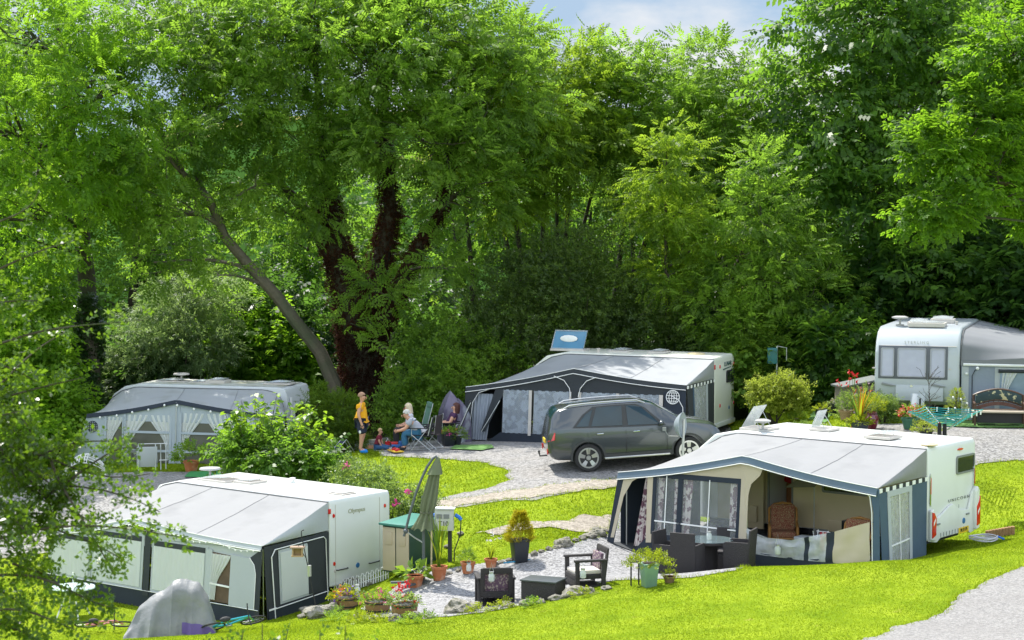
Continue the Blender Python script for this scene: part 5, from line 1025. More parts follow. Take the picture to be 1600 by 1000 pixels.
# ================= E: right back pitch, caravan seen from its front
aE = R(18); FE = at(1498, 657, 57); FE.z = gz(FE.x-1, FE.y); LE = FE+Vector((math.sin(aE), math.cos(aE), 0))*6.6; YE = R(90)-aE; ME = Matrix.Translation(LE) @ Matrix.Rotation(YE, 4, 'Z')
PE = [(0, .4), (0, 2.5), (-.1, 2.62), (-5.55, 2.64), (-6.05, 2.52), (-6.35, 2.25), (-6.47, 2.02), (-6.52, 1.95), (-6.6, 1.25), (-6.62, .95), (-6.5, .55), (-6.3, .4)]
E_ = caravan('touring_caravan', 'silver-white caravan seen from its front with a wide three-part window', LE, YE, 6.6, 2.42, PE, M_SILVER, bev=.09)
frE = LP(ME, 0, -6.6); frontp = lambda u, v, o: Vector((-6.52-(1.95-v)*.1-o, u, v))
a = frE(1372, 592); b = frE(1481, 543); M_LILAC = mat('lilac_blind', (.36, .38, .48), .25, var=.12, vscale=3, coat=.6, bump=.3, bscale=4)
ya, yb = a[0], b[0]; z0_, z1_ = a[1]+.02, b[1]+.02
rect(E_, 'window_surround', frontp, (yb+.0, z0_), (ya, z1_), mat('dark_grey_seal', (.1, .11, .13), .4), .002, .02, .01)
for p0, p1 in ((1376, 1397), (1402, 1447), (1453, 1477)):
    u0 = frE(p0, 566)[0]; u1 = frE(p1, 566)[0]; rwin(E_, 'w', lambda u, v, o: frontp(u, v, o+.021), (u0, z0_+.06), (u1, z1_-.06), .03, mat('window_edge', (.3, .31, .35), .3), M_LILAC, .035, .05)
a = frE(1431, 538.5); text_m = Matrix.Translation(Vector((-6.385, a[0], 2.22))) @ Matrix(((0, 0, -1, 0), (-1, 0, 0, 0), (0, 1, 0, 0), (0, 0, 0, 1))); rtext(E_, 'lettering', 'S T E R L I N G', text_m, .1, M_GREYINK, sx=1.1)
q = MB(); q.tube([Vector((-6.425, .1, 2.12)), Vector((-6.425, 2.26, 2.12))], .012, 6); q.obj('trim', M_LIDBASE, E_)
for px in (1388, 1466): a = frE(px, 598); q = MB(); q.slab([frontp(a[0]-.22, .98, 0), frontp(a[0]+.18, 1.06, 0), frontp(a[0]+.2, 1.0, 0), frontp(a[0]-.1, .95, 0)], .05, Vector((-1, 0, 0))); q.obj('grab_handle', M_FRAME, E_, bevel=.01)
for px, py in ((1365, 575), (1484, 577)): a = frE(px, py); lamp(E_, lambda u, v, o: Vector((-6.56-o, u, v)), a[0], a[1], .1, .05, M_LIDBASE, 'marker_lamp')
a = frE(1424, 612); lamp(E_, lambda u, v, o: Vector((-6.62-o, u, v)), a[0], .97, .1, .08, M_CHROME, 'badge')
rect(E_, 'locker_lid', lambda u, v, o: Vector((-6.6-o-.03*math.sin(max(0, min(1, v))*3.1), u, v)), (.45, .55), (1.8, 1.0), M_SILVER, .0, .03, .012)
q = MB(); q.tube([(-6.55, .75, .42), (-7.6, 1.12, .42)], .035, 6); q.tube([(-6.55, 1.5, .42), (-7.6, 1.12, .42)], .035, 6); q.tube([(-7.5, 1.0, .08), (-7.5, 1.0, .7)], .03, 6); q.tube([(-7.6, 1.12, .42), (-7.85, 1.12, .45)], .045, 6); q.obj('tow_hitch', M_BLACK, E_)
q = MB(); q.grid(lambda u, v: Vector((-7.0+.0*u-.4*(1-v)*.6, 1.12-.2+.4*u, .3+.5*v))+Vector((-.12*math.sin(u*math.pi), 0, 0)), 8, 6); q.obj('hitch_cover', M_SILVER, E_, smooth=True, solid=.02)
rooflight(E_, -5.3, 1.05, 2.63, .7, .95, .0, base=.12); rooflight(E_, -4.5, 1.4, 2.63, .5, .5, .12, base=.1); rooflight(E_, -3.4, .8, 2.63, .5, .6, .1, base=.14); dome_aerial(E_, -5.35, 1.85, 2.62, .24)
for px in (1508,): q = MB(); q.lathe([(.04, 0), (.04, .12), (.06, .13)], (-4.4, .3, 2.62), 8); q.obj('flue', M_LIDBASE, E_)
aw = Awning('caravan_awning', 'grey awning with a blue-grey end window beside the silver-white caravan', LE, YE, 3.2, [(-6.45, 1.72), (-6.3, 2.2), (-5.95, 2.45), (-5.5, 2.56), (-.1, 2.56)], [(-6.2, 1.95), (-3.2, 2.15), (-.2, 1.95)], mat('grey_roof_canvas', (.2, .21, .225), .8, var=.06, vscale=1.3, transl=.1)); aw.xw = -6.42; aw.sgn = -1
q = MB(); M_BG = mat('blue_grey_canvas', (.24, .28, .35), .85, var=.1, vscale=2, bump=.3, bscale=9)
X = lambda y: -6.45+.25*(-y/3.2)
def EP(name, y0, y1, za, zb, m, off=0, zlo=0.0, zlo2=None):
    zlo2 = zlo if zlo2 is None else zlo2; g = MB(); g.slab([Vector((X(y0)-off, y0, zlo)), Vector((X(y1)-off, y1, zlo2)), Vector((X(y1)-off, y1, zb)), Vector((X(y0)-off, y0, za))], .012, Vector((-1, 0, 0))); return g.obj(name, m, aw.t)
EP('end_panel', -.04, -3.2, 1.6, 1.62, M_BG); g = MB(); g.grid(lambda u, v: aw.P(0, u)+Vector((-.04-.02*v, 0, -(v)*max(0.02, aw.P(0, u).z-1.58))), 16, 4); g.obj('gable', MT['grey_roof_canvas'], aw.t, smooth=True, solid=.01)
g = MB(); g.tube([Vector((X(-.1)-.05, -.1, 1.62)), Vector((X(-3.2)-.05, -3.2, 1.6))], .04, 6); g.obj('trim', M_WPIPE, aw.t)
EP('side_strip', -.06, -.25, 1.56, 1.56, M_PGREY, .014); o = EP('window_frame', -.98, -2.75, 1.55, 1.55, M_PGREY, .016, .3); EP('window', -1.12, -2.6, 1.45, 1.45, mat('blue_grey_window', (.2, .27, .36), .2, var=.25, vscale=3, spec=.6), .03, .36).parent = o
for y0, y1, yc in ((-1.14, -1.6, -1.18), (-2.58, -2.1, -2.54)):
    g = MB(); g.grid(lambda u, v: Vector((X(-1.5)-.07+.015*math.sin(u*25), y0+(y1-y0)*u*(1-.75*math.sin(v*1.57)), 1.4-.95*v)), 20, 8); g.obj('tied_curtain', M_CURT, aw.t, smooth=True)
g = MB(); g.tube([Vector((X(-1.1)-.06, -1.08, 1.45)), Vector((X(-2.6)-.06, -2.66, 1.45))], .05, 8); g.obj('rolled_blind', M_CHAR, aw.t, smooth=True)
g = MB(); g.tube([Vector((X(-.3)-.03, -.35, .2)), Vector((X(-.3)-.03, -.35, 1.3)), Vector((X(-.3)-.03, -.42, 1.45)), Vector((X(-.3)-.03, -.5, 1.5))], .012, 5); g.obj('piping', M_CHAR, aw.t); g = MB(); g.ell(Vector((X(-.5)-.07, -.5, 1.52)), (.05, .05, .05)); g.obj('lamp', M_WPIPE, aw.t, smooth=True); g = MB(); g.ell(Vector((X(-.2)-.07, -.2, 1.36)), (.04, .04, .04)); g.obj('lamp', M_WPIPE, aw.t, smooth=True)
g = MB(); g.slab([Vector((-6.2, -3.2, 0)), Vector((-.2, -3.2, 0)), Vector((-.2, -3.2, 1.9)), Vector((-6.2, -3.2, 1.9))], .012); g.obj('front_panel', M_BG, aw.t)
# ================================================================== parked car
M_CAR = mat('graphite_paint', (.075, .086, .092), .24, metal=.5, var=.06, vscale=1, coat=.7)
M_CGLASS = mat('car_glass', (.01, .035, .05), .06, var=.6, vscale=1.5, spec=.45)
M_CLAD = mat('grey_plastic', (.035, .037, .038), .6, var=.15)
M_LENS = mat('lamp_lens', (.6, .63, .65), .08, var=.25, vscale=12, metal=.4, coat=1)
M_ALLOY = mat('alloy', (.55, .55, .54), .3, metal=.8)
ca = Vector((1.97, 53.4, 0)); cb = ca+Vector((2.7*math.cos(R(5)), 2.7*math.sin(R(5)), 0)); za, zb = gz(ca.x, ca.y-.9)+.03, gz(cb.x, cb.y-.9)+.03
ca.z = za
CAR = thing('parked_car', 'dark grey estate car with roof rails parked on the gravel drive', 'car', ca, R(5)); CAR.rotation_euler = (0, -math.atan2(max(zb-za, .17), 2.7), R(5))
ST = np.array([(-1.05,.58,.95,1.0,.78,.80,.72),(-1.0,.44,1.10,1.20,.86,.87,.74),(-.93,.38,1.18,1.46,.89,.89,.72),(-.78,.34,1.20,1.66,.915,.91,.70),(-.5,.32,1.20,1.74,.93,.93,.72),(0,.30,1.18,1.77,.94,.94,.73),(.8,.29,1.15,1.78,.945,.945,.74),(1.4,.29,1.13,1.775,.945,.945,.74),(1.85,.29,1.12,1.68,.945,.945,.73),(2.3,.29,1.11,1.40,.945,.935,.74),(2.62,.30,1.11,1.20,.94,.93,.80),(3.0,.31,1.07,1.14,.94,.91,.76),(3.35,.34,.99,1.06,.92,.88,.70),(3.55,.38,.86,.93,.86,.82,.64),(3.66,.45,.66,.71,.76,.72,.54)])
def stn(x):
    return [float(np.interp(x, ST[:, 0], ST[:, i])) for i in range(1, 7)]
xs = np.concatenate([np.linspace(-1.05, -.7, 12), np.linspace(-.66, 3.3, 60), np.linspace(3.33, 3.66, 14)])
sm = np.array([stn(x) for x in xs]); k_ = np.array([.25, .5, .25])
for _ in range(3):
    for c in range(6): sm[1:-1, c] = np.convolve(sm[:, c], k_, 'valid')
def S(x): return [float(np.interp(x, xs, sm[:, c])) for c in range(6)]
def side(x, t, off=0):       # greenhouse side, t from belt to roof edge
    zs, zb_, zt_, wl, wb, wt = S(x); w = wb+(wt-wb)*t; z = zb_+(zt_-.05-zb_)*t; return Vector((x, -(w+off), z+off*.4))
V_ = []; n_ = 15
for x in xs:
    zs, zb_, zt_, wl, wb, wt = S(x); half = [(0, zs), (wl*.8, zs), (wl*.95, zs+.05), (wl, zs+.16), (wl+.012, (zs+zb_)/2+.05), (wb+.006, zb_-.05), (wb-.01, zb_+.015), (wb*.5+wt*.5, zb_*.5+(zt_-.05)*.5+.005), (wt, zt_-.05), (wt*.9, zt_-.012), (wt*.55, zt_+.008), (0, zt_+.015)]
    ring = [(-w, z) for w, z in half] + [(w, z) for w, z in half[-2:0:-1]]
    V_.append([(x, a, b) for a, b in ring])
m_ = len(V_[0]); mb = MB(); mb.add([p for r_ in V_ for p in r_], [(i*m_+j, i*m_+(j+1) % m_, (i+1)*m_+(j+1) % m_, (i+1)*m_+j) for i in range(len(xs)-1) for j in range(m_)]+[tuple(range(m_)), tuple(range((len(xs)-1)*m_, len(xs)*m_))])
car = mb.obj('body', M_CAR, CAR, smooth=True, angle=60)
cs = []
for x in (0, 2.7):
    for y in (-1.0, 1.0):
        c = MB(); c.lathe([(.43, -.3), (.43, .3)], (x, y, .37), 28, Matrix.Rotation(R(90), 3, 'X')); o = c.obj('cut', M_CLAD); o.parent = CAR; cs.append(o)
boolean_cut(car, cs)
for p in car.data.polygons: p.use_smooth = True
try: car.data.set_sharp_from_angle(angle=R(35))
except Exception: pass
def glass(name, pts, m=M_CGLASS, off=.012, both=True):
    for sgn in ((1, -1) if both else (1,)):
        q = MB(); P = [side(x, t, off) for x, t in pts]
        if sgn < 0: P = [Vector((p.x, -p.y, p.z)) for p in P]
        q.add(P, [tuple(range(len(P)))]); bmo = q.obj(name, m, CAR)
glass('side_window_surround', [(-.38,-.02),(.6,-.03),(1.4,-.03),(2.12,-.03),(1.95,.3),(1.6,.82),(1.35,.96),(.8,.97),(.2,.95),(-.1,.6)], M_CLAD, .009)
glass('side_window', [(-.28,.04),(.04,.04),(.2,.84),(.0,.62)], off=.016); glass('side_window', [(.12,.04),(.95,.04),(.98,.9),(.3,.9)], off=.016); glass('side_window', [(1.1,.04),(1.95,.04),(1.78,.4),(1.5,.82),(1.32,.9),(1.09,.9)], off=.016)
def topx(x, y, off=0):
    zs, zb_, zt_, wl, wb, wt = S(x); return Vector((x, y*wt, zt_+.012-.05*abs(y)**3+off))
q = MB(); q.grid(lambda u, v: topx(1.62+.86*u, -.9+1.8*v, .012), 10, 6); q.obj('windscreen', M_CGLASS, CAR, smooth=True)
q = MB(); q.grid(lambda u, v: topx(-.72-.2*u, -.88+1.76*v, .014), 6, 6); q.obj('rear_window', M_CGLASS, CAR, smooth=True)
for y in (-1, 1):
    q = MB(); q.tube([topx(x, y*.93, .0 if x in (-.55, 1.62) else .05) for x in (-.55, -.4, 0, .5, 1.0, 1.4, 1.62)], .022, 6); q.obj('roof_rail', M_ALU, CAR, smooth=True)
    q = MB(); q.box((1.3, y*.96, .335), (1.75, .14, .05)); q.obj('running_board', M_ALLOY, CAR, bevel=.015); q = MB(); q.slab([(.45, y*.952, .3), (2.25, y*.952, .3), (2.25, y*.958, .44), (.45, y*.958, .44)], .012, Vector((0, y, 0))); q.obj('sill_cladding', M_CLAD, CAR)
    for x in (.35, 1.32):
        q = MB(); q.tube([(x-.1, y*.945, .985), (x-.08, y*.985, .99), (x+.08, y*.985, .995), (x+.1, y*.945, .995)], .016, 6); q.obj('door_handle', M_CHROME, CAR)
    q = MB(); q.ell((1.98, y*1.05, 1.17), (.08, .12, .075), 10, 8); q.obj('wing_mirror', M_CAR, CAR, smooth=True)
    for x in (.0, 2.7):
        q = MB(); q.lathe([(.27, -.11), (.345, -.115), (.368, -.085), (.37, 0), (.368, .085), (.345, .115), (.27, .11)], (x, y*.83, .37), 28, Matrix.Rotation(R(90), 3, 'X')); w = q.obj('wheel', M_RUB, CAR, smooth=True)  # closed dark rubber face passes for shaded gaps between the rim spokes
        q = MB(); Mx = Matrix.Translation((x, y*.955, .37))
        for i in range(24):
            a0, a1 = i*math.pi/12, (i+1)*math.pi/12; q.quad(*[Mx @ Vector((r_*math.cos(a), 0, r_*math.sin(a))) for r_, a in ((.235, a0), (.235, a1), (.275, a1), (.275, a0))])
        for i in range(5):
            a = i*2*math.pi/5+.3
            P = [Mx @ Vector((r_*math.cos(a+s), y*(.0-.02*(r_ < .1)), r_*math.sin(a+s))) for r_, s in ((.06, .6), (.24, .25), (.24, -.25), (.06, -.6))]; q.slab(P, .015)
        q.lathe([(.07, -.02), (.06, .015)], (x, y*.955, .37), 12, Matrix.Rotation(R(90), 3, 'X')); q.obj('rim', M_ALLOY, w)
        q = MB(); q.add([(x+r_*math.cos(a), y*(S(x)[3]+.012+.0), .37+r_*math.sin(a)) for a in np.linspace(-.15, math.pi+.15, 20) for r_ in (.425, .475)], [(2*i, 2*i+1, 2*i+3, 2*i+2) for i in range(19)]); q.obj('arch_trim', M_CLAD, CAR, solid=.02)
    for x0, x1 in ((.02, .02), (1.02, 1.04), (2.12, 2.16)):
        q = MB(); q.tube([(x0, y*(S(x0)[3]+.014), .45), (x1, y*(S(x1)[4]+.007), 1.05)], .006, 4); q.obj('door_seam', M_BLACK, CAR)
    q = MB(); q.add([Vector((x, y*(w+.012), z)) for x, w, z in ((3.1, S(3.1)[4], .92), (3.42, S(3.42)[4]-.0, .82), (3.56, S(3.56)[4]-.1, .79), (3.5, S(3.5)[4]-.05, .92), (3.2, S(3.2)[4]-.03, 1.0))], [(0, 1, 2, 3, 4)]); q.obj('headlight', M_LENS, CAR, solid=.03)
    q = MB(); q.slab([Vector((-1.03, y*.55, .86)), Vector((-1.035, y*.80, .86)), Vector((-.86, y*.915, .9)), Vector((-.83, y*.9, 1.09)), Vector((-.98, y*.8, 1.11)), Vector((-1.01, y*.55, 1.09))], .035, Vector((-.5, y, 0)).normalized()); q.obj('tail_light', M_RED, CAR, bevel=.01); q = MB(); q.box((-1.055, y*.66, .58), (.03, .12, .14)); q.obj('reflector', M_RED, CAR, bevel=.01)
q = MB(); q.tube([(-1.0, 0, .4), (-1.2, 0, .4), (-1.22, 0, .5)], .025, 6); q.ell((-1.22, 0, .52), (.035, .035, .035), 8, 6); q.obj('tow_bar', M_CLAD, CAR); q = MB(); q.box((-1.06, 0, .82), (.02, .52, .11)); q.obj('number_plate', M_YEL, CAR)
q = MB(); q.box((-.55, -.2, 1.7), (.02, .02, .1), ry=-.5); q.tube([(-.5, -.25, 1.68), (-.7, -.25, 1.86)], .006, 4); q.obj('aerial', M_BLACK, CAR); q = MB(); q.box((3.62, 0, .7), (.06, 1.0, .16)); q.obj('grille', M_CLAD, CAR, bevel=.02)

# ================================================================== people
M_SKIN = mat('skin', (.56, .30, .20), .55, var=.1, vscale=8)
def skinmesh(nodes, edges, sub=2, sy=1.0):
    names = list(nodes); me = bpy.data.meshes.new('sk'); me.from_pydata([nodes[n][0] for n in names], [(names.index(a), names.index(b)) for a, b in edges], [])
    o = bpy.data.objects.new('sk', me); COL.objects.link(o); md = o.modifiers.new('s', 'SKIN'); md.use_smooth_shade = True; md.branch_smoothing = .6
    sv = me.skin_vertices[0].data
    for i, n in enumerate(names): r_ = nodes[n][1]; sv[i].radius = (r_*1.12, r_*1.12) if not isinstance(r_, tuple) else r_; sv[i].use_root = (i == 0)
    s = o.modifiers.new('u', 'SUBSURF'); s.levels = sub
    bpy.context.view_layer.update(); m2 = bpy.data.meshes.new_from_object(o.evaluated_get(bpy.context.evaluated_depsgraph_get())); bpy.data.objects.remove(o)
    return m2
def finish(me, name, m, parent, extra=None):
    if extra:
        bm = bmesh.new(); bm.from_mesh(me); t2_ = bpy.data.meshes.new('x'); t2_.from_pydata(extra.v, [], extra.f); bm.from_mesh(t2_); bmesh.ops.recalc_face_normals(bm, faces=bm.faces); bm.to_mesh(me); bm.free()
    me.materials.clear(); me.materials.append(m); me.polygons.foreach_set('use_smooth', [True]*len(me.polygons))
    for p in me.polygons: p.material_index = 0
    return link(bpy.data.objects.new(name, me), parent)
STAND = dict(pelvis=(0,0,.95), spine=(.02,0,1.13), chest=(.0,0,1.32), neck=(0,0,1.48), jaw=(.035,0,1.565), crown=(.01,0,1.665),
 sl=(0,.18,1.42), el=(-.04,.25,1.13), wl=(.05,.26,.88), hl=(.08,.26,.80), sr=(0,-.18,1.42), er=(-.04,-.25,1.13), wr=(.05,-.26,.88), hr=(.08,-.26,.80),
 pl=(0,.1,.9), kl=(.03,.11,.5), al=(-.02,.11,.09), tl=(.16,.12,.045), pr=(0,-.1,.9), kr=(.03,-.11,.5), ar=(-.02,-.11,.09), tr=(.16,-.12,.045))
RAD = dict(pelvis=.135, spine=.135, chest=.14, neck=.058, jaw=.082, crown=.098, s=.062, e=.044, w=.03, h=.036, p=.095, k=.06, a=.042, t=.036)
def person(label, loc, rz, pose, shirt, legs, shoes, hair, hairkind='short', sleeve=.55, leglen=1.0, sc=1.0, skirtless=True, belly=0, shirt_low=True, group='people outside the grey awning', shades=False):
    t = thing('person', label, 'person', loc, rz, group); J = dict(STAND); J.update(pose); J = {k: Vector(v)*sc for k, v in J.items() if k not in ('face', '_f')}
    rr = lambda k, g=0: ((RAD[k] if k in RAD else RAD[k[0]])+g)*sc
    N_ = {k: (J[k], rr(k)) for k in J}; E = [('pelvis','spine'),('spine','chest'),('chest','neck'),('neck','jaw'),('jaw','crown')]
    for s in 'lr': E += [('chest','s'+s),('s'+s,'e'+s),('e'+s,'w'+s),('w'+s,'h'+s),('pelvis','p'+s),('p'+s,'k'+s),('k'+s,'a'+s),('a'+s,'t'+s)]
    ex = MB(); hd = (J['crown']+J['jaw'])/2; up = (J['crown']-J['neck']).normalized(); 
    f_ = Vector(pose.get('face', (1, 0, 0))).normalized(); f_ = (f_-up*f_.dot(up)).normalized(); sd_ = up.cross(f_)
    c = J['jaw']+up*.02*sc
    ex.ell(c+f_*.095*sc, (.016*sc, .016*sc, .024*sc), 8, 5)                       # nose
    for s in (1, -1): ex.ell(c+sd_*s*.088*sc+up*.015*sc, (.02*sc, .012*sc, .03*sc), 8, 5); ex.ell(c+f_*.082*sc+sd_*s*.032*sc+up*.03*sc, (.011*sc,)*3, 6, 4)
    ex.ell(c+f_*.082*sc-up*.04*sc, (.012*sc, .02*sc, .007*sc), 8, 4)
    for s in 'lr':                                                                # fingers and thumb
        h_ = J['h'+s]; d = (h_-J['w'+s]).normalized(); a = d.cross(Vector((0, 1, .2))).normalized(); b = d.cross(a)
        for i, (of, l_) in enumerate(((-.027, .06), (-.009, .072), (.009, .068), (.027, .052))):
            p0 = h_+a*of*sc+d*.015*sc; cur = b*(-.3 if s == 'l' else .3)
            ex.tube([p0, p0+(d+cur*.3).normalized()*l_*.45*sc, p0+(d+cur*.3).normalized()*l_*.45*sc+(d+cur*1.3).normalized()*l_*.5*sc], [.009*sc, .0085*sc, .006*sc], 6)
        p0 = h_-a*.03*sc-d*.01*sc; ex.tube([p0, p0-a*.025*sc+d*.02*sc, p0-a*.028*sc+d*.05*sc], [.011*sc, .0095*sc, .007*sc], 6)
    body = finish(skinmesh(N_, E), 'body', M_SKIN, t, ex)
    # shirt
    g = .026; S_ = {'spine': (J['spine'], rr('spine', g+belly)), 'chest': (J['chest'], rr('chest', g)), 'neck': (J['chest'].lerp(J['neck'], .72), rr('neck', .035)), 'pelvis': (J['pelvis'].lerp(J['spine'], -.05 if shirt_low else .2), rr('pelvis', .004+belly*.3))}
    SE = [('spine','chest'),('chest','neck'),('spine','pelvis')]
    for s in 'lr':
        S_['s'+s] = (J['s'+s], rr('s', .022)); S_['m'+s] = (J['s'+s].lerp(J['e'+s], sleeve), rr('e', .034)); SE += [('chest','s'+s),('s'+s,'m'+s)]
        if sleeve > 1: S_['e'+s] = (J['e'+s], rr('e', .025)); S_['m'+s] = (J['e'+s].lerp(J['w'+s], sleeve-1), rr('w', .025)); SE[-1] = ('s'+s,'e'+s); SE.append(('e'+s,'m'+s))
    finish(skinmesh(S_, SE), 'shirt', shirt, t)
    L_ = {'pelvis': (J['pelvis'], rr('pelvis', .022))}; LE = []
    for s in 'lr':
        L_['p'+s] = (J['p'+s], rr('p', .026)); LE.append(('pelvis','p'+s))
        if leglen <= .5: L_['k'+s] = (J['p'+s].lerp(J['k'+s], leglen*2), rr('k', .05)); LE.append(('p'+s,'k'+s))
        else: L_['k'+s] = (J['k'+s], rr('k', .028)); L_['a'+s] = (J['k'+s].lerp(J['a'+s], min(1, (leglen-.5)*2)-.04), rr('a', .03)); LE += [('p'+s,'k'+s),('k'+s,'a'+s)]
    finish(skinmesh(L_, LE), 'shorts' if leglen <= .5 else 'trousers', legs, t)
    for s in 'lr':
        a, b = J['a'+s], J['t'+s]; d = (b-a); m2 = skinmesh({'a': (a-d.normalized()*.02*sc-Vector((0, 0, .045*sc)), .055*sc), 'b': (a.lerp(b, .5)-Vector((0, 0, .02*sc)), .055*sc), 'c': (b+d.normalized()*.05*sc, .045*sc)}, [('a','b'),('b','c')]); finish(m2, 'shoe', shoes, t)
    # hair
    q = MB(); hc = J['crown'].lerp(J['jaw'], .15)-f_*.012*sc; Mh = Matrix((f_, sd_, up)).transposed()
    prof = [(max(.02, math.sin(a)*.112*sc), math.cos(a)*.115*sc) for a in np.linspace(.05, 1.75 if hairkind == 'short' else 1.9, 8)]
    vs = []; n = 18
    for i, (r_, z) in enumerate(prof):
        for j in range(n):
            a = 2*math.pi*j/n; k = 1.0; zz_ = z
            if math.cos(a) > .35: zz_ = max(z, .035*sc)     # forehead stays free
            if hairkind == 'long' and i > 5 and math.cos(a) < .3: zz_ = z-(i-5)*.09*sc
            vs.append(hc+Mh @ Vector((r_*math.cos(a)*1.02, r_*math.sin(a)*.95, zz_)))
    q.add(vs, [(i*n+j, i*n+(j+1) % n, (i+1)*n+(j+1) % n, (i+1)*n+j) for i in range(len(prof)-1) for j in range(n)]+[tuple(range(n))]); q.obj('hair', hair, t, smooth=True)
    if shades:
        q = MB(); [q.ell(c+f_*.088*sc+sd_*s*.035*sc+up*.032*sc, (.012, .03, .02), 8, 5, Matrix((f_, sd_, up)).transposed()) for s in (1, -1)]; q.tube([c+f_*.09*sc-sd_*.07*sc+up*.035*sc, c+f_*.1*sc+up*.036*sc, c+f_*.09*sc+sd_*.07*sc+up*.035*sc], .006, 5); q.obj('sunglasses', M_BLACK, t, smooth=True)
    return t, J
def cloth(n, c): return mat(n, c, .85, var=.12, vscale=7, bump=.4, bscale=9)
def gp3(px, d): x = (px-800)/FPX*d; return Vector((x, d, gz(x, d)+.02))
BLK, NVY = cloth('black_cloth', (.018, .018, .022)), cloth('navy_cloth', (.02, .026, .055))
p, J = person('man in a yellow T-shirt and dark shorts standing with arms at his sides', gp3(564, 57.6), R(-8), dict(spine=(.05,0,1.13), jaw=(.045,0,1.575), face=(1,.05,0), kr=(.02,-.11,.5), ar=(.0,-.12,.09), tr=(.17,-.15,.045), al=(-.08,.1,.09), tl=(.1,.1,.045), hl=(.13,.27,.82), wl=(.08,.26,.9)), cloth('yellow_cloth', (.75, .36, .005)), NVY, cloth('bright_blue_shoes', (.01, .2, .6)), mat('thin_brown_hair', (.34, .2, .13), .8), belly=.02, leglen=.47, sc=1.0)
q = MB(); q.ell(Vector((.0, -.235, .62)), (.035, .012, .05), 8, 6); q.obj('badge', M_WPIPE, p, smooth=True)
SIT = dict(pelvis=(0,0,.5), spine=(.0,0,.68), chest=(.02,0,.87), neck=(.04,0,1.03), jaw=(.08,0,1.11), crown=(.06,0,1.21), sl=(.02,.17,.97), el=(.06,.22,.7), wl=(.28,.14,.62), hl=(.36,.1,.62), sr=(.02,-.17,.97), er=(.06,-.22,.7), wr=(.28,-.14,.62), hr=(.36,-.1,.62), pl=(.05,.1,.48), kl=(.45,.12,.5), al=(.42,.12,.09), tl=(.58,.13,.045), pr=(.05,-.1,.48), kr=(.45,-.12,.5), ar=(.42,-.12,.09), tr=(.58,-.13,.045))
person('toddler in a maroon top sitting on the ground leaning on one arm', gp3(588, 58.2), R(-15), dict(pelvis=(0,0,.16), spine=(.04,0,.34), chest=(.09,0,.55), neck=(.14,0,.73), jaw=(.19,0,.83), crown=(.16,0,.95), sl=(.1,.14,.67), el=(.16,.2,.42), wl=(.24,.2,.2), hl=(.28,.2,.1), sr=(.1,-.14,.67), er=(.18,-.18,.42), wr=(.28,-.16,.2), hr=(.32,-.16,.1), pl=(.04,.09,.14), kl=(.4,.14,.16), al=(.7,.16,.1), tl=(.8,.17,.14), pr=(.04,-.09,.14), kr=(.4,-.14,.16), ar=(.7,-.16,.1), tr=(.8,-.17,.14), face=(1,-.1,-.2)), cloth('maroon_cloth', (.17, .012, .03)), cloth('blue_denim', (.03, .1, .22)), cloth('white_trainers', (.6, .6, .62)), mat('blond_hair', (.55, .38, .2), .8), sleeve=.7, sc=.62)
person('blonde woman in a white top with sunglasses looking down in a green chair', gp3(641, 59.3), R(188), dict(SIT, jaw=(.12,0,1.1), crown=(.07,0,1.2), face=(1,-.5,-.35)), cloth('white_cloth', (.55, .56, .6)), BLK, BLK, mat('platinum_hair', (.62, .52, .36), .7), 'long', sleeve=.5, shades=True)
GREYM, J = person('grey-haired man in a grey T-shirt and jeans leaning forward on a camping chair', gp3(655, 57.5), R(176), dict(SIT, spine=(.08,0,.66), chest=(.2,0,.82), neck=(.33,0,.93), jaw=(.42,0,.98), crown=(.38,0,1.08), sl=(.22,.18,.88), el=(.4,.22,.62), wl=(.6,.12,.55), hl=(.67,.08,.55), sr=(.22,-.18,.88), er=(.4,-.22,.62), wr=(.6,-.12,.55), hr=(.67,-.08,.55), face=(1,0,-.8)), cloth('grey_marl_cloth', (.33, .35, .4)), cloth('blue_jeans', (.03, .13, .24)), BLK, mat('grey_hair', (.5, .49, .46), .8), sleeve=.6, belly=.02)
person('dark-haired woman in a purple top lying back in a black reclining chair', gp3(703, 59.2), R(180), dict(SIT, pelvis=(.05,0,.48), spine=(-.02,0,.64), chest=(-.1,0,.82), neck=(-.17,0,.97), jaw=(-.14,0,1.06), crown=(-.18,0,1.15), sl=(-.12,.17,.92), el=(.0,.22,.66), wl=(.26,.12,.66), hl=(.34,.08,.68), sr=(-.12,-.17,.92), er=(.0,-.22,.66), wr=(.26,-.12,.66), hr=(.34,-.08,.68), kl=(.48,.1,.55), al=(.85,.1,.4), tl=(.92,.1,.5), kr=(.48,-.1,.55), ar=(.85,-.1,.4), tr=(.92,-.1,.5), face=(1,0,-.3)), cloth('purple_cloth', (.06, .02, .07)), BLK, BLK, mat('dark_auburn_hair', (.07, .02, .015), .7), 'long', sleeve=.6)
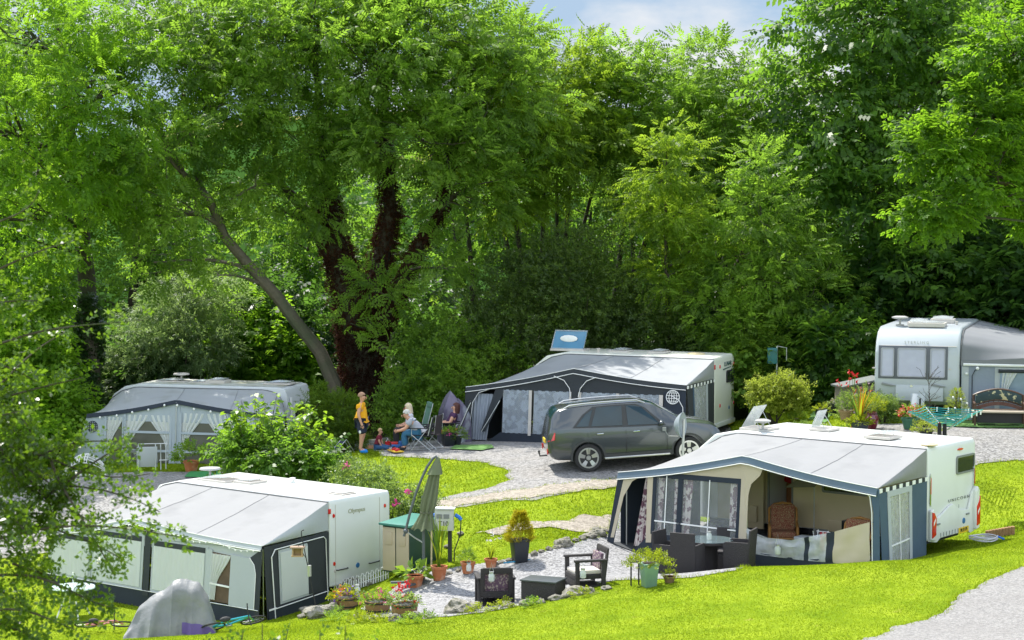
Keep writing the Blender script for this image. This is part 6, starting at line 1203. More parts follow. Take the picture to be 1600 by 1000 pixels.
# ---- folding chairs (facing +x)
M_GRNC = cloth('sage_chair_cloth', (.10, .2, .15))
def camp_chair(label, loc, rz, seat_m, back_h=.95, lean=.12, wide=.52, name='camping_chair', seat_z=.44, head=None):
    t = thing(name, label, 'chair', loc, rz, 'camping chairs outside the grey awning'); w = wide/2; bx = -.24
    q = MB(); q.grid(lambda u, v: Vector((-.24+.5*u, -w+2*w*v, seat_z-.05*math.sin(math.pi*v)+.03*u)), 6, 6); q.obj('seat', seat_m, t, smooth=True, solid=.015)
    q = MB(); q.grid(lambda u, v: Vector((bx-lean*v-.03*math.sin(math.pi*u), -w+2*w*u, seat_z+(back_h-seat_z)*v)), 6, 8); bo = q.obj('backrest', seat_m, t, smooth=True, solid=.015)
    if head: q = MB(); q.box((bx-lean+.02, 0, back_h-.03), (.07, wide*.8, .16)); q.obj('headrest', head, bo, bevel=.03)
    for y in (-w-.015, w+.015):
        q = MB(); q.tube([(.28, y, 0), (-.2, y, seat_z+.2)], .011, 6); q.tube([(-.3, y, 0), (.26, y, seat_z+.02)], .011, 6); q.tube([(-.22, y, seat_z), (bx-lean, y, back_h+.02)], .012, 6); q.tube([(.26, y, seat_z), (.26, y, seat_z+.2)], .01, 6); q.obj('leg', M_ALU, t)
        q = MB(); q.box((.02, y, seat_z+.21), (.56, .05, .025)); q.obj('armrest', BLK, t, bevel=.008)
    q = MB(); q.tube([(.28, -w, .01), (-.3, w, .01)], .009, 5); q.tube([(.28, w, .01), (-.3, -w, .01)], .009, 5); q.tube([(.28, -w, .05), (.26, w, seat_z)], .009, 5); q.tube([(.28, w, .05), (.26, -w, seat_z)], .009, 5); q.obj('brace', M_ALU, t)
    return t
camp_chair('black camping chair under the man in the grey T-shirt', gp3(658, 57.5), R(176), BLK, .95, .1)
camp_chair('green padded camping chair behind the blonde woman', gp3(650, 59.6), R(200), M_GRNC, 1.25, .2, head=M_GRNC)
camp_chair('black reclining chair with a headrest under the dark-haired woman', gp3(705, 59.2), R(180), BLK, 1.25, .34, head=BLK)
camp_chair('empty dark camping chair with its back to the man in grey', gp3(672, 57.9), R(160), cloth('dark_brown_cloth', (.035, .025, .03)), .98, .05)
t = thing('folding_chair', 'folded dark blue chair lying open on the grass behind the man in yellow', 'chair', gp3(531, 58.4), R(20)); q = MB(); q.slab([(-.25, -.2, .02), (.1, -.2, .4), (.1, .2, .4), (-.25, .2, .02)], .02); q.obj('seat', NVY, t); q = MB()
for y in (-.22, .22): q.tube([(-.3, y, 0), (.12, y, .45)], .012, 5); q.tube([(.12, y, .45), (.4, y, 0)], .012, 5)
q.tube([(.25, -.22, .2), (.25, .22, .2)], .01, 5); q.obj('frame', M_ALU, t)
# ================================================================== garden things
M_TERRA = mat('terracotta', (.42, .14, .055), .8, var=.15, vscale=6, col2=(.5, .26, .16), c2scale=5)
M_SOIL = mat('potting_soil', (.03, .02, .014), .95, var=.3)
M_PBLK = mat('black_planter', (.016, .02, .026), .4, var=.2)
M_RATTAN = mat('dark_rattan', (.032, .028, .029), .6, var=.35, vscale=30, bump=.9, bscale=70)
M_STONE = mat('limestone', (.25, .235, .195), .9, var=.3, vscale=5, bump=1, bscale=7, col2=(.11, .11, .07), c2scale=3)
M_GREENM = mat('green_mat', (.03, .22, .06), .9, var=.15, vscale=20, bump=.5, bscale=60)
M_TURF = mat('turf_mat', (.10, .22, .05), .9, var=.2, vscale=20, bump=.5, bscale=60)
M_CHKC = mat('purple_check_cushion', (.12, .07, .11), .9, var=.5, vscale=26, col2=(.32, .27, .24), c2scale=22, c2lo=.52, c2hi=.58)
M_CUSH = mat('pale_cushion', (.6, .55, .5), .9)
M_TEAL = mat('teal_line', (.01, .3, .3), .5)
M_GLASSJ = mat('jar_glass', (.7, .76, .72), .1, alpha=.6, spec=.8)
FLW = {k: mat(k+'_petals', c, .6, var=.2, transl=.25) for k, c in dict(red=(.62, .012, .02), pink=(.62, .06, .28), purple=(.18, .08, .5), orange=(.7, .2, .05), yellow=(.7, .5, .02), white=(.75, .72, .72), lilac=(.5, .32, .42), salmon=(.65, .2, .16)).items()}
def leafpart(name, t, P, D, size, kind, lf, rng, tilt=.5, m=None):
    v, f = sprigs(np.asarray(P, float), np.asarray(D, float), size, kind, rng, tilt); return np_mesh(name, v, f, m or LF[lf], t)
def dome(n, r, rz, z, rng, fill=.5):
    d = unit(rng.normal(0, 1, (n, 3))); d[:, 2] = np.abs(d[:, 2])*.9-.05; k = rng.uniform(fill, 1, n)[:, None]; return d*k*np.array([r, r, rz])+np.array([0, 0, z]), d
def cone(n, r, h, z, rng):
    u = rng.uniform(0, 1, n)**.75; a = rng.uniform(0, 6.283, n); rr = r*(1-u*.92)*rng.uniform(.7, 1.05, n)*(1-.35*np.maximum(0, .12-u)/.12); return np.stack([np.cos(a)*rr, np.sin(a)*rr, z+(1-0)*h*u], 1) if False else np.stack([np.cos(a)*rr, np.sin(a)*rr, z+h*u], 1), np.stack([np.cos(a), np.sin(a), np.full(n, .7)], 1)
def pot(t, kind, r, h, m):
    q = MB()
    if kind == 'round': q.lathe([(r*.68, 0), (r*.92, h*.8), (r*1.02, h*.8), (r*1.04, h), (r*.9, h), (r*.86, h*.9)], (0, 0, 0), 20); po = q.obj('pot', m, t, smooth=True, angle=30)
    elif kind == 'vase': q.lathe([(r*.55, 0), (r*.9, h*.35), (r, h*.62), (r*.8, h*.85), (r*.7, h*.93), (r*.78, h), (r*.6, h), (r*.6, h*.9)], (0, 0, 0), 22); po = q.obj('pot', m, t, smooth=True)
    else:
        q.box((0, 0, h/2), (r*1.45, r*1.45, h), tx=1.3, ty=1.3); q.box((0, 0, h+.012), (r*2.02, r*2.02, .03)); po = q.obj('pot', m, t, bevel=.01)
    s = MB(); s.lathe([(r*.8, h*.86 if kind != 'square' else h+.028), (r*.8, (h*.9 if kind != 'square' else h+.04))], (0, 0, 0), 14); s.obj('soil', M_SOIL, po); return po
def potted(label, loc, kind, r, h, m, build, cat='potted plant', name='potted_plant', group='plants in pots', rz=.3, seed=1):
    t = thing(name, label, cat, loc, rz, group); pot(t, kind, r, h, m); build(t, h*.92, np.random.default_rng(seed)); return t
def mound(lf, r, rz=None, n=120, size=.12, kind='broad', fl=None, nf=14, fs=.05, up=.0, r0=.5):
    def f(t, z, rng):
        P, D = dome(n, r, rz or r, z+up, rng, r0); leafpart('foliage', t, P, D, size, kind, lf, rng)
        for c in (fl or []):
            P, D = dome(nf, r*1.02, (rz or r)*1.08, z+up, rng, .92); P = np.repeat(P, 5, 0)+rng.normal(0, fs*.35, (nf*5, 3)); leafpart('blossom', t, P, rng.normal(0, 1, P.shape), fs, 'single', None, rng, 1.2, FLW[c])
    return f
def conifer(lf, r, h, n=260, size=.11): 
    def f(t, z, rng): P, D = cone(n, r, h, z-.03, rng); leafpart('foliage', t, P, D, size, 'needle', lf, rng)
    return f
def blades_of(cols, n, h, sp, w=.03, extra=None):
    def f(t, z, rng):
        for nm, m, k in cols:
            q = MB()
            for i in range(k):
                a = rng.uniform(0, 6.283); l_ = h*rng.uniform(.7, 1.05); s_ = sp*rng.uniform(.3, 1); d = Vector((math.cos(a), math.sin(a), 0)); sd = Vector((-d.y, d.x, 0)); vs = []
                for j in range(6):
                    u = j/5; p = Vector((0, 0, z))+d*(s_*u**1.6+.02)+Vector((0, 0, l_*u*(1-.12*u*s_/h))); ww = w*(1-u**2.2)*.5+.001; vs += [p-sd*ww, p+sd*ww+d*.004]
                q.add(vs, [(2*j, 2*j+1, 2*j+3, 2*j+2) for j in range(5)])
            q.obj(nm, m, t)
        if extra: extra(t, z, rng)
    return f
def G(px, py, dz=0): v = gnd(px, py); v.z += dz; return v

# ---- patio: parasol
b = G(662, 911); PS = thing('cantilever_parasol', 'folded sage-green cantilever parasol on a grey cross foot on the gravel', 'parasol', b, 0); d0_ = b.y
lc = lambda px, py, dd=0: at(px, py, d0_+dd)-b
M_MAST = mat('grey_mast', (.10, .115, .125), .45, metal=.3); q = MB(); q.tube([Vector((0, 0, .02)), Vector((0, 0, 1.35)), lc(661, 775, .02)], .036, 8); q.obj('mast', M_MAST, PS, smooth=True)
q = MB(); q.box((0, 0, .03), (1.5, .08, .05), rz=.12); q.box((0, 0, .032), (.08, 1.3, .05), rz=-.6); q.obj('cross_foot', M_MAST, PS, bevel=.008)
q = MB(); q.tube([lc(631, 838), lc(634, 828), lc(641, 800), lc(650, 770), lc(658, 750), lc(667, 730), lc(676, 717), lc(681, 713), lc(685, 718)], .03, 8); q.obj('arm', M_MAST, PS, smooth=True); q = MB(); q.tube([lc(634, 830), lc(648, 840), lc(661, 848)], .018, 6); q.obj('strut', M_ALU, PS); q = MB(); q.ell(lc(634, 830), (.06, .06, .06), 10, 6); q.obj('joint', M_MAST, PS, smooth=True)
M_SAGE = mat('sage_canvas', (.15, .175, .10), .85, var=.15, vscale=3, bump=.2, bscale=20, transl=.12)
def canopy(u, v):
    p = lc(683, 719).lerp(lc(662, 826), v); a = u*2*math.pi; r_ = [.03, .12, .15, .16, .17, .18, .17, .11, .20, .26][min(9, int(v*9.99))]; v2 = v*9; i = min(int(v2), 8); T_ = [.03, .09, .11, .12, .135, .15, .15, .12, .17, .24]; r_ = T_[i]*(1-v2+i)+T_[i+1]*(v2-i)
    r_ *= 1+.22*math.sin(a*8+v*2)*min(1, v*4); return p+Vector((math.cos(a)*r_, math.sin(a)*r_, .03*math.sin(a*8)*(v > .95)))
q = MB(); q.grid(canopy, 64, 24); cn = q.obj('canopy', M_SAGE, PS, smooth=True); q = MB(); c_ = lc(683, 719).lerp(lc(662, 826), .76); q.lathe([(.155, -.015), (.155, .015)], c_, 16); q.obj('strap', mat('dark_sage', (.1, .11, .07), .8), cn)
q = MB(); q.grid(lambda u, v: lc(684, 716).lerp(lc(679, 741), v)+Vector((math.cos(u*6.283)*(.04+.13*v)*(1+.1*math.sin(u*50)), math.sin(u*6.283)*(.04+.13*v), 0)), 32, 4); q.obj('canopy_cap', M_SAGE, cn, smooth=True)

# ---- woven armchairs and low table
def woven_armchair(label, loc, rz, extra=None):
    """faces +x"""
    t = thing('woven_armchair', label, 'armchair', loc, rz, 'woven garden seating'); w = .36
    q = MB()
    for x, y in ((.3, -w), (.3, w), (-.28, -w), (-.28, w)): q.box((x, y, .3), (.09, .07, .6))
    q.obj('frame', M_RATTAN, t, bevel=.012)
    for y in (-w, w): q = MB(); q.box((.01, y, .62), (.72, .11, .05)); q.obj('armrest', M_RATTAN, t, bevel=.015)
    q = MB(); q.box((.02, 0, .27), (.66, .66, .1)); q.obj('seat', M_RATTAN, t, bevel=.015); q = MB(); q.box((.03, 0, .06), (.6, .64, .05)); q.box((.33, 0, .16), (.03, .64, .14)); q.obj('lower_rail', M_RATTAN, t)
    q = MB()
    B0 = lambda y, z: Vector((-.3-.12*(z-.3), y, z))
    for y in (-.3, .3): q.slab([B0(y-.045, .25), B0(y+.045, .25), B0(y+.045, .86), B0(y-.045, .86)], .05, Vector((-1, 0, -.1)))
    q.slab([B0(-.3, .74), B0(.3, .74), B0(.3, .87), B0(-.3, .87)], .055, Vector((-1, 0, -.1))); q.slab([B0(-.3, .22), B0(.3, .22), B0(.3, .36), B0(-.3, .36)], .055, Vector((-1, 0, -.1)))
    q.obj('backrest', M_RATTAN, t, bevel=.01)
    q = MB(); q.box((.03, 0, .365), (.6, .58, .09)); q.obj('seat_cushion', extra or M_CHKC, t, bevel=.03); q = MB(); q.box((-.27, 0, .57), (.08, .54, .36), ry=-.1); q.obj('back_cushion', M_CHKC, t, bevel=.03)
    return t
woven_armchair('dark woven armchair with its open back to the lawn and a purple check cushion', G(773, 945), R(97)); woven_armchair('dark woven armchair facing the low table with a pale seat cushion', G(915, 917), R(196), M_CUSH)
t = thing('low_table', 'dark woven box table between the two woven armchairs', 'table', G(849, 936), R(-24), 'woven garden seating'); q = MB(); q.box((0, 0, .2), (.78, .58, .4)); q.obj('body', M_RATTAN, t, bevel=.015); q = MB(); q.box((0, 0, .42), (.82, .62, .035)); q.obj('tabletop', mat('slate_top', (.06, .07, .075), .4, var=.2), t, bevel=.01)
def jar(label, loc, s=1, hook=.12, name='jar_lantern'):
    t = thing(name, label, 'lantern', loc, 0, 'glass jar lanterns'); q = MB(); q.lathe([(.055*s, 0), (.065*s, .02*s), (.065*s, .13*s), (.045*s, .16*s), (.045*s, .175*s)], (0, 0, 0), 14); q.obj('jar', M_GLASSJ, t, smooth=True); q = MB(); q.lathe([(.05*s, .172*s), (.05*s, .2*s)], (0, 0, 0), 14); q.obj('lid', M_ALU, t)
    if hook: q = MB(); q.tube([(-.05*s, 0, .19*s), (-.03*s, 0, .26*s), (0, 0, .19*s+hook), (.03*s, 0, .26*s), (.05*s, 0, .19*s)], .005, 4); q.obj('handle', M_ALU, t)
    return t
c = G(773, 945); jar('jar lantern hung on the back of the nearest woven armchair', at(768, 908, c.y-.50), 1, .2)
c = G(915, 917); jar('jar lantern hung on the arm of the woven armchair with the pale cushion', at(911, 903, c.y-.52), 1, .12)
jar('jar lantern hung on the terracotta pot with a small conifer', at(732.5, 892, G(731, 895).y-.3), .9, .1); jar('jar lantern hung on the fallen clear awning panel', MA @ Vector((LP(MA, 1, -3.02)(1215, 866)[0], -3.02, LP(MA, 1, -3.02)(1215, 866)[1])), 1.1, .25)
c = G(562, 946); t = jar('jar lantern on a black hook above the flower tubs', at(558, 929, c.y), 1.1, .1); q = MB(); q.tube([(0.02, 0, .3), (-.02, 0, .36), (-.07, 0, .36), (-.09, 0, .3), (-.09, 0, -.3)], .007, 5); q.obj('hook', M_BLACK, t)

# ---- dining set
TC = Vector((4.36, 43.75, 0)); TC.z = gz(TC.x, TC.y)+.02
t = thing('dining_table', 'round dark woven table with a glass top in front of the awning', 'table', TC, 0, 'woven dining set'); q = MB(); q.lathe([(.24, 0), (.2, .1), (.19, .6), (.3, .68)], (0, 0, 0), 20); q.obj('pedestal', M_RATTAN, t, smooth=True); q = MB(); q.lathe([(.5, .66), (.55, .68), (.55, .72), (.5, .725)], (0, 0, 0), 36); tt = q.obj('tabletop', M_RATTAN, t, smooth=True, angle=30); q = MB(); q.lathe([(.535, .727), (.54, .733), (.535, .739)], (0, 0, 0), 40); q.obj('glass', mat('tinted_table_glass', (.09, .13, .14), .06, spec=.9, coat=.6), tt, smooth=True)
def tub_chair(label, loc, rz):
    t = thing('tub_chair', label, 'chair', loc, rz, 'woven dining set'); w = .29
    q = MB(); q.slab([(-.27, -w, .02), (-.27, w, .02), (-.34, w, .93), (-.34, -w, .93)], .05, Vector((1, 0, .08)).normalized()); q.obj('backrest', M_RATTAN, t, bevel=.015)
    for y in (-w, w): q = MB(); s = -1 if y < 0 else 1; q.slab([(-.28, y, .02), (.28, y, .02), (.3, y, .62), (.24, y, .66), (-.31, y, .66)], .05, Vector((0, -s, 0))); q.obj('side_panel', M_RATTAN, t, bevel=.015)
    q = MB(); q.box((.02, 0, .22), (.56, .5, .4)); q.obj('seat', M_RATTAN, t, bevel=.02); q = MB(); q.box((.03, 0, .45), (.5, .46, .06)); q.obj('cushion', mat('dark_cushion', (.05, .047, .05), .9), t, bevel=.02); return t
for lb, px, dd, rz in (('woven dining chair nearest the green planter, its back to the viewer', 1077, 43.15, 62), ('woven dining chair right of the round table, turned towards it', 1158, 43.3, 158), ('woven dining chair behind the round table against the clear windows', 1137, 44.6, 250), ('woven dining chair half hidden behind the lime plant', 1050, 44.4, 325)):
    x = (px-800)/FPX*dd; tub_chair(lb, Vector((x, dd, gz(x, dd)+.015)), R(rz))
jar('jar lantern standing on the glass table top', TC+Vector((0, -.05, .741)), .9, 0)

# ---- planters on the patio
potted('pale green square planter with a lime-yellow spreading shrub', G(1014, 917), 'square', .17, .46, mat('verdigris_planter', (.2, .33, .26), .4, var=.25, vscale=5, metal=.3), mound('lime', .48, .3, 230, .13, 'small', up=.05), seed=3)
t = thing('plant_stand', 'thin black metal stool beside the pale green planter', 'stand', G(992, 915), 0); q = MB()
for x in (-.08, .08):
    for y in (-.08, .08): q.tube([(x, y, 0), (x, y, .5)], .012, 5)
q.obj('leg', M_BLACK, t); q = MB(); q.lathe([(.14, .5), (.15, .51), (.14, .525)], (0, 0, 0), 16); q.obj('top', M_BLACK, t)
potted('low brown pot with a small lime plant beside the pale green planter', G(1046, 911), 'round', .13, .14, mat('brown_pot', (.2, .13, .07), .8), mound('lime', .17, .16, 60, .08, 'small'), seed=4)
potted('tall black square pot with a golden cone-shaped conifer', G(812, 878), 'square', .2, .5, M_PBLK, conifer('goldc', .35, .7, 800, .13), seed=5)
t = thing('pole', 'blue metal pole lying on the gravel by the black pot', 'pole', G(816, 879, .03), R(32)); q = MB(); q.tube([(-.5, 0, 0), (.45, 0, .01)], .02, 6); q.obj('tube', mat('blue_pole', (.02, .2, .34), .4), t, smooth=True); q = MB(); q.tube([(.4, 0, .01), (.5, 0, .012)], .026, 6); q.obj('grip', M_BLACK, t)
def lily(t, z, rng):
    mound('fresh', .3, .34, 50, .22, 'single', ['white'], 5, .06)(t, z, rng)
potted('terracotta pot with broad pale leaves left of the parasol foot', G(649, 917), 'round', .2, .27, M_TERRA, lily, seed=6)
potted('terracotta pot with tall yellow-green sword leaves behind the parasol', G(686, 906), 'round', .19, .32, M_TERRA, blades_of([('leaf', LF['fresh'], 10), ('yellow_leaf', LF['lime'], 6)], 0, 1.25, .35, .06), seed=7)
potted('terracotta pot with a small dark conifer and a jar lantern on it', G(731, 896), 'round', .17, .26, M_TERRA, conifer('fresh', .2, .34, 120, .12), seed=8)
potted('terracotta pot with wispy green stems and white flowers', G(767, 888), 'round', .15, .22, M_TERRA, blades_of([('leaf', LF['lime'], 26)], 0, .34, .18, .02, lambda t, z, r: leafpart('blossom', t, np.repeat(np.array([[.05, 0, z+.55], [.2, .05, z+.48], [-.05, 0, z+.42]]), 6, 0)+r.normal(0, .025, (18, 3)), r.normal(0, 1, (18, 3)), .07, 'single', None, r, 1.2, FLW['white'])), seed=9)
# half barrels with flowers
M_BARREL = mat('barrel_staves', (.26, .15, .07), .8, var=.35, vscale=14, bump=.5, bscale=30)
for i, (px, py, lb, fl, lf) in enumerate(((541, 951, 'half barrel of yellow and purple flowers nearest the white caravan', ['yellow', 'purple', 'orange'], 'lime'), (590, 958, 'half barrel of salmon and pink flowers in the middle of the row of tubs', ['salmon', 'pink'], 'fresh'), (632, 963, 'half barrel with tall red geraniums at the end of the row', ['red'], 'rose'))):
    t = thing('flower_tub', lb, 'flower tub', G(px, py), i, 'half barrel flower tubs'); q = MB(); q.lathe([(.24, 0), (.27, .13), (.28, .27), (.25, .27), (.24, .22)], (0, 0, 0), 22); p_ = q.obj('barrel', M_BARREL, t, smooth=True, angle=30); q = MB(); q.lathe([(.284, .22), (.286, .25)], (0, 0, 0), 22); q.lathe([(.262, .06), (.268, .09)], (0, 0, 0), 22); q.obj('hoop', M_BLACK, p_)
    mound(lf, .34, .26, 130, .11, 'broad', fl, 9, .07)(t, .24, np.random.default_rng(40+i))
    if i == 2: leafpart('blossom', t, np.repeat(np.array([[-.2, 0, .72], [.12, 0, .62], [.3, .02, .56], [-.02, .1, .6]]), 14, 0)+np.random.default_rng(3).normal(0, .035, (56, 3)), np.random.default_rng(4).normal(0, 1, (56, 3)), .07, 'single', None, np.random.default_rng(5), 1.2, FLW['red']); 
# bird feeder on a leaning pole
b = G(497, 962); t = thing('bird_feeder', 'small wooden bird feeder hanging from a thin leaning black pole', 'bird feeder', b, 0); lc = lambda px, py: at(px, py, b.y)-b
q = MB(); q.tube([Vector((0, 0, -.05)), lc(484, 900), lc(471, 836), lc(471, 830), lc(475, 828)], .012, 6); q.tube([lc(473, 848), lc(480, 846), lc(481, 850)], .008, 5); q.tube([lc(478, 872), lc(466, 852), lc(464, 850)], .007, 5); q.obj('pole', M_BLACK, t); f_ = lc(465, 867); q = MB(); q.box(f_+Vector((0, 0, -.02)), (.26, .16, .03)); q.box(f_+Vector((-.1, 0, .07)), (.03, .14, .16)); q.box(f_+Vector((.1, 0, .07)), (.03, .14, .16)); q.box(f_+Vector((0, .05, .07)), (.17, .02, .16)); q.obj('house', mat('feeder_wood', (.4, .27, .15), .8), t); q = MB(); q.box(f_+Vector((0, 0, .17)), (.32, .22, .03)); q.obj('roof', mat('feeder_roof', (.28, .2, .14), .8), t)
q = MB(); q.lathe([(.05, -.26), (.05, -.02)], lc(483, 882), 10); q.obj('seed_cage', M_ALU, t)
# low wire border fence behind the left caravan
b = G(566, 922); e0, e1 = G(522, 932), G(606, 905); t = thing('border_fence', 'low white wire hoop fence along the back of the left caravan', 'fence', b, 0); q = MB(); N__ = 22
for i in range(N__):
    a = (e0.lerp(e1, i/N__)-b); c = (e0.lerp(e1, (i+1.2)/N__)-b); h = .2+.05*(i % 2); q.tube([a, a+Vector((0, 0, h)), a.lerp(c, .25)+Vector((0, 0, h+.07)), a.lerp(c, .75)+Vector((0, 0, h+.07)), c+Vector((0, 0, h)), c], .011, 4)
q.tube([e0-b+Vector((0, 0, .12)), e1-b+Vector((0, 0, .12))], .009, 4); q.obj('hoops', M_WPIPE, t)
# storage box
b = G(641, 896); b.y += .5; t = thing('storage_shed', 'small storage box with a green sloping lid, beige front and dark green side', 'storage box', b, R(55)); M_DKG = mat('dark_green_plastic', (.018, .055, .042), .5, var=.15); M_GRNL = mat('green_lid', (.05, .2, .16), .4, var=.1); M_TAN = mat('beige_plastic', (.46, .38, .27), .6, var=.06)
q = MB(); q.box((0, 0, .55), (1.15, .8, 1.1)); q.obj('body', M_DKG, t, bevel=.02); q = MB()
for y in (-.2, .2): q.box((-.585, y, .55), (.02, .37, 1.02)); q.box((-.6, y, .8), (.02, .2, .3))
q.obj('door', M_TAN, t, bevel=.008); q = MB(); q.slab([(-.66, -.46, 1.1), (.62, -.46, 1.17), (.62, .46, 1.17), (-.66, .46, 1.1)], .06, Vector((0, 0, 1))); q.obj('lid', M_GRNL, t, bevel=.02)
t = thing('washing_pole', 'thin pale pole standing behind the storage box', 'pole', G(674, 884), 0); q = MB(); q.tube([(0, 0, 0), (0.01, 0, .95)], .022, 6); q.obj('shaft', M_CREAM, t); q = MB(); q.ell((.01, 0, .96), (.03, .03, .02), 8, 5); q.obj('cap', M_WPIPE, t)
# electric hook-up post
b = G(703, 878); t = thing('hookup_post', 'pale electric hook-up box with blue plugs on a dark post', 'power post', b, R(-6)); H_ = .75; q = MB(); q.box((0, 0, H_/2), (.09, .07, H_)); q.obj('post', mat('dark_timber', (.03, .035, .028), .8), t)
q = MB(); q.box((-.12, -.06, H_+.24), (.44, .16, .5)); bx_ = q.obj('box', mat('pale_grey_box', (.5, .52, .47), .5, var=.05), t, bevel=.02); q = MB(); q.slab([(-.37, -.18, H_+.5), (.13, -.18, H_+.5), (.13, .04, H_+.5), (-.37, .04, H_+.5)], .03, Vector((0, 0, 1))); q.obj('hood', M_WPIPE, t)
for x in (-.23, -.06): q = MB(); q.box((x, -.145, H_+.33), (.13, .02, .1)); q.obj('meter_window', M_FRAME, bx_)
text_obj('lettering', 'T10', .15, M_INK, bx_, Matrix.Translation((-.13, -.145, H_+.16)) @ Matrix.Rotation(R(90), 4, 'X')); q = MB(); q.box((-.12, -.144, H_+.06), (.16, .012, .1)); q.obj('notice', mat('lime_notice', (.45, .55, .1), .6), bx_)
for x, s in ((.17, 1), (-.37, -1)): q = MB(); q.tube([(x-.04*s, -.06, H_+.36), (x+.06*s, -.06, H_+.30), (x+.1*s, -.06, H_+.24)], .045, 8); q.obj('plug', mat('blue_plug', (.01, .14, .55), .4), t, smooth=True)
q = MB(); q.tube([(.27, -.06, H_+.24), (.25, -.05, H_-.1), (.1, 0, .25), (.1, .02, .0)], .014, 5); q.obj('cable', M_BLACK, t)
# rocks
rk = np.random.default_rng(12); RM = []
for k in range(4):
    bm = bmesh.new(); bmesh.ops.create_icosphere(bm, subdivisions=3, radius=1)
    for v in bm.verts:
        n_ = noise.noise(v.co*1.3+Vector((k*7, 0, 0)))*.45+noise.noise(v.co*3.1+Vector((k*3, 5, 0)))*.2; v.co *= 1+n_; v.co.z *= .72
    me = bpy.data.meshes.new('rock'); bm.to_mesh(me); bm.free(); me.materials.append(M_STONE); RM.append(me)
ROCKS = [(500,964,.30),(518,958,.22),(486,958,.2),(472,966,.12),(535,930,.2),(552,921,.26),(568,916,.16),(580,914,.12),(523,942,.12),(717,957,.32),(742,952,.2),(790,949,.12),(823,946,.14),(845,943,.1),(868,938,.12),(888,933,.16),(905,929,.2),(923,926,.12),(948,921,.1),(650,966,.16),(668,967,.12),(618,970,.14),(585,968,.12),(560,965,.1),(700,898,.12),(716,894,.1),(660,908,.08),(783,880,.1),(795,877,.1),(835,868,.14),(846,864,.11),(858,860,.14),(870,857,.12),(882,852,.26),(899,846,.12),(910,843,.14),(922,840,.2),(934,836,.24),(946,833,.14),(720,836,.14),(700,856,.12),(775,884,.12),(1280,678,.1)]
RK_L = {9: 'largest limestone boulder at the left end of the lawn edge beside the woven armchair', 0: 'big limestone rock at the foot of the bird feeder pole', 33: 'large pale rock in the stone row between the golden conifer and the awning', 37: 'pale rock near the awning end of the stone row'}
for i, (px, py, s) in enumerate(ROCKS):
    if py < 900: s *= .72
    o = bpy.data.objects.new('rock', RM[i % 4]); COL.objects.link(o); g_ = G(px, py); o.location = g_+Vector((0, 0, s*.25)); o.scale = (s*rk.uniform(.9, 1.3), s*rk.uniform(.8, 1.1), s*rk.uniform(.8, 1.1)); o.rotation_euler = (0, 0, rk.uniform(0, 6.28)); tag(o, RK_L.get(i, 'small rough limestone rock edging the gravel patio'), 'rock', 'limestone rocks edging the patio')
# little weeds at the stone row
for i, (px, py, fl) in enumerate(((560,972,None),(520,970,None),(600,972,None),(640,974,None),(785,952,None),(830,949,None),(910,933,None),(530,962,'yellow'),(570,974,None),(665,972,None),(748,958,None))):
    t = thing('weed', 'small leafy weed growing between the edging rocks', 'weed', G(px, py), i, 'weeds along the stone edging'); r_ = np.random.default_rng(100+i); mound('fresh' if i % 2 else 'lime', .22, .2, 46, .1, 'broad')(t, 0, r_); q = MB(); q.tube([(0, 0, 0), (.02, 0, .16)], .006, 4); q.obj('stem', LF['fresh'], t)
# ---- left pitch clutter
b = G(272, 992); t = thing('covered_bicycles', 'bulky grey tarpaulin cover with a purple hem on the grass before the left awning', 'cover', b, R(6)); M_TARP = mat('grey_tarpaulin', (.19, .198, .205), .5, var=.3, vscale=3, bump=.9, bscale=5, col2=(.24, .24, .22), c2scale=1.3, c2lo=.45, c2hi=.8)
def tarp(u, v):
    x = -.88+1.76*u; top_ = [(-.88, .3), (-.74, .62), (-.5, .82), (-.2, .98), (.0, 1.16), (.3, 1.2), (.55, 1.12), (.72, .85), (.84, .4), (.88, .12)]; h = float(np.interp(x, [a for a, _ in top_], [c for _, c in top_])); a = (v-.5)*2; b_ = abs(a); sg = 1 if a > 0 else -1
    y = sg*(min(1, b_*4)*.16+.42*b_**1.3); z = h*(1-b_**1.35)
    fold = .17*(abs(math.sin(x*5.2+1.1*math.sin(x*3)))-.5)*b_**.8+.05*(abs(math.sin(x*13+b_*2))-.5)*b_+.06*noise.noise((x*2.2, b_*2.5, sg*3))
    return Vector((x*(1+.14*b_)-.05*b_, y+fold, max(.01, z+.015+.04*noise.noise((x*4, b_*3, 1+sg)))))
q = MB(); q.grid(tarp, 44, 26); q.obj('sheet', M_TARP, t, smooth=True); q = MB(); q.grid(lambda u, v: tarp(.62+.36*u, .03+.07*v)+Vector((.0, -.02, .01)), 14, 3); q.obj('hem', mat('purple_hem', (.11, .07, .24), .6), t, smooth=True)
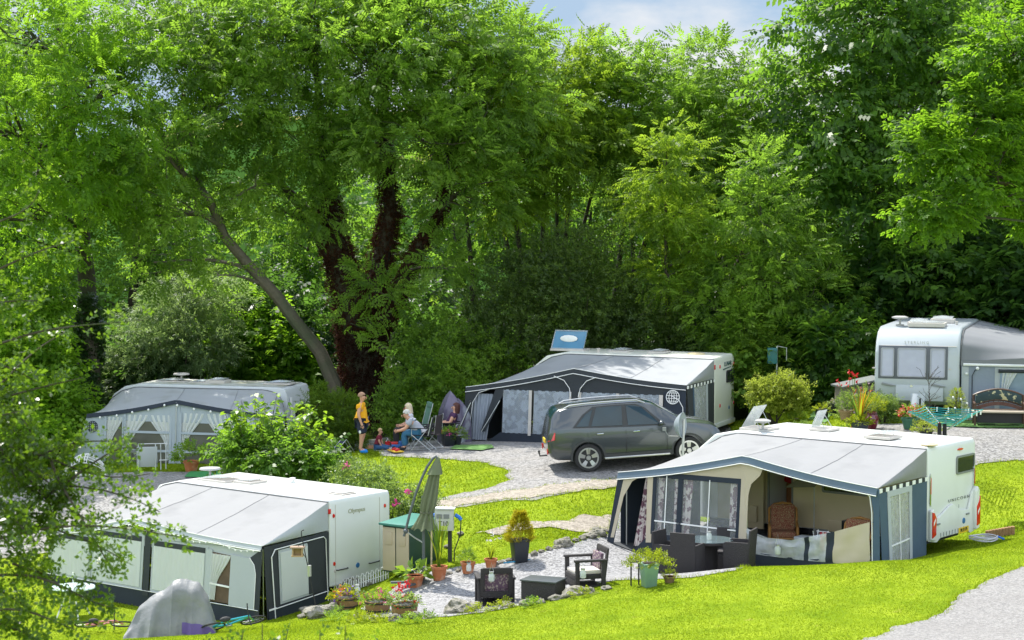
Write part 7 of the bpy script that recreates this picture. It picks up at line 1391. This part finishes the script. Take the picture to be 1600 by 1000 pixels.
def bicycle(label, loc, rot, m, s=1):
    t = thing('bicycle', label, 'bicycle', loc, 0, 'bicycles lying on the grass'); t.rotation_euler = rot; r_ = .3*s
    for x in (-.5*s, .5*s):
        q = MB(); q.tube([(x+r_*math.cos(a), 0, r_+r_*math.sin(a)) for a in np.linspace(0, 6.283, 25)], .024*s, 6, False); w = q.obj('wheel', M_RUB, t, smooth=True); q = MB()
        for k in range(10): a = k*.628; q.tube([(x, 0, r_), (x+r_*.95*math.cos(a), 0, r_+r_*.95*math.sin(a))], .003*s, 3)
        q.obj('spokes', M_ALU, w)
    q = MB()
    for a, c in (((-.5, .3), (-.1, .28)), ((-.5, .3), (-.2, .68)), ((-.1, .28), (-.22, .75)), ((-.1, .28), (.34, .66)), ((-.2, .66), (.34, .74)), ((.34, .78), (.5, .3))): q.tube([(a[0]*s, 0, a[1]*s), (c[0]*s, 0, c[1]*s)], .028*s, 7)
    q.obj('frame', m, t, smooth=True); q = MB(); q.ell((-.24*s, 0, .8*s), (.14*s, .07*s, .035*s), 10, 6); q.obj('saddle', M_BLACK, t, smooth=True); q = MB(); q.tube([(.34*s, -.28*s, .88*s), (.32*s, -.1*s, .86*s), (.33*s, 0, .8*s), (.32*s, .1*s, .86*s), (.34*s, .28*s, .88*s)], .016*s, 6); q.obj('handlebar', M_BLACK, t, smooth=True); q = MB(); q.lathe([(.09*s, -.01), (.09*s, .01)], (-.1*s, -.04, .28*s), 14, Matrix.Rotation(R(90), 3, 'X')); q.obj('chainset', M_ALU, t); return t
c = G(362, 985); bicycle('teal bicycle lying on its side on the grass before the left awning', c+Vector((0, 0, .07)), (R(62), R(-6), R(18)), mat('teal_paint', (.01, .3, .38), .3, coat=.6), .88)
c = G(165, 985); bicycle('pink and white bicycle lying behind the blurred branches', c+Vector((0, 0, .08)), (R(66), 0, R(5)), mat('pink_paint', (.6, .2, .25), .3, coat=.6), .8)
c = G(115, 965); t = thing('garden_table', 'pale round garden table behind the blurred branches before the left awning', 'table', c, 0); q = MB(); q.lathe([(.5, .68), (.52, .7), (.5, .72)], (0, 0, 0), 28); q.obj('tabletop', mat('pale_green_plastic', (.45, .56, .55), .4), t); q = MB()
for a in (0.5, 2.1, 3.6, 5.2): q.tube([(.4*math.cos(a), .4*math.sin(a), 0), (.12*math.cos(a), .12*math.sin(a), .68)], .02, 6)
q.tube([(0, 0, .72), (0, 0, 1.05)], .02, 6); q.obj('leg', M_WPIPE, t)
# ---- back-left yard
c = G(140, 742); t = thing('egg_chair', 'white woven egg-shaped chair lying on the gravel yard', 'chair', c, R(0)); M_WICK = mat('white_wicker', (.62, .64, .63), .6, var=.15, vscale=30)
q = MB()
for i in range(9):
    a = -1.1+i*.275; q.tube([Vector((-.75+.85*math.sin(u)*.0+1.3*u/3.14, .45*math.sin(a)*math.sin(u)**.6, .02+.6*math.sin(u)**.7*math.cos(a*.8))) for u in np.linspace(.0, 3.14, 16)], .016, 5)
for u in np.linspace(.35, 1.8, 9): q.tube([Vector((-.75+1.3*u/3.14, .45*math.sin(a)*math.sin(u)**.6, .02+.6*math.sin(u)**.7*math.cos(a*.8))) for a in np.linspace(-1.1, 1.1, 12)], .014, 4)
q.obj('shell', M_WICK, t, smooth=True); q = MB(); q.tube([(-.7, -.4, .05), (.55, -.42, .05), (.6, .42, .05), (-.7, .4, .05), (-.7, -.4, .05)], .03, 6); q.obj('base_ring', M_WICK, t, smooth=True)
c = G(238, 735); t = thing('camping_table', 'pale folded camping table and frame before the back-left awning', 'table', c, R(10)); q = MB(); q.box((-.15, 0, .4), (.6, .05, .6), rx=.1); q.obj('tabletop', M_PGREY, t, bevel=.01); q = MB()
for x in (-.4, .1, .25, .4): q.tube([(x, -.1, 0), (x, .05, .78)], .016, 5)
q.tube([(-.4, .05, .78), (.45, .05, .78)], .016, 5); q.tube([(.2, -.05, .3), (.45, -.05, .3)], .016, 5); q.obj('frame', M_ALU, t)
c = G(205, 727); t = thing('folding_chair', 'dark metal folding chair beside the camping table', 'chair', c, R(30)); q = MB(); q.box((0, 0, .42), (.42, .4, .03)); q.obj('seat', M_FRAME, t); q = MB()
for y in (-.2, .2): q.tube([(-.2, y, 0), (.2, y, .45)], .012, 5); q.tube([(.2, y, 0), (-.22, y, .85)], .012, 5)
q.box((-.21, 0, .76), (.02, .42, .14)); q.obj('frame', M_FRAME, t)
potted('terracotta pot with a leafy green plant on the back-left yard', G(299, 737), 'round', .24, .32, M_TERRA, mound('fresh', .5, .5, 120, .2, 'broad', up=.1), seed=21)
sheet('doormat_green', [(288,748),(297,739),(345,739),(345,750)], M_GREENM, .05, 0, .4, False, 'bright green mat on the gravel before the back-left awning', 'mat', None, False).name = 'green_mat'
c = G(88, 712); t = thing('closed_parasol', 'closed dark green parasol leaning at the far left of the yard', 'parasol', c, 0); q = MB(); q.tube([(0, 0, 0), (.1, 0, 1.0)], .02, 6); q.obj('pole', M_ALU, t); q = MB(); q.grid(lambda u, v: Vector((-.35+.6*v+.12*math.cos(u*6.283)*math.sin(v*3.1)*1.5, .15*math.sin(u*6.283)*math.sin(v*3.1), .55+.45*v+.25*math.cos(u*6.283)*math.sin(v*3.1))), 14, 8); q.obj('canopy', mat('bottle_green_cloth', (.02, .13, .08), .8), t, smooth=True)
# ---- before the middle awning
sheet('turf_doormat', [(703,704),(712,698),(768,697),(772,702),(752,706)], M_TURF, .05, 0, .4, False, 'green turf mat at the entrance of the grey awning', 'mat', None, False).name = 'turf_mat'
potted('black square planter with pink flowers beside the reclining chair', gp3(700, 58.6), 'square', .2, .38, M_PBLK, mound('fresh', .28, .2, 90, .1, 'broad', ['pink', 'orange'], 5, .06), seed=22)
potted('leafy plant in a small dark pot next to the pink-flowered planter', gp3(714, 58.7), 'round', .15, .25, M_PBLK, mound('rose', .24, .36, 90, .12, 'broad'), seed=23)
c = gp3(709, 60.2); t = thing('covered_stack', 'lumpy grey and purple plastic cover beside the grey awning', 'cover', c, 0); q = MB()
def cov(u, v):
    a = u*2*math.pi; r_ = .5*(1+.12*math.sin(3*a)+.08*math.sin(5*a+1)); z = 1.45*(1-v); k = min(1, .25+1.4*v**.7) if v < .6 else 1.05+.1*(v-.6); return Vector((math.cos(a)*r_*k*.9, math.sin(a)*r_*k*.7, z-.12*math.cos(a)*(1-v)+.03*noise.noise((a*2, v*4, 0))))
q.grid(cov, 28, 10); q.obj('sheet', mat('purple_grey_plastic', (.12, .105, .16), .3, var=.3, vscale=3, col2=(.4, .46, .48), c2scale=1.2, c2lo=.5, c2hi=.65, bump=.6, bscale=5), t, smooth=True)
sheet('blanket', [(566,703),(575,697),(625,698),(630,704),(612,707)], mat('orange_blanket', (.42, .2, .11), .9, var=.2), .035, .04, .3, False, 'dusty orange blanket on the gravel beside the toddler', 'blanket', None, False).name = 'play_blanket'
for i, (px, py, nm, lb, c_) in enumerate(((621,704,'toy_truck','red and blue toy truck on the orange blanket',(.5,.02,.03)),(606,700,'toy_ball','small red toy bucket beside the toddler',(.6,.03,.02)),(618,708,'toy_tray','yellow toy tray with coloured pieces on the gravel',(.6,.4,.03)))):
    t = thing(nm if nm != 'toy_ball' else 'toy_bucket', lb, 'toy', G(px, py, .04), i, 'toys on the blanket'); q = MB()
    if i == 0: q.box((0, 0, .1), (.34, .16, .1)); q.box((.1, 0, .19), (.12, .15, .1)); q.obj('body', mat('toy_blue', (.02, .12, .4), .4), t, bevel=.02); q = MB(); q.box((-.08, 0, .18), (.2, .15, .07)); q.obj('load', mat('toy_red', c_, .4), t, bevel=.02); q = MB(); [q.lathe([(.05, -.02), (.05, .02)], (x, y, .05), 10, Matrix.Rotation(R(90), 3, 'X')) for x in (-.1, .1) for y in (-.09, .09)]; q.obj('wheel', M_BLACK, t)
    elif i == 1: q.lathe([(.07, 0), (.1, .16), (.09, .16)], (0, 0, 0), 12); q.obj('bucket', MT['toy_red'], t, smooth=True); q = MB(); q.tube([(-.09, 0, .16), (0, 0, .25), (.09, 0, .16)], .008, 4); q.obj('handle', M_WPIPE, t)
    else: q.box((0, 0, .02), (.6, .3, .03)); q.obj('tray', mat('toy_yellow', c_, .4), t, bevel=.01); q = MB(); [q.box((-.2+.13*k, .05*(-1)**k, .06), (.08, .08, .06)) for k in range(4)]; q.obj('pieces', MT['toy_red'], t, bevel=.01)
# ---- satellite dish on a pole
b = Vector((4.42, 51.4, 0)); b.z = gz(b.x, b.y); t = thing('satellite_dish', 'grey satellite dish on a pale pole in front of the car', 'satellite dish', b, R(0)); zt_ = at(1067, 655, 51.4).z-b.z; q = MB(); q.tube([(0, 0, 0), (.03, 0, zt_)], .035, 8); q.obj('pole', mat('galvanised', (.45, .46, .45), .5, metal=.5), t); q = MB(); zc = at(1067, 664, 51.4).z-b.z
q.grid(lambda u, v: Vector((-.12+.10*(v**2), 0, zc))+Matrix.Rotation(R(-25), 3, 'Z') @ Vector((-.1+.12*v*v, .3*v*math.cos(u*6.283), .34*v*math.sin(u*6.283))), 28, 6); q.obj('dish', mat('dish_grey', (.27, .31, .34), .5, var=.1), t, smooth=True, solid=.015); q = MB(); q.tube([(-.1, 0, zc-.3), (-.35, .1, zc-.3), (-.45, .12, zc-.15)], .014, 5); q.box((-.46, .12, zc-.12), (.09, .07, .09)); q.obj('feed_arm', M_FRAME, t)
# ---- rotary clothes dryer
b = Vector((11.2, 51.2, 0)); b.z = gz(b.x, b.y); t = thing('rotary_dryer', 'rotary clothes dryer with teal lines behind the near caravan roof', 'clothes dryer', b, R(8)); zh = at(1482, 667, 51.2).z-b.z; zt_ = at(1482, 642, 51.2).z-b.z; q = MB(); q.tube([(0, 0, 0), (0, 0, zh+.25)], .022, 8); q.obj('pole', M_FRAME, t); q = MB(); tips = [Vector((1.08*math.cos(a), 1.08*math.sin(a), zt_)) for a in (0.15, 1.72, 3.29, 4.86)]
for p in tips: q.tube([(0, 0, zh-.1), p], .014, 6); q.tube([(0, 0, zh+.24), Vector((0, 0, zh)).lerp(p, .5)], .01, 5)
q.obj('arm', M_ALU, t); q = MB()
for i in range(4):
    for k in np.linspace(.3, 1, 9):
        a = Vector((0, 0, zh-.1)).lerp(tips[i], k); c = Vector((0, 0, zh-.1)).lerp(tips[(i+1) % 4], k); q.tube([a, a.lerp(c, .5)-Vector((0, 0, .02)), c], .011, 4)
q.obj('line', M_TEAL, t); 
c = b+Matrix.Rotation(R(8), 3, 'Z') @ (Vector((0, 0, zh-.1)).lerp(tips[3], .45).lerp(Vector((0, 0, zh-.1)).lerp(tips[2], .45), .5)); o = thing('socks', 'pair of black socks pegged to the rotary dryer', 'socks', c, 0)
for x in (-.06, .07): q = MB(); q.tube([(x, 0, 0), (x, 0, -.25), (x+.01, 0, -.42), (x+.02, 0, -.5)], [.05, .055, .05, .03], 8); q.obj('sock', BLK, o, smooth=True)
q = MB(); q.box((-.06, 0, .0), (.03, .03, .07)); q.obj('peg', M_RED, o)
q = MB()
for k, (i, f_) in enumerate(((3, .3), (3, .6), (0, .25), (0, .6), (0, .8), (3, .85))): p = tips[i].lerp(tips[(i+1) % 4], f_); q.box(p-Vector((0, 0, .05)), (.03, .02, .12))
q.obj('pegs', M_WPIPE, t)
# ---- log edging and hose by the near caravan
e0, e1 = G(1543, 843), G(1582, 836); t = thing('log_edging', 'short brown log-roll edging beside the near caravan', 'edging', e0, 0); q = MB()
for i in range(9): p = (e1-e0)*(i/8); p.z = gz(e0.x+p.x, e0.y+p.y)-e0.z; q.lathe([(.055, -.1), (.055, .2), (.02, .215)], p, 9)
q.obj('log', M_BARREL, t, smooth=True, angle=40)
c = G(1542, 850); t = thing('hose_coil', 'loose coil of pale hose on the ground behind the near caravan', 'hose', c+Vector((0, .3, .03)), 0); q = MB(); q.tube([(math.cos(a)*(.32+.02*math.sin(a*3)), math.sin(a)*.3, .02+a*.0035+.015*math.sin(a*2.3)) for a in np.linspace(0, 25, 150)], .016, 5); q.obj('hose', mat('pale_hose', (.5, .5, .55), .5, var=.3, vscale=9), t, smooth=True); q = MB(); q.tube([(.3, 0, .1), (.45, -.1, .05)], .025, 6); q.obj('nozzle', mat('blue_plug', (.01, .14, .55)), t)
# ================================================================== planting and seats at the back-right pitch
def gp4(px, d): return gp3(px, d)
M_TIMB = mat('weathered_timber', (.22, .19, .15), .85, var=.25, vscale=10, bump=.4, bscale=20)
b = gp4(1342, 59.5); t = thing('garden_shed', 'low weathered timber store with a felt roof left of the white caravan', 'shed', b, R(12)); q = MB(); q.box((0, 0, .42), (1.15, .8, .84)); q.obj('wall', M_TIMB, t, bevel=.01); q = MB(); q.slab([(-.66, -.5, .78), (.66, -.5, 1.02), (.66, .5, 1.02), (-.66, .5, .78)], .05, Vector((-.18, 0, 1))); q.obj('roof', mat('roof_felt', (.14, .155, .15), .9, var=.2), t); q = MB(); q.bb((-.5, -.415, .1), (-.05, -.4, .74)); q.bb((.03, -.415, .1), (.5, -.4, .76)); q.obj('door', M_TIMB, t, bevel=.008)
potted('openwork black pot of fresh green leaves on the lawn before the wood', G(1284, 656), 'square', .17, .3, M_PBLK, mound('lime', .24, .22, 80, .1, 'broad'), seed=31)
t = thing('ornamental_grass', 'rounded tuft of fine green grass beside the open roof window', 'plant', G(1245, 656), 0); mound('fresh', .3, .3, 170, .14, 'needle')(t, 0, np.random.default_rng(32)); q = MB(); q.lathe([(.12, 0), (.1, .04)], (0, 0, 0), 10); q.obj('root', M_SOIL, t)
potted('dark planter of pale pink flowers left of the basket pot', G(1304, 649), 'square', .17, .34, M_PBLK, mound('rose', .22, .18, 70, .09, 'broad', ['lilac', 'white'], 9, .06), seed=33)
potted('basket pot with a rounded grey-green shrub', G(1322, 657), 'round', .22, .3, mat('basket_weave', (.3, .2, .11), .8, var=.4, vscale=30), mound('rose', .34, .55, 220, .12, 'small', up=.1), seed=34)
potted('dark blue-grey pot with orange and yellow sword leaves above a lime plant', G(1343, 677), 'square', .2, .3, mat('slate_pot', (.03, .04, .06), .4), blades_of([('leaf', LF['fresh'], 8), ('yellow_leaf', LF['lime'], 7), ('orange_leaf', mat('orange_leaf', (.6, .26, .01), .5, transl=.4, tcol=(.8, .4, .02)), 6)], 0, 1.15, .5, .075, lambda t, z, r: mound('lime', .32, .22, 130, .12, 'broad')(t, z, r)), seed=35)
potted('glossy maroon vase with a lime grassy plant', G(1362, 671), 'vase', .2, .5, mat('maroon_glaze', (.16, .012, .03), .12, coat=.8), mound('lime', .34, .45, 150, .2, 'needle', up=.1), seed=36)
potted('glass-topped black lantern stand between the pots', gp4(1327, 53.3), 'square', .1, .3, M_BLACK, lambda t, z, r: jar_part(t, z), 'lantern', 'garden_lantern', 'garden lanterns') if False else None
bush('ivy_mound', 'dense variegated ivy mound beside the white caravan tow hitch', 1384, G(1384, 661).y, [B(1384,648,G(1384, 661).y,.27,.34),B(1378,630,G(1384, 661).y,.2,.2),B(1390,632,G(1384, 661).y,.2,.22)], 120, 12, .08, .1, 'small', 'rose', 37, 'garden shrubs', lo=.6)
t = thing('flowering_shrub', 'pink fuchsia with drooping blooms behind the orange sword leaves', 'shrub', G(1352, 655), 0); mound('rose', .5, 1.0, 170, .12, 'broad', ['lilac', 'red'], 12, .06, .1)(t, .1, np.random.default_rng(38)); q = MB(); q.tube([(0, 0, 0), (0, .02, .5), (.05, 0, .9)], .02, 5); q.obj('stem', BARK, t)
t = thing('flowering_shrub', 'tall red flowers rising in front of the timber store', 'shrub', G(1325, 652), 0); r_ = np.random.default_rng(39); q = MB(); Pq = []
for k in range(9): e = Vector((r_.uniform(-.35, .3), r_.uniform(-.2, .2), r_.uniform(.9, 1.35))); q.tube([(0, 0, 0), e*.5+Vector((.04, 0, 0)), e], .008, 4); Pq += [np.array(e)+r_.normal(0, .03, 3) for _ in range(7)]
q.obj('stem', LF['fresh'], t); leafpart('blossom', t, Pq, r_.normal(0, 1, (len(Pq), 3)), .08, 'single', None, r_, 1.2, FLW['red']); P_q, D_q = dome(90, .35, .6, 0, r_); leafpart('foliage', t, P_q, D_q, .14, 'broad', 'rose', r_)
potted('green tub of bright red begonias before the white caravan', gp3(1424, 55.2), 'round', .24, .3, mat('green_tub', (.03, .12, .07), .5), mound('fresh', .33, .26, 110, .1, 'broad', ['red', 'salmon'], 16, .07, .12), seed=40)
t = thing('twig_shrub', 'almost bare twiggy shrub with a few lilac flowers before the white caravan', 'shrub', gp3(1453, 55.4), 0); r_ = np.random.default_rng(41); q = MB(); tr_ = [np.array([0, 0, 0]), np.array([.03, 0, .6]), np.array([0, .02, 1.5])]; q.tube(tr_, [.022, .016, .006], 5)
for k in range(22): s_ = r_.uniform(.3, 1.4); q.tube(bend([.02, 0, s_], [r_.uniform(-.45, .45), r_.uniform(-.3, .3), s_+r_.uniform(.1, .4)], r_, 3, .1), .006, 4)
q.obj('stem', BARK, t); P_q, D_q = dome(40, .4, .3, .2, r_); leafpart('blossom', t, P_q, D_q, .06, 'single', None, r_, 1.2, FLW['lilac']); P_q, D_q = dome(60, .4, .3, .12, r_); leafpart('foliage', t, P_q, D_q, .09, 'broad', 'rose', r_)
potted('small black bowl with yellow variegated trailing leaves nearest the dryer', G(1447, 684), 'round', .2, .2, M_PBLK, mound('gold', .42, .34, 190, .12, 'small'), seed=42)
potted('black bowl of pale cream leaves behind the dryer lines', G(1440, 667), 'round', .2, .25, M_PBLK, mound('gold', .36, .36, 150, .11, 'small', up=.06), seed=43)
t = thing('low_plant', 'low red-flowered plant beside the slate pot', 'plant', G(1320, 677), 0); mound('fresh', .28, .2, 100, .1, 'broad', ['red'], 4, .07)(t, 0, np.random.default_rng(44)); q = MB(); q.lathe([(.1, 0), (.08, .04)], (0, 0, 0), 10); q.obj('root', M_SOIL, t)
t = thing('low_plant', 'low grey ground-cover plant along the roof edge', 'plant', G(1262, 668), 0); mound('rose', .7, .16, 150, .1, 'small', ['white'], 6, .03)(t, 0, np.random.default_rng(45)); q = MB(); q.lathe([(.1, 0), (.08, .04)], (0, 0, 0), 10); q.obj('root', M_SOIL, t)
# stepped golden topiary with bulbs
b = gp3(1497, 56); t = thing('topiary_conifer', 'golden stepped conifer hung with white bulbs beside the garden bench', 'conifer', b, 0); r_ = np.random.default_rng(46); Pq = []; Dq = []
for r0, z0 in ((.36, .25), (.31, .5), (.24, .72), (.14, .9)): P_q, D_q = dome(120, r0, .2, z0-.05, r_, .7); Pq.append(P_q); Dq.append(D_q)
leafpart('foliage', t, np.concatenate(Pq), np.concatenate(Dq), .1, 'needle', 'gold', r_); q = MB(); q.tube([(0, 0, 0), (0, 0, .95)], .03, 6); q.obj('trunk', BARK, t)
for a, z, rr in ((-1.3, .75, .26), (-1.9, .5, .34), (-.9, .45, .33), (-2.6, .35, .38), (-.4, .62, .3), (-1.5, .3, .38), (-2.2, .8, .24)): q = MB(); q.ell((rr*math.cos(a), rr*math.sin(a), z), (.03, .03, .035), 8, 6); q.obj('bulb', M_WPIPE, t, smooth=True)
# bench
b = G(1567, 656); b.y = 55.9; b.x = (1564-800)/FPX*55.9; b.z = gz(b.x, b.y)+.02; t = thing('garden_bench', 'brown bench with an arched back and dark floral cushions before the blue-grey awning', 'bench', b, R(-8)); M_BRN = mat('brown_metal', (.07, .035, .02), .5, var=.2); M_FLOR = mat('floral_cushion', (.03, .055, .06), .9, var=.3, vscale=8, col2=(.45, .42, .25), c2scale=9, c2lo=.56, c2hi=.6)
q = MB(); arc = lambda u, h: Vector((-.68+1.36*u, .25, h+.16*math.sin(math.pi*u)))
q.tube([Vector((-.68, .25, .05))]+[arc(u, .86) for u in np.linspace(0, 1, 13)]+[Vector((.68, .25, .05))], .035, 6); q.tube([arc(u, .56) for u in np.linspace(0, 1, 13)], .03, 6); q.tube([(-.68, .25, .45), (.68, .25, .45)], .025, 6)
for u in np.linspace(.1, .9, 9): q.tube([arc(u, .46), arc(u, .86)], .012, 4)
q.obj('backrest', M_BRN, t, smooth=True); q = MB(); q.grid(lambda u, v: arc(.03+.94*u, .58+.27*v)+Vector((0, -.05-.04*math.sin(math.pi*v), 0)), 12, 5); q.obj('back_cushion', M_FLOR, t, smooth=True, solid=.03); q = MB(); q.grid(lambda u, v: arc(.03+.94*u, .42+.1*v)+Vector((0, -.09, 0)), 12, 3); q.obj('lower_cushion', mat('brown_floral_cushion', (.1, .05, .04), .9, var=.5, vscale=20), t, smooth=True, solid=.03)
q = MB(); q.box((0, -.02, .42), (1.5, .5, .05)); q.obj('seat', mat('bench_seat', (.42, .36, .28), .6), t, bevel=.01)
for x in (-.68, .68): q = MB(); q.tube([(x, -.22, .0), (x, -.22, .64)], .03, 6); q.tube([(x, -.25, .64), (x, .25, .66)], .03, 6); q.obj('armrest', M_BRN, t)
q = MB(); q.bb((-.62, -.12, .1), (.62, .2, .38)); q.obj('underframe', M_BLACK, t)
sheet('turf_strip', [(1415,668),(1445,660),(1640,658),(1640,669),(1500,669)], M_TURF, .05, 0, .4, False, 'bright green artificial turf before the blue-grey awning', 'mat', None, False).name = 'artificial_turf'
sheet('lawn_turf', [(1262,656),(1275,640),(1296,638),(1300,650),(1290,662)], M_TURF, .04, .05, .4, kind='structure', nograss=False).name = 'lawn'
b = gp4(1215, 62.5); t = thing('service_post', 'teal water service box on a thin post against the trees', 'post', b, 0); zt_ = at(1215, 541, 62.5).z-b.z; q = MB(); q.tube([(0, 0, 0), (0, 0, zt_)], .03, 6); q.tube([(0, 0, zt_), (.3, 0, zt_-.05), (.3, 0, zt_-.45)], .02, 6); q.obj('post', M_ALU, t); q = MB(); q.box((-.15, 0, zt_-.3), (.3, .2, .5)); q.obj('box', mat('teal_box', (.03, .16, .16), .5), t, bevel=.02)
def inA(px, y): return MA @ Vector((LP(MA, 1, -y)(px, 830)[0], -y, .05))
# wicker armchairs inside the open awning
M_CANE = mat('cane', (.42, .2, .04), .5, var=.25, vscale=12); M_GING = mat('check_cushion', (.25, .055, .035), .9, var=.3, vscale=20, col2=(.4, .3, .16), c2scale=60, c2lo=.5, c2hi=.55)
def cane_chair(label, loc, rz):
    t = thing('cane_chair', label, 'armchair', loc, rz, 'cane armchairs in the awning'); q = MB()
    for y in (-.32, .32): q.tube([(.3, y, 0), (.32, y, .35), (.25, y, .56), (0, y, .6), (-.22, y, .62), (-.36, y, .9)], .03, 7); q.tube([(-.3, y, 0), (-.3, y, .62)], .026, 6); q.tube([(.32, y, .18), (-.3, y, .2)], .02, 6)
    q.tube([(-.36, -.32, .9), (-.4, -.2, 1.0), (-.41, 0, 1.04), (-.4, .2, 1.0), (-.36, .32, .9)], .032, 7); q.tube([(.31, -.32, .3), (.31, .32, .3)], .024, 6); q.tube([(-.3, -.32, .3), (-.3, .32, .3)], .024, 6)
    q.obj('frame', M_CANE, t, smooth=True); q = MB(); q.box((.0, 0, .38), (.6, .56, .13)); q.obj('seat_cushion', M_GING, t, bevel=.04, seg=3); q = MB(); q.box((-.27, 0, .72), (.13, .56, .6), ry=-.16); q.obj('back_cushion', M_GING, t, bevel=.05, seg=3); return t
cane_chair('cane armchair with a red check cushion by the caravan doorway', inA(1224, 1.0), R(-95)); cane_chair('cane armchair half hidden by the fallen beige panel', inA(1334, 2.0), R(-120))
t = thing('side_cabinet', 'black box cabinet against the caravan wall inside the awning', 'cabinet', inA(1342, .25), YA); q = MB(); q.box((0, 0, .36), (.75, .3, .72)); q.obj('body', M_BLACK, t, bevel=.01); q = MB(); q.box((0, -.16, .5), (.7, .02, .36)); q.obj('screen', M_DGLASS, t)
t = thing('cool_box', 'dark blue cool box on the groundsheet behind the fallen window', 'cool box', inA(1263, 1.9), YA); q = MB(); q.box((0, 0, .24), (.5, .34, .46)); q.obj('body', mat('blue_plastic', (.04, .08, .2), .4), t, bevel=.03); q = MB(); q.box((0, 0, .5), (.54, .38, .07)); q.obj('lid', M_PGREY, t, bevel=.02)
t = thing('clothes_airer', 'white folding airer behind the fallen window of the open awning', 'airer', inA(1290, 2.2), YA); q = MB()
for x in (-.25, 0, .25): q.tube([(x, -.12, 0), (x, .12, .75)], .012, 5); q.tube([(x, .12, 0), (x, -.12, .75)], .012, 5)
for z in (.2, .45, .72): q.tube([(-.28, .1, z), (.28, .1, z)], .01, 5)
q.obj('frame', M_WPIPE, t); q = MB(); q.slab([(-.2, .11, .3), (.1, .11, .3), (.1, .11, .72), (-.2, .11, .72)], .012); q.obj('cloth', M_REDC, t)
# pink roses on the rose bush
rb = [o for o in bpy.data.objects if o.name.startswith('rose_bush')][0]; r_ = np.random.default_rng(50)
for px, py in ((637, 767), (618, 787), (596, 796), (540, 728)):
    c = np.array(at(px, py, 48.6 if py > 740 else 50.2)-rb.location); leafpart('blossom', rb, c+r_.normal(0, .035, (16, 3)), r_.normal(0, 1, (16, 3)), .09, 'single', None, r_, 1.2, FLW['pink'])
